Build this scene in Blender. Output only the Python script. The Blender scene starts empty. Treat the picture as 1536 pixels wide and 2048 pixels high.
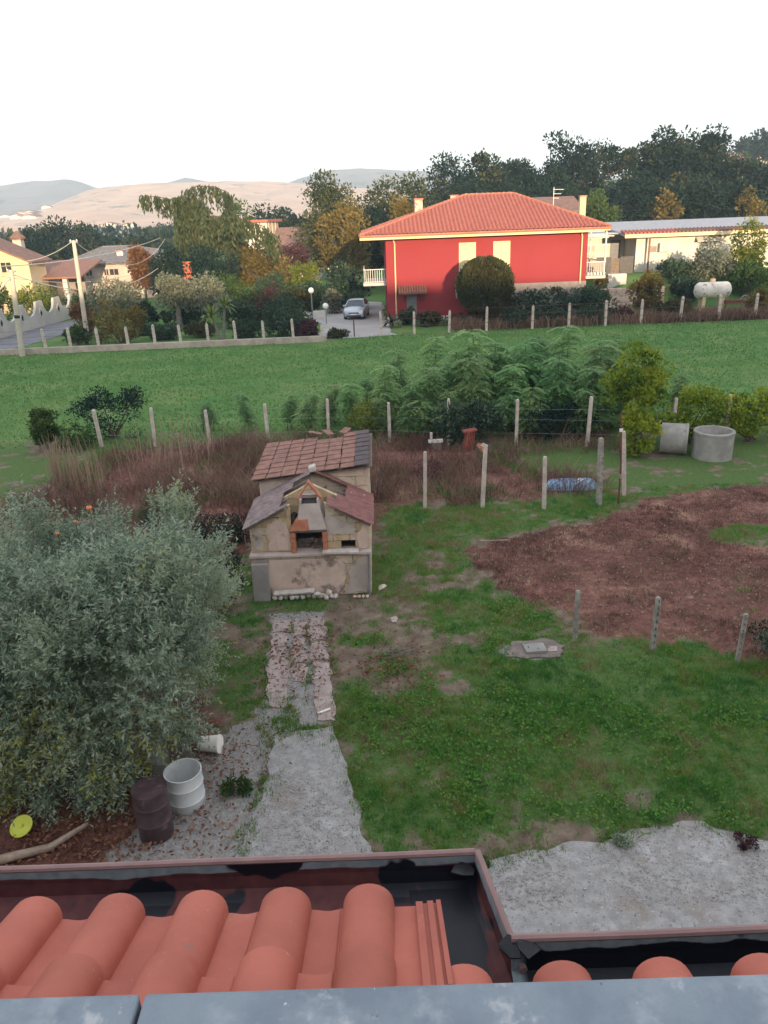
import bpy, bmesh, math, random
import numpy as np
from mathutils import Vector, Matrix

sc = bpy.context.scene
R = math.radians
# ------------------------------------------------------------------ camera
FPX, PITCH, ROLL, CAMH = 1540.0, R(21.1), 0.038, 8.0
cam_d = bpy.data.cameras.new('camera')
cam_d.sensor_fit = 'VERTICAL'; cam_d.sensor_height = 24.0
cam_d.lens = FPX / 2048 * 24.0
cam_d.clip_start = 0.05; cam_d.clip_end = 9000
cam = bpy.data.objects.new('camera', cam_d)
sc.collection.objects.link(cam)
cam.matrix_world = Matrix.Translation((0, 0, CAMH)) @ Matrix.Rotation(math.pi/2 - PITCH, 4, 'X') @ Matrix.Rotation(-ROLL, 4, 'Z')
sc.camera = cam
sc.render.resolution_x, sc.render.resolution_y = 768, 1024
# ------------------------------------------------------------------ light
SUN_EL, SUN_AZ = R(7.0), R(9)            # low evening sun behind the camera, to its right
world = bpy.data.worlds.new('World'); sc.world = world; world.use_nodes = True
wn = world.node_tree.nodes; wl = world.node_tree.links
sky = wn.new('ShaderNodeTexSky'); sky.sky_type = 'NISHITA'; sky.sun_disc = False
sky.sun_elevation = SUN_EL; sky.sun_rotation = math.pi - SUN_AZ
sky.air_density = 1.0; sky.dust_density = 2.0; sky.ozone_density = 1.0; sky.altitude = 200
veil = wn.new('ShaderNodeMix'); veil.data_type = 'RGBA'; veil.blend_type = 'MIX'
veil.inputs[0].default_value = 0.62            # thin bright cloud veil over the whole sky
veil.inputs[7].default_value = (7.3, 7.4, 7.8, 1)
wl.new(sky.outputs[0], veil.inputs[6]); wl.new(veil.outputs[2], wn['Background'].inputs[0])
wn['Background'].inputs[1].default_value = 0.075
sun_d = bpy.data.lights.new('sun', 'SUN'); sun_d.energy = 3.1; sun_d.angle = R(0.6); sun_d.color = (1.0, 0.72, 0.43)
sun = bpy.data.objects.new('sun', sun_d); sc.collection.objects.link(sun)
sdir = Vector((math.sin(SUN_AZ)*math.cos(SUN_EL), -math.cos(SUN_AZ)*math.cos(SUN_EL), math.sin(SUN_EL)))
sun.rotation_euler = sdir.to_track_quat('Z', 'Y').to_euler()
sun.location = (20, -40, 30)
sc.view_settings.view_transform = 'Standard'; sc.view_settings.look = 'None'
sc.view_settings.exposure = 1.7; sc.view_settings.gamma = 1.0; sc.view_settings.use_curve_mapping = False
sc.cycles.use_denoising = True
sc.cycles.max_bounces = 6; sc.cycles.diffuse_bounces = 3; sc.cycles.transparent_max_bounces = 4
sc.cycles.volume_bounces = 0
# ------------------------------------------------------------------ measuring: a sight line from the view point to a real distance
_cp, _sp = math.cos(PITCH), math.sin(PITCH)
def ray(u, v):
    x, y = (u-768)/FPX, -(v-1024)/FPX
    x, y = x*math.cos(ROLL) + y*math.sin(ROLL), -x*math.sin(ROLL) + y*math.cos(ROLL)
    return Vector((x, y*_sp + _cp, y*_cp - _sp))
def G(u, v, z=0.0):
    d = ray(u, v); return Vector((0, 0, CAMH)) + d*((z-CAMH)/d.z)
def A(u, v, Y):
    d = ray(u, v); return Vector((0, 0, CAMH)) + d*(Y/d.y)
# ------------------------------------------------------------------ noise (numpy)
def _hash(ix, iy, seed):
    n = (ix.astype(np.int64)*374761393 + iy.astype(np.int64)*668265263 + seed*974711) & 0x7fffffff
    n = (n ^ (n >> 13))*1274126177 & 0x7fffffff
    return ((n ^ (n >> 16)) & 0xffff)/65535.0
def vnoise(x, y, seed=0):
    x = np.asarray(x, float); y = np.asarray(y, float)
    ix, iy = np.floor(x), np.floor(y); fx, fy = x-ix, y-iy
    fx = fx*fx*(3-2*fx); fy = fy*fy*(3-2*fy)
    a, b = _hash(ix, iy, seed), _hash(ix+1, iy, seed); c, d = _hash(ix, iy+1, seed), _hash(ix+1, iy+1, seed)
    return (a*(1-fx)+b*fx)*(1-fy) + (c*(1-fx)+d*fx)*fy
def fbm(x, y, scale=1.0, octv=4, seed=0):
    s, a, t = 0, 0.5, 0; x = np.asarray(x)*scale; y = np.asarray(y)*scale
    for i in range(octv):
        s = s + a*vnoise(x, y, seed+i*17); t += a; a *= .55; x = x*2.03+5.1; y = y*2.03+1.7
    return s/t
def sstep(e0, e1, x):
    t = np.clip((np.asarray(x, float)-e0)/(e1-e0), 0, 1); return t*t*(3-2*t)
def inpoly(x, y, poly):
    x = np.asarray(x, float); y = np.asarray(y, float); c = np.zeros(x.shape, bool); n = len(poly)
    for i in range(n):
        x0, y0 = poly[i]; x1, y1 = poly[(i+1) % n]
        if y0 == y1: continue
        c ^= ((y0 > y) != (y1 > y)) & (x < (x1-x0)*(y-y0)/(y1-y0) + x0)
    return c
def polydist(x, y, poly):
    """signed distance, positive inside"""
    x = np.asarray(x, float); y = np.asarray(y, float); d = np.full(x.shape, 1e9); n = len(poly)
    for i in range(n):
        x0, y0 = poly[i]; x1, y1 = poly[(i+1) % n]; dx, dy = x1-x0, y1-y0
        t = np.clip(((x-x0)*dx+(y-y0)*dy)/(dx*dx+dy*dy+1e-9), 0, 1)
        d = np.minimum(d, np.hypot(x-x0-t*dx, y-y0-t*dy))
    return np.where(inpoly(x, y, poly), d, -d)
# ------------------------------------------------------------------ materials
MATS = {}
def nmat(name, c1, c2=None, scale=8.0, rough=0.85, bump=0.0, bscale=None, detail=6, spots=None, stain=None, metal=0.0, spec=0.3, coords='pos', lo=.35, hi=.65, dist=0.02):
    """procedural: two tones by noise, optional stain and spot layers (colour, scale, threshold, softness), fine bump"""
    m = bpy.data.materials.new(name); m.use_nodes = True; nt = m.node_tree; N = nt.nodes; L = nt.links
    b = N['Principled BSDF']; b.inputs['Roughness'].default_value = rough; b.inputs['Metallic'].default_value = metal
    b.inputs['Specular IOR Level'].default_value = spec
    if coords == 'pos':
        pos = N.new('ShaderNodeNewGeometry').outputs['Position']
    else:
        pos = N.new('ShaderNodeTexCoord').outputs['Object']
    def noise(s, d=detail, r=.6):
        t = N.new('ShaderNodeTexNoise'); t.inputs['Scale'].default_value = s; t.inputs['Detail'].default_value = d; t.inputs['Roughness'].default_value = r
        L.new(pos, t.inputs['Vector']); return t.outputs['Fac']
    def rng(sock, a, c):
        r = N.new('ShaderNodeMapRange'); r.inputs[1].default_value = a; r.inputs[2].default_value = c; r.interpolation_type = 'SMOOTHSTEP'
        L.new(sock, r.inputs[0]); return r.outputs[0]
    def mix(f, a, c):
        x = N.new('ShaderNodeMix'); x.data_type = 'RGBA'; L.new(f, x.inputs[0])
        for s, i in ((a, 6), (c, 7)):
            if isinstance(s, (tuple, list)): x.inputs[i].default_value = (*s[:3], 1)
            else: L.new(s, x.inputs[i])
        return x.outputs[2]
    col = mix(rng(noise(scale), lo, hi), c1, c2 or tuple(k*.75 for k in c1))
    for layer in (stain or []) + (spots or []):
        c, s, th, so = layer[:4]
        col = mix(rng(noise(s, 5, .65), th, th+so), col, c)
    L.new(col, b.inputs['Base Color'])
    if bump:
        bp = N.new('ShaderNodeBump'); bp.inputs['Strength'].default_value = bump; bp.inputs['Distance'].default_value = dist
        L.new(noise(bscale or scale*6, 6, .7), bp.inputs['Height']); L.new(bp.outputs[0], b.inputs['Normal'])
    MATS[name] = m; return m
def leafmat(name, ramp, rough=.6, trans=.35, back=None, spec=.25, vary=0):
    """leaf colours run along the leaf's own 'tint' (young / old / dry)"""
    m = bpy.data.materials.new(name); m.use_nodes = True; nt = m.node_tree; N = nt.nodes; L = nt.links
    b = N['Principled BSDF']; b.inputs['Roughness'].default_value = rough; b.inputs['Specular IOR Level'].default_value = spec
    a = N.new('ShaderNodeAttribute'); a.attribute_name = 'tint'
    r = N.new('ShaderNodeValToRGB'); L.new(a.outputs['Fac'], r.inputs[0])
    els = r.color_ramp.elements
    for i, c in enumerate(ramp):
        p = i/(len(ramp)-1)
        e = els[i] if i < 2 else els.new(p)
        e.position = p; e.color = (*c, 1)
    col = r.outputs[0]
    if back:
        g = N.new('ShaderNodeNewGeometry'); x = N.new('ShaderNodeMix'); x.data_type = 'RGBA'
        L.new(g.outputs['Backfacing'], x.inputs[0]); L.new(col, x.inputs[6]); x.inputs[7].default_value = (*back, 1); col = x.outputs[2]
    if vary:                                     # each plant a little different in hue and lightness
        oi = N.new('ShaderNodeObjectInfo'); hs_ = N.new('ShaderNodeHueSaturation'); m1 = N.new('ShaderNodeMapRange'); m2 = N.new('ShaderNodeMapRange')
        m1.inputs[3].default_value = .5-.045*vary; m1.inputs[4].default_value = .5+.012*vary; m2.inputs[3].default_value = 1-.22*vary; m2.inputs[4].default_value = 1+.22*vary
        fr = N.new('ShaderNodeMath'); fr.operation = 'FRACT'; mu = N.new('ShaderNodeMath'); mu.operation = 'MULTIPLY'; mu.inputs[1].default_value = 7.31
        L.new(oi.outputs['Random'], m1.inputs[0]); L.new(oi.outputs['Random'], mu.inputs[0]); L.new(mu.outputs[0], fr.inputs[0]); L.new(fr.outputs[0], m2.inputs[0])
        L.new(m1.outputs[0], hs_.inputs['Hue']); L.new(m2.outputs[0], hs_.inputs['Value']); L.new(col, hs_.inputs['Color']); col = hs_.outputs[0]
    L.new(col, b.inputs['Base Color'])
    t = N.new('ShaderNodeBsdfTranslucent'); L.new(col, t.inputs[0])
    ms = N.new('ShaderNodeMixShader'); ms.inputs[0].default_value = trans
    L.new(b.outputs[0], ms.inputs[1]); L.new(t.outputs[0], ms.inputs[2]); L.new(ms.outputs[0], N['Material Output'].inputs[0])
    MATS[name] = m; return m
M = MATS
# ------------------------------------------------------------------ objects
COL = sc.collection
def link(o, parent=None):
    COL.objects.link(o)
    if parent is not None: o.parent = parent
    return o
def thing(name, label, cat, loc=(0, 0, 0), rz=0.0, group=None):
    o = bpy.data.objects.new(name, None); link(o); o.location = loc; o.rotation_euler = (0, 0, rz)
    o.empty_display_size = .2
    return tag(o, label, cat, group)
def tag(o, label=None, cat=None, group=None, kind=None):
    if label: o['label'] = label
    if cat: o['category'] = cat
    if group: o['group'] = group
    if kind: o['kind'] = kind
    return o
def copy_tree(o, parent=None):
    c = o.copy(); COL.objects.link(c)
    if parent is not None: c.parent = parent
    for ch in list(o.children): copy_tree(ch, c)
    return c
class MB:
    def __init__(s): s.v = []; s.f = []
    def add(s, vs, fs):
        n = len(s.v); s.v += [tuple(p) for p in vs]; s.f += [tuple(i+n for i in f) for f in fs]; return s
    def box(s, x0, x1, y0, y1, z0, z1):
        vs = [(x, y, z) for z in (z0, z1) for y in (y0, y1) for x in (x0, x1)]
        return s.add(vs, [(0, 2, 3, 1), (4, 5, 7, 6), (0, 1, 5, 4), (2, 6, 7, 3), (0, 4, 6, 2), (1, 3, 7, 5)])
    def obox(s, c, ax, ay, az):
        """box from centre and three half-axis vectors"""
        c, ax, ay, az = Vector(c), Vector(ax), Vector(ay), Vector(az)
        vs = [c+ax*i+ay*j+az*k for k in (-1, 1) for j in (-1, 1) for i in (-1, 1)]
        return s.add(vs, [(0, 2, 3, 1), (4, 5, 7, 6), (0, 1, 5, 4), (2, 6, 7, 3), (0, 4, 6, 2), (1, 3, 7, 5)])
    def bar(s, a, b, w, h=None, up=(0, 0, 1)):
        a, b = Vector(a), Vector(b); d = (b-a); l = d.length; d.normalize(); up = Vector(up)
        if abs(d.dot(up)) > .98: up = Vector((0, 1, 0))
        x = d.cross(up).normalized(); z = x.cross(d)
        return s.obox((a+b)/2, d*l/2, x*w/2, z*(h or w)/2)
    def tube(s, pts, radii, n=8, cap=True):
        pts = [Vector(p) for p in pts]
        if not isinstance(radii, (list, tuple)): radii = [radii]*len(pts)
        base = len(s.v); prev = None
        for i, p in enumerate(pts):
            d = (pts[min(i+1, len(pts)-1)] - pts[max(i-1, 0)]).normalized()
            if prev is None:
                u = d.cross(Vector((0, 0, 1)) if abs(d.z) < .95 else Vector((0, 1, 0))).normalized()
            else:
                u = (prev - d*prev.dot(d)).normalized()
            prev = u; w = d.cross(u)
            for k in range(n):
                a = 2*math.pi*k/n; s.v.append(tuple(p + (u*math.cos(a)+w*math.sin(a))*radii[i]))
        for i in range(len(pts)-1):
            for k in range(n):
                k2 = (k+1) % n; b0 = base+i*n; b1 = b0+n
                s.f.append((b0+k, b0+k2, b1+k2, b1+k))
        if cap:
            s.f.append(tuple(base+k for k in reversed(range(n)))); e = base+(len(pts)-1)*n
            s.f.append(tuple(e+k for k in range(n)))
        return s
    def lathe(s, prof, n=20, c=(0, 0, 0), cap=True):
        base = len(s.v)
        for r, z in prof:
            for k in range(n):
                a = 2*math.pi*k/n; s.v.append((c[0]+r*math.cos(a), c[1]+r*math.sin(a), c[2]+z))
        for i in range(len(prof)-1):
            for k in range(n):
                k2 = (k+1) % n; b0 = base+i*n; b1 = b0+n; s.f.append((b0+k, b0+k2, b1+k2, b1+k))
        if cap:
            if prof[0][0] > 1e-6: s.f.append(tuple(base+k for k in reversed(range(n))))
            e = base+(len(prof)-1)*n
            if prof[-1][0] > 1e-6: s.f.append(tuple(e+k for k in range(n)))
        return s
    def prism(s, poly, axis, a0, a1):
        """polygon (2-D) extruded along axis 'x','y','z'; poly in the other two axes in order"""
        def P(p, a): return {'x': (a, p[0], p[1]), 'y': (p[0], a, p[1]), 'z': (p[0], p[1], a)}[axis]
        n = len(poly); vs = [P(p, a0) for p in poly] + [P(p, a1) for p in poly]
        fs = [tuple(range(n)), tuple(range(2*n-1, n-1, -1))] + [(i, n+i, n+(i+1) % n, (i+1) % n) for i in range(n)]
        return s.add(vs, fs)
    def mesh(s, name, mat, smooth=False):
        me = bpy.data.meshes.new(name); me.from_pydata(s.v, [], s.f); me.materials.append(mat)
        bm = bmesh.new(); bm.from_mesh(me); bmesh.ops.recalc_face_normals(bm, faces=bm.faces); bm.to_mesh(me); bm.free()
        if smooth:
            me.polygons.foreach_set('use_smooth', [True]*len(me.polygons))
            try: me.set_sharp_from_angle(angle=R(40))
            except Exception: pass
        return me
    def build(s, name, mat, parent=None, smooth=False, bevel=0.0):
        o = bpy.data.objects.new(name, s.mesh(name, mat, smooth)); link(o, parent)
        if bevel:
            b = o.modifiers.new('bevel', 'BEVEL'); b.width = bevel; b.segments = 2; b.limit_method = 'ANGLE'; b.angle_limit = R(35)
        return o
def np_mesh(name, verts, faces, mat, tint=None, smooth=False):
    """verts (n,3), faces (m,k) arrays -> mesh"""
    me = bpy.data.meshes.new(name); n, (m, k) = len(verts), faces.shape
    me.vertices.add(n); me.vertices.foreach_set('co', np.ascontiguousarray(verts, np.float32).ravel())
    me.loops.add(m*k); me.loops.foreach_set('vertex_index', np.ascontiguousarray(faces, np.int32).ravel())
    me.polygons.add(m); me.polygons.foreach_set('loop_start', np.arange(0, m*k, k, dtype=np.int32))
    if smooth: me.polygons.foreach_set('use_smooth', np.ones(m, bool))
    me.update(calc_edges=True)
    if tint is not None:
        a = me.attributes.new('tint', 'FLOAT', 'POINT'); a.data.foreach_set('value', np.ascontiguousarray(tint, np.float32))
    me.materials.append(mat); me.validate(); return me
def unit(a): return a/(np.linalg.norm(a, axis=-1, keepdims=True)+1e-9)
def leaf_quads(base, d, side, L, W, belly=.5):
    L = L[:, None]; W = W[:, None]; mid = base + d*L*belly
    return np.stack([base, mid+side*W*.5, base+d*L, mid-side*W*.5], 1).reshape(-1, 3)
def leaves_obj(name, base, d, L, W, tint, mat, parent=None, rng=None, side=None, kind=None):
    n = len(base)
    if side is None: side = unit(np.cross(d, rng.normal(size=(n, 3))))
    v = leaf_quads(base, d, side, L, W); f = np.arange(4*n).reshape(n, 4)
    o = bpy.data.objects.new(name, np_mesh(name, v, f, mat, np.repeat(np.clip(tint, 0, 1), 4))); link(o, parent)
    if kind: o['kind'] = kind
    return o
def clump_leaves(rng, cen, rad, per, lsize, lw=.5, up=.25, out=.7, flat=.8, fill=.55, tvar=.22):
    """leaves spread through many clumps; returns arrays"""
    B, D, T = [], [], []
    for c, r in zip(cen, rad):
        n = max(6, int(per*(0.6+.8*rng.random())))
        u = unit(rng.normal(size=(n, 3))); rr = r*(fill+(1-fill)*rng.random((n, 1))**.6)*(1+.25*rng.normal(size=(n, 1))*.6)
        p = c + u*rr*np.array([1, 1, flat]); D.append(unit(u*out + rng.normal(size=(n, 3))*.6 + np.array([0, 0, up]))); B.append(p)
        T.append(np.clip(.5 + tvar*rng.normal() + .12*rng.normal(size=n), 0, 1))
    B = np.concatenate(B); D = np.concatenate(D); T = np.concatenate(T); n = len(B)
    L = lsize*(.6+.8*rng.random(n)); return B, D, L, L*lw, T
def crown_clumps(rng, C, rad, n, rmin=.18, rmax=.34, low=-.8, lump=.35, shell=.55):
    C = np.array(C, float); rad = np.array(rad, float); u = unit(rng.normal(size=(n*3, 3))); u = u[u[:, 2] > low][:n]
    k = len(u); ph = rng.random(3)*6
    lumpy = 1 + lump*(.5*np.sin(u[:, 0]*4+ph[0])+.5*np.sin(u[:, 1]*5+ph[1])*np.cos(u[:, 2]*4+ph[2])) - lump*.4
    rr = (shell+(1-shell)*rng.random(k)**.5)*lumpy
    cen = C + u*rad*rr[:, None]*.9; r = rad.mean()*(rmin+(rmax-rmin)*rng.random(k)); return cen, r
def limbs(mb, rng, base, top, r0, targets, nseg=5, twig=.3):
    base, top = Vector(base), Vector(top); pts = []; rad = []
    for i in range(nseg+1):
        t = i/nseg; j = Vector((rng.normal()*.06, rng.normal()*.06, 0))*(top-base).length*(.35 if 0 < i < nseg else 0)
        pts.append(base.lerp(top, t)+j); rad.append(r0*(1.25 if i == 0 else 1-.65*t))
    mb.tube(pts, rad, 8)
    for c in targets:
        c = Vector(c); t = .35+.6*rng.random(); i = min(int(t*nseg), nseg-1); s = pts[i].lerp(pts[i+1], t*nseg-i)
        mid = s.lerp(c, .5) + Vector((rng.normal(), rng.normal(), rng.normal()*.5+.4))*(c-s).length*.1
        mb.tube([s, mid, c], [r0*twig*(1-.4*t), r0*twig*.6, r0*twig*.2], 5, cap=False)
def tree(name, label, base, H, W, mat, bark='bark', D=None, clumps=40, per=90, leaf=.3, lw=.55, bare=.25, seed=1, rtrunk=None, group=None, cat='tree', low=-.8, lump=.35, rmin=.18, rmax=.34, shell=.55, up=.2, flat=.8, lean=(0, 0), nlimb=9, tvar=.22):
    """a tapered trunk with limbs and a crown of clumped leaves"""
    rng = np.random.default_rng(seed); t = thing(name, label, cat, base, 0, group)
    D = D or W; cz = H*(bare+(1-bare)*.5); rad = np.array([W/2, D/2, H*(1-bare)/2])
    C = np.array([lean[0], lean[1], cz]); cen, r = crown_clumps(rng, C, rad, clumps, rmin, rmax, low, lump, shell)
    B, Dv, L, Wd, T = clump_leaves(rng, cen, r, per, leaf, lw, up=up, flat=flat, tvar=tvar)
    B[:, 2] = np.maximum(B[:, 2], .08)
    leaves_obj('crown', B, Dv, L, Wd, T, M[mat], t, rng)
    mb = MB(); limbs(mb, rng, (0, 0, -.25), (lean[0], lean[1], cz+rad[2]*.35), rtrunk or max(.05, H*.022), cen[:nlimb])
    mb.build('trunk', M[bark], t, smooth=True); return t
def bush(name, label, base, H, W, mat, D=None, clumps=26, per=70, leaf=.22, lw=.5, seed=1, group=None, cat='shrub', bark='bark', lump=.3, flat=.85, up=.3, nst=7, rmin=.2, rmax=.38, tvar=.22, shell=.5):
    rng = np.random.default_rng(seed); t = thing(name, label, cat, base, 0, group); D = D or W
    cen, r = crown_clumps(rng, (0, 0, H*.47), (W/2, D/2, H*.53), clumps, rmin, rmax, -.95, lump, shell)
    B, Dv, L, Wd, T = clump_leaves(rng, cen, r, per, leaf, lw, up=up, flat=flat, tvar=tvar); B[:, 2] = np.maximum(B[:, 2], .05)
    leaves_obj('foliage', B, Dv, L, Wd, T, M[mat], t, rng)
    mb = MB()
    for c in cen[:nst]:
        mb.tube([(rng.normal()*.06*W, rng.normal()*.06*W, -.1), (c[0]*.45, c[1]*.45, c[2]*.5), tuple(c)], [max(.02, H*.02), max(.015, H*.014), .008], 5, cap=False)
    mb.build('stem', M[bark], t, smooth=True); return t
# ================================================================== materials
nmat('bark', (.13, .10, .075), (.07, .055, .045), 9, .9, .5, 30)
nmat('bark_grey', (.24, .22, .19), (.13, .12, .105), 9, .9, .5, 30)
nmat('concrete_post', (.60, .52, .46), (.44, .38, .335), 5, .9, .35, 60, spots=[((.16, .14, .12), 11, .66, .1)])
nmat('concrete_post_dark', (.36, .33, .29), (.22, .20, .18), 5, .9, .35, 60, spots=[((.10, .09, .08), 9, .58, .14)])
nmat('concrete_ring', (.34, .325, .30), (.25, .24, .225), 3, .9, .3, 50, spots=[((.12, .115, .11), 5, .63, .12)])
nmat('concrete_slab', (.36, .345, .34), (.27, .26, .255), 6, .95, .7, 45, spots=[((.15, .14, .135), 20, .585, .08), ((.50, .48, .46), 28, .62, .06), ((.12, .11, .105), 60, .62, .06)], stain=[((.26, .225, .195), .9, .52, .16), ((.42, .41, .41), 1.6, .56, .14)])
nmat('path_slab', (.43, .35, .325), (.32, .255, .235), 3.5, .92, .5, 40, spots=[((.15, .10, .085), 13, .56, .1), ((.55, .47, .44), 21, .66, .08)])
nmat('plaster', (.70, .53, .44), (.58, .43, .36), 2.4, .92, .35, 40, stain=[((.25, .18, .155), 1.7, .51, .12), ((.70, .57, .45), 2.3, .58, .14)])
nmat('plaster_grey', (.54, .45, .405), (.41, .335, .30), 2.2, .92, .3, 40, stain=[((.19, .155, .135), 2.0, .57, .12)])
nmat('tufa', (.60, .45, .28), (.47, .345, .215), 6, .95, .5, 40, spots=[((.20, .15, .10), 9, .62, .1)])
nmat('tufa_pale', (.66, .52, .40), (.52, .41, .31), 5, .95, .5, 40, spots=[((.24, .18, .14), 7, .6, .12)])
nmat('mortar', (.24, .20, .165), (.16, .13, .11), 8, .95, .4, 60)
nmat('terracotta_brick', (.50, .20, .115), (.38, .145, .085), 7, .85, .3, 60, spots=[((.22, .12, .09), 9, .62, .1)])
nmat('old_tile', (.30, .155, .115), (.20, .105, .085), 5, .85, .35, 50, spots=[((.13, .085, .075), 6, .58, .12), ((.42, .30, .26), 14, .67, .07)])
nmat('old_tile_grey', (.29, .225, .215), (.18, .14, .14), 6, .85, .35, 50, spots=[((.40, .37, .36), 12, .63, .06), ((.22, .11, .08), 5, .62, .1)])
nmat('old_tile_maroon', (.27, .125, .11), (.19, .09, .085), 6, .85, .35, 50, spots=[((.62, .56, .53), 7.5, .655, .05)])
nmat('tile_dark', (.12, .09, .09), (.08, .065, .068), 6, .85, .35, 50)
nmat('white_stone', (.66, .60, .55), (.50, .44, .39), 7, .85, .5, 40)
nmat('soot', (.03, .026, .025), (.05, .042, .04), 7, .95)
nmat('grey_board', (.33, .30, .285), (.27, .245, .235), 3, .8, .1, 40)
nmat('old_wood', (.22, .17, .14), (.14, .11, .09), 7, .85, .4, 40)
nmat('terracotta_new', (.43, .122, .084), (.37, .102, .072), 5, .62, .12, 90, spots=[((.47, .17, .115), 3.2, .58, .16), ((.30, .12, .09), 13, .64, .07), ((.52, .30, .22), 46, .69, .04)], spec=.35)
nmat('coping', (.21, .25, .29), (.165, .20, .24), 14, .8, .3, 90, spots=[((.28, .315, .35), 10, .50, .16), ((.37, .39, .41), 17, .57, .12), ((.56, .55, .54), 45, .68, .05), ((.11, .125, .15), 50, .68, .05)], coords='pos')
nmat('rim_paint', (.30, .185, .175), (.24, .15, .145), 9, .55, .1, 60, spots=[((.42, .38, .37), 14, .70, .04)])
nmat('red_paint', (.285, .038, .046), (.265, .034, .043), .5, .8, .05, 30)
nmat('cream_paint', (.74, .64, .40), (.70, .60, .37), 2, .7)
nmat('cream_trim', (.72, .58, .36), (.66, .53, .33), 3, .6)
nmat('house_grey', (.34, .30, .28), (.27, .24, .225), 2, .9, .2, 20)
nmat('white_wall', (.62, .60, .57), (.54, .52, .49), 1.2, .9, .1, 20, stain=[((.52, .49, .45), 1.1, .62, .15)])
nmat('pink_wall', (.58, .46, .43), (.50, .40, .375), 1.0, .9)
nmat('yellow_wall', (.66, .52, .34), (.60, .47, .31), 1.0, .9)
nmat('roof_tile', (.42, .140, .105), (.34, .11, .085), 3, .8, .2, 12, spots=[((.50, .20, .15), 4, .60, .12)])
nmat('roof_ridge', (.46, .19, .13), (.38, .15, .10), 3, .8)
nmat('roof_brown', (.24, .14, .11), (.17, .10, .085), 2, .85, .2, 14)
nmat('roof_grey', (.20, .19, .195), (.15, .145, .15), 2, .85, .2, 14)
nmat('sheet_roof', (.36, .37, .40), (.29, .30, .33), 2, .55)
nmat('chimney_brick', (.50, .15, .085), (.40, .12, .07), 6, .85, .3, 20, spots=[((.62, .42, .32), 7, .66, .06)])
nmat('dark_metal', (.06, .06, .065), (.04, .04, .045), 5, .5, metal=.6)
nmat('grey_metal', (.36, .37, .39), (.28, .29, .31), 5, .45, metal=.5)
nmat('white_metal', (.70, .70, .70), (.60, .60, .60), 4, .45)
nmat('rust', (.20, .075, .045), (.11, .045, .035), 12, .85, .3, 60)
nmat('dark_window', (.03, .035, .04), (.045, .05, .055), 3, .12, spec=.6)
nmat('door_grey', (.20, .21, .24), (.16, .17, .195), 3, .6)
nmat('shutter_grey', (.42, .43, .42), (.36, .37, .36), 3, .6)
nmat('asphalt', (.20, .20, .215), (.15, .15, .165), .8, .9, .2, 30)
nmat('driveway', (.40, .385, .38), (.33, .32, .315), .5, .9, .1, 20)
nmat('wavy_wall', (.52, .50, .46), (.44, .42, .39), .8, .9, .1, 12)
nmat('low_wall', (.46, .40, .34), (.34, .29, .25), 1.6, .92, .3, 14, spots=[((.20, .17, .15), 3, .6, .14)])
nmat('pole_paint', (.55, .50, .42), (.45, .41, .345), 2, .8)
nmat('wire', (.55, .52, .48), (.5, .47, .43), 2, .5)
nmat('white_glass', (.85, .85, .83), (.82, .82, .80), 2, .25, spec=.5)
nmat('drum_brown', (.085, .048, .054), (.05, .03, .034), 5, .5, .2, 40, spots=[((.21, .15, .145), 6, .58, .16), ((.19, .075, .05), 9, .62, .08)], spec=.5)
nmat('drum_white', (.66, .67, .66), (.55, .56, .56), 3, .5, .05, 30, spots=[((.36, .35, .33), 6, .64, .14)], spec=.4)
nmat('bucket_white', (.84, .79, .73), (.78, .73, .67), 3, .5)
nmat('yellow_plastic', (.60, .62, .07), (.54, .56, .06), 3, .45, spec=.5)
nmat('blue_plastic', (.16, .27, .41), (.21, .33, .46), 2.5, .5, spots=[((.34, .44, .54), 2.2, .60, .1)])
nmat('tank_paint', (.74, .71, .66), (.58, .54, .49), 1.6, .6, spots=[((.24, .22, .20), 2.6, .56, .08)])
nmat('tank_foot', (.62, .48, .32), (.5, .39, .27), 3, .85)
nmat('car_paint', (.46, .52, .60), (.44, .50, .58), 2, .28, metal=.35, spec=.5)
nmat('car_glass', (.035, .05, .065), (.03, .04, .055), 2, .06, spec=.7)
nmat('tyre', (.03, .03, .032), (.025, .025, .027), 9, .8)
nmat('rim', (.5, .5, .52), (.42, .42, .44), 5, .35, metal=.8)
nmat('lamp_lens', (.78, .80, .82), (.7, .72, .74), 6, .12, spec=.7)
nmat('plate', (.75, .75, .73), (.7, .7, .68), 6, .5)
nmat('orange_fruit', (.75, .24, .09), (.68, .20, .07), 12, .5)
nmat('red_bricks', (.34, .10, .07), (.22, .07, .055), 8, .85, .3, 50)
nmat('dirt_slab', (.225, .185, .168), (.16, .13, .118), 5, .95, .5, 40)
nmat('litter', (.16, .10, .075), (.10, .065, .05), 14, .95)
nmat('deadwood', (.40, .30, .23), (.27, .20, .155), 8, .9, .4, 40)
# leaves: ramp from old / dark to young / light
leafmat('leaf_olive', [(.100, .168, .122), (.190, .272, .195), (.315, .390, .270), (.42, .41, .06)], .5, .45, back=(.38, .43, .31), spec=.4)
leafmat('leaf_olive_far', [(.075, .095, .065), (.125, .145, .095), (.185, .19, .12)], .55, .25, back=(.2, .22, .16))
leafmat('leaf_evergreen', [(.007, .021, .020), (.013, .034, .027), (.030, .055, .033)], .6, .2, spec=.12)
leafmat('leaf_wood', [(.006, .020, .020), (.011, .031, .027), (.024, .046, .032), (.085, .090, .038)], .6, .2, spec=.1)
leafmat('leaf_garden', [(.022, .048, .030), (.042, .080, .044), (.078, .118, .058)], .55, .3)
leafmat('leaf_warmwood', [(.022, .042, .022), (.055, .075, .030), (.120, .120, .042)], .6, .3)
leafmat('leaf_mid', [(.030, .065, .018), (.055, .105, .024), (.10, .15, .035)], .55, .35)
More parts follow.
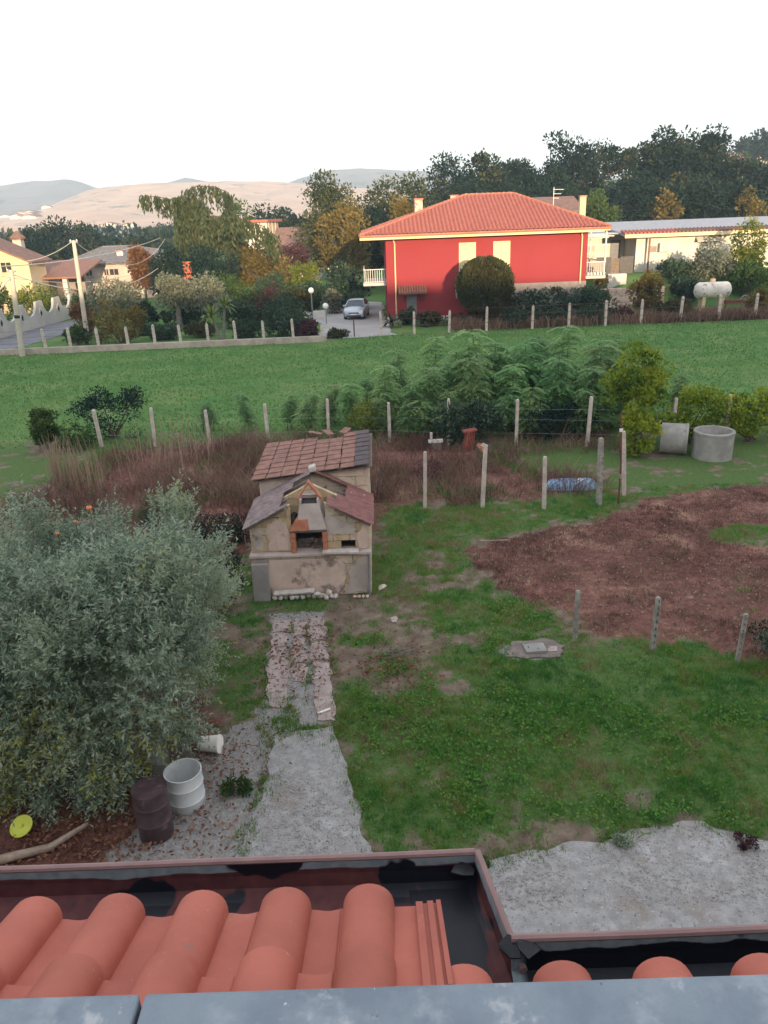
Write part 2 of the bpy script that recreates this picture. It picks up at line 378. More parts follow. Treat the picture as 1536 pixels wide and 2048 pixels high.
leafmat('leaf_yellowgreen', [(.07, .115, .015), (.13, .175, .02), (.24, .25, .03)], .55, .4)
leafmat('leaf_golden', [(.10, .085, .02), (.17, .13, .03), (.24, .18, .05)], .6, .4)
leafmat('leaf_autumn', [(.12, .055, .025), (.19, .085, .035), (.24, .13, .05)], .6, .35)
leafmat('leaf_purple', [(.05, .022, .028), (.085, .036, .04), (.12, .055, .05)], .6, .3)
leafmat('leaf_thuja', [(.026, .036, .015), (.055, .060, .020), (.11, .088, .028)], .65, .2)
leafmat('leaf_cedar', [(.030, .050, .026), (.060, .085, .036), (.115, .125, .045)], .6, .25)
leafmat('leaf_sapling', [(.130, .290, .125), (.190, .370, .150), (.280, .450, .175)], .5, .5, vary=1)
leafmat('leaf_vine', [(.060, .13, .016), (.19, .27, .022), (.40, .43, .035)], .5, .45)
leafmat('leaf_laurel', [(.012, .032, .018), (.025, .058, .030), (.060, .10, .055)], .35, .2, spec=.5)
leafmat('grass', [(.30, .23, .13), (.20, .25, .055), (.105, .270, .040), (.060, .190, .038)], .6, .35)
leafmat('field_grass', [(.085, .200, .055), (.115, .235, .062), (.170, .265, .085)], .6, .35)
leafmat('dry_stem', [(.12, .062, .050), (.19, .115, .085), (.30, .21, .145), (.38, .29, .20)], .8, .3)
leafmat('litter_leaf', [(.13, .05, .03), (.20, .085, .05), (.30, .16, .10)], .8, .2)
# ================================================================== terrain
def hgt(x, y):
    x = np.asarray(x, float); y = np.asarray(y, float)
    z = .05*(fbm(x, y, .8, 3, 3)-.5)*sstep(60, 30, np.abs(y)+np.abs(x)*.3)
    z = z + 2.3*sstep(63.5, 69, y)*sstep(16.6, 21, x)*(1-.0*y)
    z = z + 24*sstep(120, 330, y)*sstep(40, 190, x)
    far = sstep(330, 420, y)
    z = z + 19.3*sstep(-34, -74, y)*sstep(420, 300, np.abs(x))*sstep(-330, -200, y)*(1+.06*(fbm(x, y, .04, 3, 9)-.5))  # unseen hill behind the camera, added and shaped to shade the yard
    return z*(1-far*sstep(0, 1, 0))
def H(x, y): return float(hgt(np.array([x]), np.array([y]))[0])
P_PATH = [(-2.20, 6.0), (-2.15, 7.9), (-1.92, 9.6), (-1.95, 10.6), (-.98, 10.8), (-.86, 10.2), (-.66, 9.4), (-.36, 8.1), (-.2, 6.0)]
P_PAD = [(.9, 5.0), (1.05, 7.55), (1.35, 7.85), (2.1, 8.0), (2.75, 8.05), (3.35, 8.22), (4.1, 8.33), (4.6, 8.12), (5.1, 7.85), (6.3, 7.9), (9, 7.4), (9, 5.0)]
P_BROWN = [(2.05, 18.1), (3.0, 18.5), (4.15, 18.95), (6.3, 19.9), (8.1, 21.3), (10.5, 21.8), (14, 22.2), (15, 12.2), (8.5, 12.0), (6.5, 12.55), (5.15, 13.1), (3.75, 13.55), (3.35, 14.4), (2.5, 15.7), (2.05, 17)]
P_GRAVEL = [(-4.6, 6.0), (-4.2, 7.6), (-3.6, 8.7), (-3.2, 9.9), (-2.7, 10.9), (-2.2, 11.2), (-1.6, 10.8), (-1.9, 9.4), (-1.9, 6)]
P_TRACK = [(-2.6, 14.9), (-2.45, 12.4), (-2.3, 10.8), (-.9, 10.6), (-1.0, 12), (-1.25, 14.9)]
P_DRYL = [(-12, 20.2), (-11, 23.2), (-10.3, 28.2), (-6, 28.9), (0, 28.3), (.1, 21.3), (-.3, 18.5), (-3.2, 18.5), (-5, 16), (-9, 17)]
P_DRYR = [(-.2, 20.9), (1, 21.3), (4.4, 21.0), (6.0, 21.5), (6.6, 22.6), (5.2, 24.2), (4.2, 26.8), (0, 28)]
def cover(x, y):
    """grass, dry, gravel amounts of the yard and the field"""
    n1 = fbm(x, y, .55, 4, 11); n2 = fbm(x, y, 1.7, 4, 23); n3 = fbm(x, y, 4.5, 3, 31)
    wob = (n2-.5)*.9 + (n3-.5)*.5
    g = .74 + (n1-.5)*1.3 + (n2-.5)*1.7 + (n3-.5)*1.1
    lush = np.exp(-((x-2.4)/2.6)**2-((y-10.3)/1.7)**2) + np.exp(-((x-5.5)/2.2)**2-((y-11)/1.6)**2) + np.exp(-((x-2.5)/4)**2-((y-20.2)/.9)**2)
    g = g + .45*lush
    g = g - .26*np.exp(-((x+.2)/1.0)**2-((y-13.6)/1.8)**2) - .22*np.exp(-((x-1.0)/1.6)**2-((y-12.6)/1.3)**2)
    g = g - .25*sstep(8.75, 8.1, y + (n2-.5)*.9)*sstep(-1.5, 0, x) - .25*np.exp(-((x-.5)/.9)**2-((y-16.8)/1.8)**2)
    bd = polydist(x, y, P_BROWN) + wob*1.1
    greenblob = np.exp(-((x-9.6)/1.3)**2-((y-18.1)/.7)**2)
    brown = sstep(-.15, .35, bd)*(1-sstep(.25, .5, greenblob))
    dl = sstep(-.3, .5, polydist(x, y, P_DRYL) + wob*1.5); dr = sstep(-.3, .5, polydist(x, y, P_DRYR) + wob*1.6)
    dry = np.maximum(brown, np.maximum(dl*.85, dr*.8))
    man = np.exp(-((x-2.75)/.75)**2-((y-12.95)/.42)**2)
    grav = np.maximum(sstep(-.25, .3, polydist(x, y, P_GRAVEL) + wob*.8), np.maximum(.75*sstep(-.2, .3, polydist(x, y, P_TRACK)+wob*.6), .9*sstep(.3, .7, man + wob*.2)))
    grav = np.maximum(grav, sstep(-.15, .25, polydist(x, y, P_PAD)+wob*.35)); grav = np.maximum(grav, sstep(-.1, .2, polydist(x, y, P_PATH)+wob*.25))
    oliv = sstep(1, .55, np.hypot((x+5.2)/3.3, (y-10.0)/3.4) + wob*.25)
    g = np.clip(g, 0, 1)*(1-.93*dry)*(1-.88*grav)*(1-.85*oliv)
    g = g - .5*np.clip(n3*1.5-.75, 0, 1)*(y < 19)
    field = sstep(28.6, 30.2, y + (x*.12) + wob)
    g = np.maximum(g, field*(1-.45*sstep(53, 54.5, y))); dry = np.maximum(dry*(1-field), .8*oliv*(1-grav))
    return np.clip(g, 0, 1), np.clip(dry, 0, 1), np.clip(grav, 0, 1)
def graded(a, b, s, k):
    out = [a]; 
    while (out[-1] < b): out.append(out[-1]+s); s *= k
    return out
xs = np.array([-q for q in graded(13, 1100, .3, 1.16)][::-1] + list(np.arange(-12.9, 14, .14)) + graded(14.1, 1100, .3, 1.16))
ys = np.array([-q for q in graded(-5.5, 400, 1.5, 1.1)][::-1] + list(np.arange(5.7, 31, .14)) + list(np.arange(31.2, 62, .45)) + graded(62.5, 1350, .8, 1.1))
X, Y = np.meshgrid(xs, ys); gz = hgt(X, Y)
g_, d_, v_ = cover(X, Y)
nx, ny = len(xs), len(ys); ii = np.arange(nx*ny).reshape(ny, nx)
faces = np.stack([ii[:-1, :-1], ii[:-1, 1:], ii[1:, 1:], ii[1:, :-1]], -1).reshape(-1, 4)
def groundmat():
    m = bpy.data.materials.new('ground_cover'); m.use_nodes = True; N = m.node_tree.nodes; L = m.node_tree.links
    b = N['Principled BSDF']; b.inputs['Roughness'].default_value = .95; b.inputs['Specular IOR Level'].default_value = .15
    pos = N.new('ShaderNodeNewGeometry').outputs['Position']
    def noise(s, d=5, r=.65):
        t = N.new('ShaderNodeTexNoise'); t.inputs['Scale'].default_value = s; t.inputs['Detail'].default_value = d; t.inputs['Roughness'].default_value = r; L.new(pos, t.inputs['Vector']); return t.outputs['Fac']
    def ramp(sock, *st):
        r = N.new('ShaderNodeValToRGB'); L.new(sock, r.inputs[0]); e = r.color_ramp.elements
        for i, (p, c) in enumerate(st):
            k = e[i] if i < 2 else e.new(p); k.position = p; k.color = (*c, 1)
        return r.outputs[0]
    def mix(f, a, c):
        x = N.new('ShaderNodeMix'); x.data_type = 'RGBA'; L.new(f, x.inputs[0]); L.new(a, x.inputs[6]); L.new(c, x.inputs[7]); return x.outputs[2]
    def edge(sock, nz, amt=.5, a=.38, c=.62):
        q = N.new('ShaderNodeMath'); q.operation = 'MULTIPLY_ADD'; L.new(nz, q.inputs[0]); q.inputs[1].default_value = amt; L.new(sock, q.inputs[2])
        s = N.new('ShaderNodeMath'); s.operation = 'SUBTRACT'; L.new(q.outputs[0], s.inputs[0]); s.inputs[1].default_value = amt*.5
        r = N.new('ShaderNodeMapRange'); r.interpolation_type = 'SMOOTHSTEP'; r.inputs[1].default_value = a; r.inputs[2].default_value = c; L.new(s.outputs[0], r.inputs[0]); return r.outputs[0]
    at = N.new('ShaderNodeAttribute'); at.attribute_name = 'cover'; sp = N.new('ShaderNodeSeparateColor'); L.new(at.outputs['Color'], sp.inputs[0])
    fine = noise(9, 6, .7); soil = ramp(noise(3.2), (.32, (.115, .082, .062)), (.52, (.19, .145, .11)), (.7, (.27, .215, .165)))
    lo2 = N.new('ShaderNodeMath'); lo2.operation = 'MULTIPLY_ADD'; L.new(noise(.7, 3, .6), lo2.inputs[0]); lo2.inputs[1].default_value = .75; hi2 = N.new('ShaderNodeMath'); hi2.operation = 'MULTIPLY_ADD'; L.new(noise(6, 6, .8), hi2.inputs[0]); hi2.inputs[1].default_value = .75; hi2.inputs[2].default_value = -.25; L.new(hi2.outputs[0], lo2.inputs[2])
    dry = ramp(lo2.outputs[0], (.30, (.075, .034, .030)), (.44, (.150, .066, .054)), (.58, (.225, .110, .085)), (.72, (.36, .245, .17)))
    gra = ramp(noise(14, 6, .75), (.30, (.17, .155, .145)), (.5, (.29, .275, .265)), (.7, (.40, .385, .375)))
    fgr = ramp(noise(.35, 8, .72), (.34, (.060, .145, .038)), (.5, (.095, .190, .050)), (.66, (.160, .215, .075)))
    ygr = ramp(noise(11, 6, .8), (.3, (.040, .085, .024)), (.46, (.070, .135, .036)), (.60, (.115, .155, .052)), (.76, (.20, .155, .095)))
    grs = mix(at.outputs['Alpha'], ygr, fgr)
    col = mix(edge(sp.outputs[0], fine), soil, grs)
    col = mix(edge(sp.outputs[1], fine), col, dry); col = mix(edge(sp.outputs[2], fine), col, gra)
    L.new(col, b.inputs['Base Color'])
    bp = N.new('ShaderNodeBump'); bp.inputs['Strength'].default_value = .7; bp.inputs['Distance'].default_value = .05; L.new(noise(16, 6, .75), bp.inputs['Height']); L.new(bp.outputs[0], b.inputs['Normal'])
    return m
gm = np_mesh('ground', np.stack([X.ravel(), Y.ravel(), gz.ravel()], 1), faces, groundmat(), smooth=True)
ca = gm.attributes.new('cover', 'FLOAT_COLOR', 'POINT')
ca.data.foreach_set('color', np.stack([g_.ravel(), d_.ravel(), v_.ravel(), sstep(28.6, 30.5, Y.ravel())], 1).astype(np.float32).ravel())
tag(link(bpy.data.objects.new('ground', gm)), 'yard and field ground with grass, dry brown patches and gravel', kind='structure')
# ------------------------------------------------------------------ hills on the horizon (two real ranges)
def hills(name, mat, prof, Y0, Yr, label, seed, x0, x1, nxx=170, nyy=60, rough=6.0):
    """prof: (sight x, sight y) skyline points at distance Yr"""
    px = np.array([A(u, v, Yr)[0] for u, v in prof]); pz = np.array([A(u, v, Yr)[2] for u, v in prof])
    x = np.linspace(x0, x1, nxx); t = np.linspace(0, 1.25, nyy); XX, TT = np.meshgrid(x, t); YY = Y0+(Yr-Y0)*TT
    zr = np.interp(XX*(Yr/np.maximum(YY, 1))**.5, px, pz)
    rid = np.where(TT <= 1, TT**1.25, 1-(TT-1)*1.6)
    nz = fbm(XX, YY, .009, 5, seed)-.5; gul = np.abs(fbm(XX, YY*.35, .016, 4, seed+5)-.5)
    Z = zr*rid + rough*4*nz*np.sin(np.clip(TT, 0, 1)*math.pi)**.7 - rough*7*gul*np.sin(np.clip(TT, 0, 1)*math.pi) + (fbm(XX, YY, .06, 3, seed+2)-.5)*rough*.8*np.clip(TT*4, 0, 1) - (TT < .01)*4
    k = np.arange(nxx*nyy).reshape(nyy, nxx); f = np.stack([k[:-1, :-1], k[:-1, 1:], k[1:, 1:], k[1:, :-1]], -1).reshape(-1, 4)
    o = link(bpy.data.objects.new(name, np_mesh(name, np.stack([XX.ravel(), YY.ravel(), Z.ravel()], 1), f, mat, smooth=True)))
    return tag(o, label, kind='structure'), (XX, YY, Z)
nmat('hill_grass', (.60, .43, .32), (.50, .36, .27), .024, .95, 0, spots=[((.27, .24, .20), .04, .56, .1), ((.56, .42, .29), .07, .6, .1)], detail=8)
nmat('hill_far', (.26, .25, .25), (.21, .21, .21), .016, .95, 0, spots=[((.12, .13, .10), .03, .55, .1)], detail=8)
HS = .5
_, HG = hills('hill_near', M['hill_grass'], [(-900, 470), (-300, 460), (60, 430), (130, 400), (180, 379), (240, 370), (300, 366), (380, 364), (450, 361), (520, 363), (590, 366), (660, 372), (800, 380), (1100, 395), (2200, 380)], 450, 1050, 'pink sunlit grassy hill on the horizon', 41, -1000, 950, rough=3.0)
hills('hill_behind', M['hill_far'], [(-1500, 392), (-300, 376), (0, 371), (60, 362), (100, 361), (133, 357), (165, 364), (200, 378), (260, 384), (330, 366), (372, 354), (410, 362), (470, 372), (560, 372), (600, 356), (650, 340), (720, 336), (900, 345), (1400, 360), (2400, 360)], 850, 1350, 'blue hill range fading behind the pink hill', 77, -1150, 1150, 190, 40, 2)
# ------------------------------------------------------------------ haze: one closed box of even air
nmx = bpy.data.materials.new('haze_air'); nmx.use_nodes = True; hn = nmx.node_tree.nodes; hl = nmx.node_tree.links
hn.remove(hn['Principled BSDF']); pv = hn.new('ShaderNodeVolumePrincipled'); pv.inputs['Density'].default_value = 4.8e-4
pv.inputs['Color'].default_value = (.60, .80, 1.0, 1); pv.inputs['Anisotropy'].default_value = .0
hl.new(pv.outputs[0], hn['Material Output'].inputs['Volume'])
hz = MB().box(-1300, 1300, -520, 1640, -12, 96).build('haze', nmx); tag(hz, 'pale evening haze filling the air over the valley', 'haze', kind='stuff')
# ================================================================== the yard's hard surfaces
def ragged_sheet(name, poly, mat, z=.012, amp=.07, seed=1, thick=.05, step=.12, parent=None):
    """a slab with a broken, uneven outline"""
    rng = random.Random(seed); pts = []; n = len(poly)
    for i in range(n):
        a, b = Vector(poly[i]), Vector(poly[(i+1) % n]); m = max(1, int((b-a).length/step))
        for k in range(m):
            p = a.lerp(b, k/m); q = (float(vnoise(p.x*5+seed, p.y*5, seed))-.5)*amp*2 + rng.uniform(-1, 1)*amp*.25
            d = (b-a).normalized(); pts.append((p.x-d.y*q, p.y+d.x*q))
    bm = bmesh.new(); top = [bm.verts.new((x, y, z+H(x, y)*.3)) for x, y in pts]; bm.faces.new(top)
    ex = bmesh.ops.extrude_face_region(bm, geom=bm.faces[:]); bmesh.ops.translate(bm, verts=[e for e in ex['geom'] if isinstance(e, bmesh.types.BMVert)], vec=(0, 0, -thick))
    bmesh.ops.recalc_face_normals(bm, faces=bm.faces); bmesh.ops.triangulate(bm, faces=[f for f in bm.faces if len(f.verts) > 4])
    me = bpy.data.meshes.new(name); bm.to_mesh(me); bm.free(); me.materials.append(mat)
    return link(bpy.data.objects.new(name, me), parent)
path = tag(ragged_sheet('path', P_PATH, M['concrete_slab'], .020, .07, 3), 'worn pale concrete path leading to the shed', kind='structure')
pad = tag(ragged_sheet('pavement', P_PAD, M['concrete_slab'], .022, .08, 8), 'pale gravelly concrete yard below the gutter', kind='structure')
# older strip of broken slabs, three lanes with grass between
rng = random.Random(5)
for lane, (xa, xb, xa2, xb2, ye) in enumerate([(-2.18, -1.82, -2.46, -2.10, 11.5), (-1.72, -1.48, -2.02, -1.76, 12.3), (-1.30, -.95, -1.68, -1.34, 11.0)]):
    y = 14.55
    while y > ye:
        l = rng.uniform(.32, .75); y2 = max(y-l, ye-.2); t0, t1 = (y-11)/3.5, (y2-11)/3.5
        if not (lane != 0 and y < 12.6 and rng.random() < .3):
            e = lambda: rng.uniform(-.03, .03)
            q = [(xa+(xa2-xa)*t1+e(), y2+e()), (xb+(xb2-xb)*t1+e(), y2+e()), (xb+(xb2-xb)*t0+e(), y+e()), (xa+(xa2-xa)*t0+e(), y+e())]
            s = ragged_sheet('slab', q, M['path_slab'], .024+rng.uniform(-.008, .008), .06, rng.randint(0, 999), .06, .09, path)
        y = y2-rng.uniform(.02, .05)
# manhole: concrete surround with a square lid
mh = thing('manhole', 'square pale concrete manhole lid in worn ground beside the short posts', 'manhole', (2.82, 12.93, .02))
ragged_sheet('surround', [(-.62, -.26), (.45, -.30), (.62, .1), (.35, .34), (-.45, .30)], M['dirt_slab'], .018, .09, 12, .05, .1, mh)
MB().obox((0, 0, .045), (.20, .01, .004), (-.01, .15, .0), (0, 0, .025)).build('lid', M['concrete_ring'], mh, bevel=.006)
MB().obox((.34, -.02, .022), (.09, 0, 0), (.02, .09, 0), (0, 0, .014)).build('broken_corner', M['path_slab'], mh)
# ================================================================== the house under the view point
hs = thing('house', 'house in the foreground with terracotta roof tiles, rusty gutter and stone parapet', 'house', (0, 0, 0))
mb = MB(); mb.box(-9, .09, -9, 1.50, -.3, 6.02); mb.build('wall', M['white_wall'], hs)
mb = MB(); mb.box(.10, 9, -9, 1.10, -.3, 6.10); mb.build('wall', M['white_wall'], hs)
SL = math.radians(24); ca_, sa_ = math.cos(SL), math.sin(SL)
def tile_mesh(L=.40, P=.222):
    """interlocking tile: a flat pan with a raised barrel, lying along +y (up the slope)"""
    prof = []
    for k in range(9): prof.append((-.5*P + k/8*P*.40, .0 + .0025*math.cos(k/8*math.pi*2)))
    hb = .066
    for k in range(1, 15):
        a = math.pi*(1-k/14); prof.append((-.5*P+P*.40 + P*.62*.5*(1+math.cos(a)), hb*math.sin(a)**.82))
    prof.append((.5*P+.012, .004))
    mb = MB(); n = len(prof); rows = [0, .02, .2, .38, L]; th = .013
    for r, y in enumerate(rows):
        sc_ = 1.0 if y > .01 else .995; lift = .030*(1-y/L)
        for x, z in prof: mb.v.append((x, y, z*sc_+lift))
    for r in range(len(rows)-1):
        for k in range(n-1): mb.f.append((r*n+k, r*n+k+1, (r+1)*n+k+1, (r+1)*n+k))
    o = len(mb.v)
    for x, z in prof: mb.v.append((x, 0, z+.030-th))
    for k in range(n-1): mb.f.append((k+1, k, o+k, o+k+1))
    return mb.mesh('tile', M['terracotta_new'], smooth=True)
TM = tile_mesh()
_m = M['terracotta_new']; _N, _L = _m.node_tree.nodes, _m.node_tree.links; _b = _N['Principled BSDF']; _src = _b.inputs['Base Color'].links[0].from_socket
_oi = _N.new('ShaderNodeObjectInfo'); _hs = _N.new('ShaderNodeHueSaturation'); _mr = _N.new('ShaderNodeMapRange'); _mr.inputs[3].default_value = .90; _mr.inputs[4].default_value = 1.12
_L.new(_oi.outputs['Random'], _mr.inputs[0]); _L.new(_mr.outputs[0], _hs.inputs['Value']); _hs.inputs['Saturation'].default_value = 1.0; _L.new(_src, _hs.inputs['Color']); _L.new(_hs.outputs[0], _b.inputs['Base Color'])
def roof_field(x0, cols, ye, ze, rows, up=.31):
    r = random.Random(int(x0*100)+7)
    for c in range(cols):
        for k in range(rows):
            o = bpy.data.objects.new('roof_tile', TM); link(o, hs)
            o.location = (x0+c*.222+r.uniform(-.002, .002), ye-ca_*up*k, ze+sa_*up*k+r.uniform(-.001, .001))
            o.rotation_euler = (SL, 0, math.pi+r.uniform(-.006, .006))
_c = [G(735, 1775, 6.34), G(560, 1785, 6.34)]
XC = _c[0].x - .0                                   # crest of the last full tile on the left roof
# tile crest sits at local -x*.. after the half turn: crest offset = +.5P - .71P
crest_off = -(-.5*.222+.222*.40+.222*.31)
roof_field(XC-crest_off-.222*25, 26, 1.530, 6.242, 4)
# plain interlock strip on the verge tile
vt = MB(); xv = XC+.222*.29+.062
for (a, b, h) in ((0, .018, .012), (.018, .030, .005), (.030, .046, .013), (.046, .054, .005), (.054, .066, .015)):
    c0 = Vector((xv+(a+b)/2, 1.535-ca_*.2, 6.274+sa_*.2+h/2)); vt.obox(c0, ((b-a)/2, 0, 0), (0, -ca_*.20, sa_*.20), (0, sa_*(h/2+.006), ca_*(h/2+.006)))
vt.build('verge_strip', M['terracotta_new'], hs)
pt = MB(); pt.obox((XC+.222*.29+.0625, 1.536-ca_*.2, 6.272+sa_*.2), (.066, 0, 0), (0, -ca_*.20, sa_*.20), (0, sa_*.005, ca_*.005)); pt.build('verge_pan', M['terracotta_new'], hs)
_r = G(1330, 1925, 6.44)
roof_field(_r.x-crest_off-.222*2, 26, _r.y-.012, 6.338, 3)
# gutter: zinc box channel, rust inside and tar patches, with a step in plan
def guttermat():
    m = bpy.data.materials.new('gutter_rust'); m.use_nodes = True; N = m.node_tree.nodes; L = m.node_tree.links
    b = N['Principled BSDF']; b.inputs['Specular IOR Level'].default_value = .35
    pos = N.new('ShaderNodeNewGeometry').outputs['Position']; sx = N.new('ShaderNodeSeparateXYZ'); L.new(pos, sx.inputs[0])
    def noise(s, d=4, loc=0):
        mp = N.new('ShaderNodeMapping'); mp.inputs['Location'].default_value = (loc, 0, 0); L.new(pos, mp.inputs[0])
        t = N.new('ShaderNodeTexNoise'); t.inputs['Scale'].default_value = s; t.inputs['Detail'].default_value = d; L.new(mp.outputs[0], t.inputs['Vector']); return t.outputs['Fac']
    def mth(op, a, c, e=None):
        q = N.new('ShaderNodeMath'); q.operation = op
        for i, s in enumerate((a, c, e)):
            if s is None: continue
            if isinstance(s, (int, float)): q.inputs[i].default_value = s
            else: L.new(s, q.inputs[i])
        return q.outputs[0]
    def step(s, a, c):
        r = N.new('ShaderNodeMapRange'); r.inputs[1].default_value = a; r.inputs[2].default_value = c; L.new(s, r.inputs[0]); return r.outputs[0]
    def mix(f, a, c):
        x = N.new('ShaderNodeMix'); x.data_type = 'RGBA'; L.new(f, x.inputs[0])
        for s, i in ((a, 6), (c, 7)):
            if isinstance(s, tuple): x.inputs[i].default_value = (*s, 1)
            else: L.new(s, x.inputs[i])
        return x.outputs[2]
    rust = mix(step(noise(18), .35, .7), (.075, .022, .026), (.125, .040, .038))
    zinc = mix(step(noise(30), .35, .65), (.19, .235, .26), (.27, .31, .33))
    col = mix(step(mth('ADD', sx.outputs[2], mth('MULTIPLY', mth('SUBTRACT', noise(7), .5), .035)), 6.222, 6.226), rust, zinc)
    tar = step(noise(3.4, 3, 3.3), .555, .57)
    right = step(sx.outputs[0], .29, .31)
    tar2 = step(mth('ADD', mth('SUBTRACT', 6.312, sx.outputs[2]), mth('MULTIPLY', mth('SUBTRACT', noise(9), .5), .05)), 0, .004)
    corner = mth('MULTIPLY', step(mth('ADD', sx.outputs[0], mth('MULTIPLY', mth('SUBTRACT', noise(5, 3, 8.1), .5), .35)), .0, .02), step(mth('SUBTRACT', 6.222, sx.outputs[2]), 0, .004))
    corner = mth('MULTIPLY', corner, step(mth('SUBTRACT', .235, mth('ADD', sx.outputs[0], mth('MULTIPLY', mth('SUBTRACT', noise(9, 3, 2.1), .5), .06))), 0, .01))
    tarm = mth('MAXIMUM', mth('MAXIMUM', tar, corner), mth('MULTIPLY', right, tar2))
    col = mix(tarm, col, (.010, .011, .017))
    L.new(col, b.inputs['Base Color'])
    rr = N.new('ShaderNodeMapRange'); L.new(tarm, rr.inputs[0]); rr.inputs[3].default_value = .7; rr.inputs[4].default_value = .45; L.new(rr.outputs[0], b.inputs['Roughness'])
    bp = N.new('ShaderNodeBump'); bp.inputs['Strength'].default_value = .25; bp.inputs['Distance'].default_value = .004; L.new(noise(60, 6), bp.inputs['Height']); L.new(bp.outputs[0], b.inputs['Normal'])
    return m
GM = guttermat()
g1, g2, g3 = G(950, 1712, 6.25), G(1040, 1880, 6.34), G(1536, 1878, 6.34)
def channel(name, a, b, inw, depth, z, mat=GM):
    """L channel from a to b (outer rim line), inw = inward horizontal vector"""
    a, b, inw = Vector((a.x, a.y, 0)), Vector((b.x, b.y, 0)), Vector(inw); d = (b-a).normalized()
    prof = [(0, 0), (0.004, -depth*.55), (.03, -depth), (.16, -depth*1.08), (1.0, -depth*1.08)]
    t = .004; mb = MB(); w = inw.length; iv = inw.normalized()
    N_ = 24; vs = []; WV = .08 if (b-a).length < 1 else .45
    for i in range(N_+1):
        p = a.lerp(b, i/N_)
        wv = WV*(.004*math.sin(i*1.7)+.003*math.sin(i*.9+1))
        for (o, dz) in prof: vs.append(p + iv*(o*w + wv*(o < .5)) + Vector((0, 0, z+dz)))
        for (o, dz) in reversed(prof): vs.append(p + iv*(o*w - t + wv*(o < .5)) + Vector((0, 0, z+dz-t)))
    k = len(prof)*2; fs = [(i*k+j, i*k+(j+1) % k, (i+1)*k+(j+1) % k, (i+1)*k+j) for i in range(N_) for j in range(k)]
    fs += [tuple(range(k)), tuple(N_*k+j for j in reversed(range(k)))]
    mb.add(vs, fs); o = mb.build(name, mat, hs)
    rim = MB(); rim.tube([a.lerp(b, i/N_)+Vector((0, 0, z+.002)) + iv*(WV*(.004*math.sin(i*1.7)+.003*math.sin(i*.9+1))-.008) for i in range(N_+1)], .0105, 8); rim.build('gutter_rim', M['rim_paint'], hs, smooth=True)
    return o
ga = Vector((-6.0, g1.y, 0)); YL = g1.y
channel('gutter', Vector((-6, YL, 0)), Vector((g1.x, YL, 0)), (0, -.34, 0), .085, 6.255)
channel('gutter', Vector((g1.x, YL+.004, 0)), Vector((g2.x+.0, g2.y-.02, 0)), (-.20, -.02, 0), .085, 6.258)
channel('gutter', Vector((g2.x-.02, g2.y, 0)), Vector((8, g2.y-.0, 0)), (0, -.32, 0), .085, 6.335)
# torn tar flap in the inner corner and strips of torn bitumen sheet
rr_ = random.Random(3); nmat('tar', (.012, .012, .016), (.02, .02, .024), 20, .5)
for (cx, cy, cz, s) in ((g1.x-.035, YL-.035, 6.235, .04), (g2.x-.02, g2.y-.01, 6.325, .035), (g2.x+.02, g2.y-.02, 6.33, .03)):
    pts = [Vector((cx+math.cos(a)*s*rr_.uniform(.6, 1.2), cy+math.sin(a)*s*rr_.uniform(.5, 1.0), cz+rr_.uniform(-.012, .018))) for a in np.linspace(0, 6.28, 8)[:-1]]
    fl = MB(); n0 = 0; fl.v += [tuple(p) for p in pts] + [tuple(p-Vector((0, 0, .004))) for p in pts]; m_ = len(pts)
    fl.f += [tuple(n0+i for i in range(m_)), tuple(n0+m_+i for i in reversed(range(m_)))] + [(n0+i, n0+(i+1) % m_, n0+m_+(i+1) % m_, n0+m_+i) for i in range(m_)]
    fl.build('torn_bitumen', M['tar'], hs)
# roof boards under the tiles
mb = MB()
mb.obox((-4.45, 1.44-ca_*.6, 6.215+sa_*.6), (4.55, 0, 0), (0, -ca_*.62, sa_*.62), (0, sa_*.02, ca_*.02))
mb.obox((4.56, 1.14-ca_*.4, 6.315+sa_*.4), (4.44, 0, 0), (0, -ca_*.45, sa_*.45), (0, sa_*.02, ca_*.02)); mb.build('roof_board', M['tar'], hs)
MB().box(.085, .285, 1.115, 1.70, 6.150, 6.157).build('valley_sheet', GM, hs)
# parapet wall and coping slabs
MB().box(-9, 9, .30, .49, 6.3, 7.262).build('parapet_wall', M['white_wall'], hs)
MB().box(-9, 9, -9, .29, 6.2, 6.40).build('terrace_floor', M['grey_board'], hs)
pl = G(285, 1985, 7.30); pr = G(1536, 1945, 7.30); p0 = G(0, 1992, 7.30)
yl, yr_ = pl.y, pr.y
def cop(x0, x1):
    f = lambda x: yl + (yr_-yl)*(x-pl.x)/(pr.x-pl.x)
    m_ = MB().prism([(x0, f(x0)-.36), (x1, f(x1)-.36), (x1, f(x1)), (x0, f(x0))], 'z', 7.264, 7.30); return m_.build('coping_slab', M['coping'], hs, bevel=.004)
cop(-1.45, pl.x-.0022); cop(pl.x+.0022, .95)
for k in range(5): cop(-1.4544-1.2*(k+1)+.0022, -1.4544-1.2*k-.0022); cop(.9544+1.2*k+.0022, .9544+1.2*(k+1)-.0022)
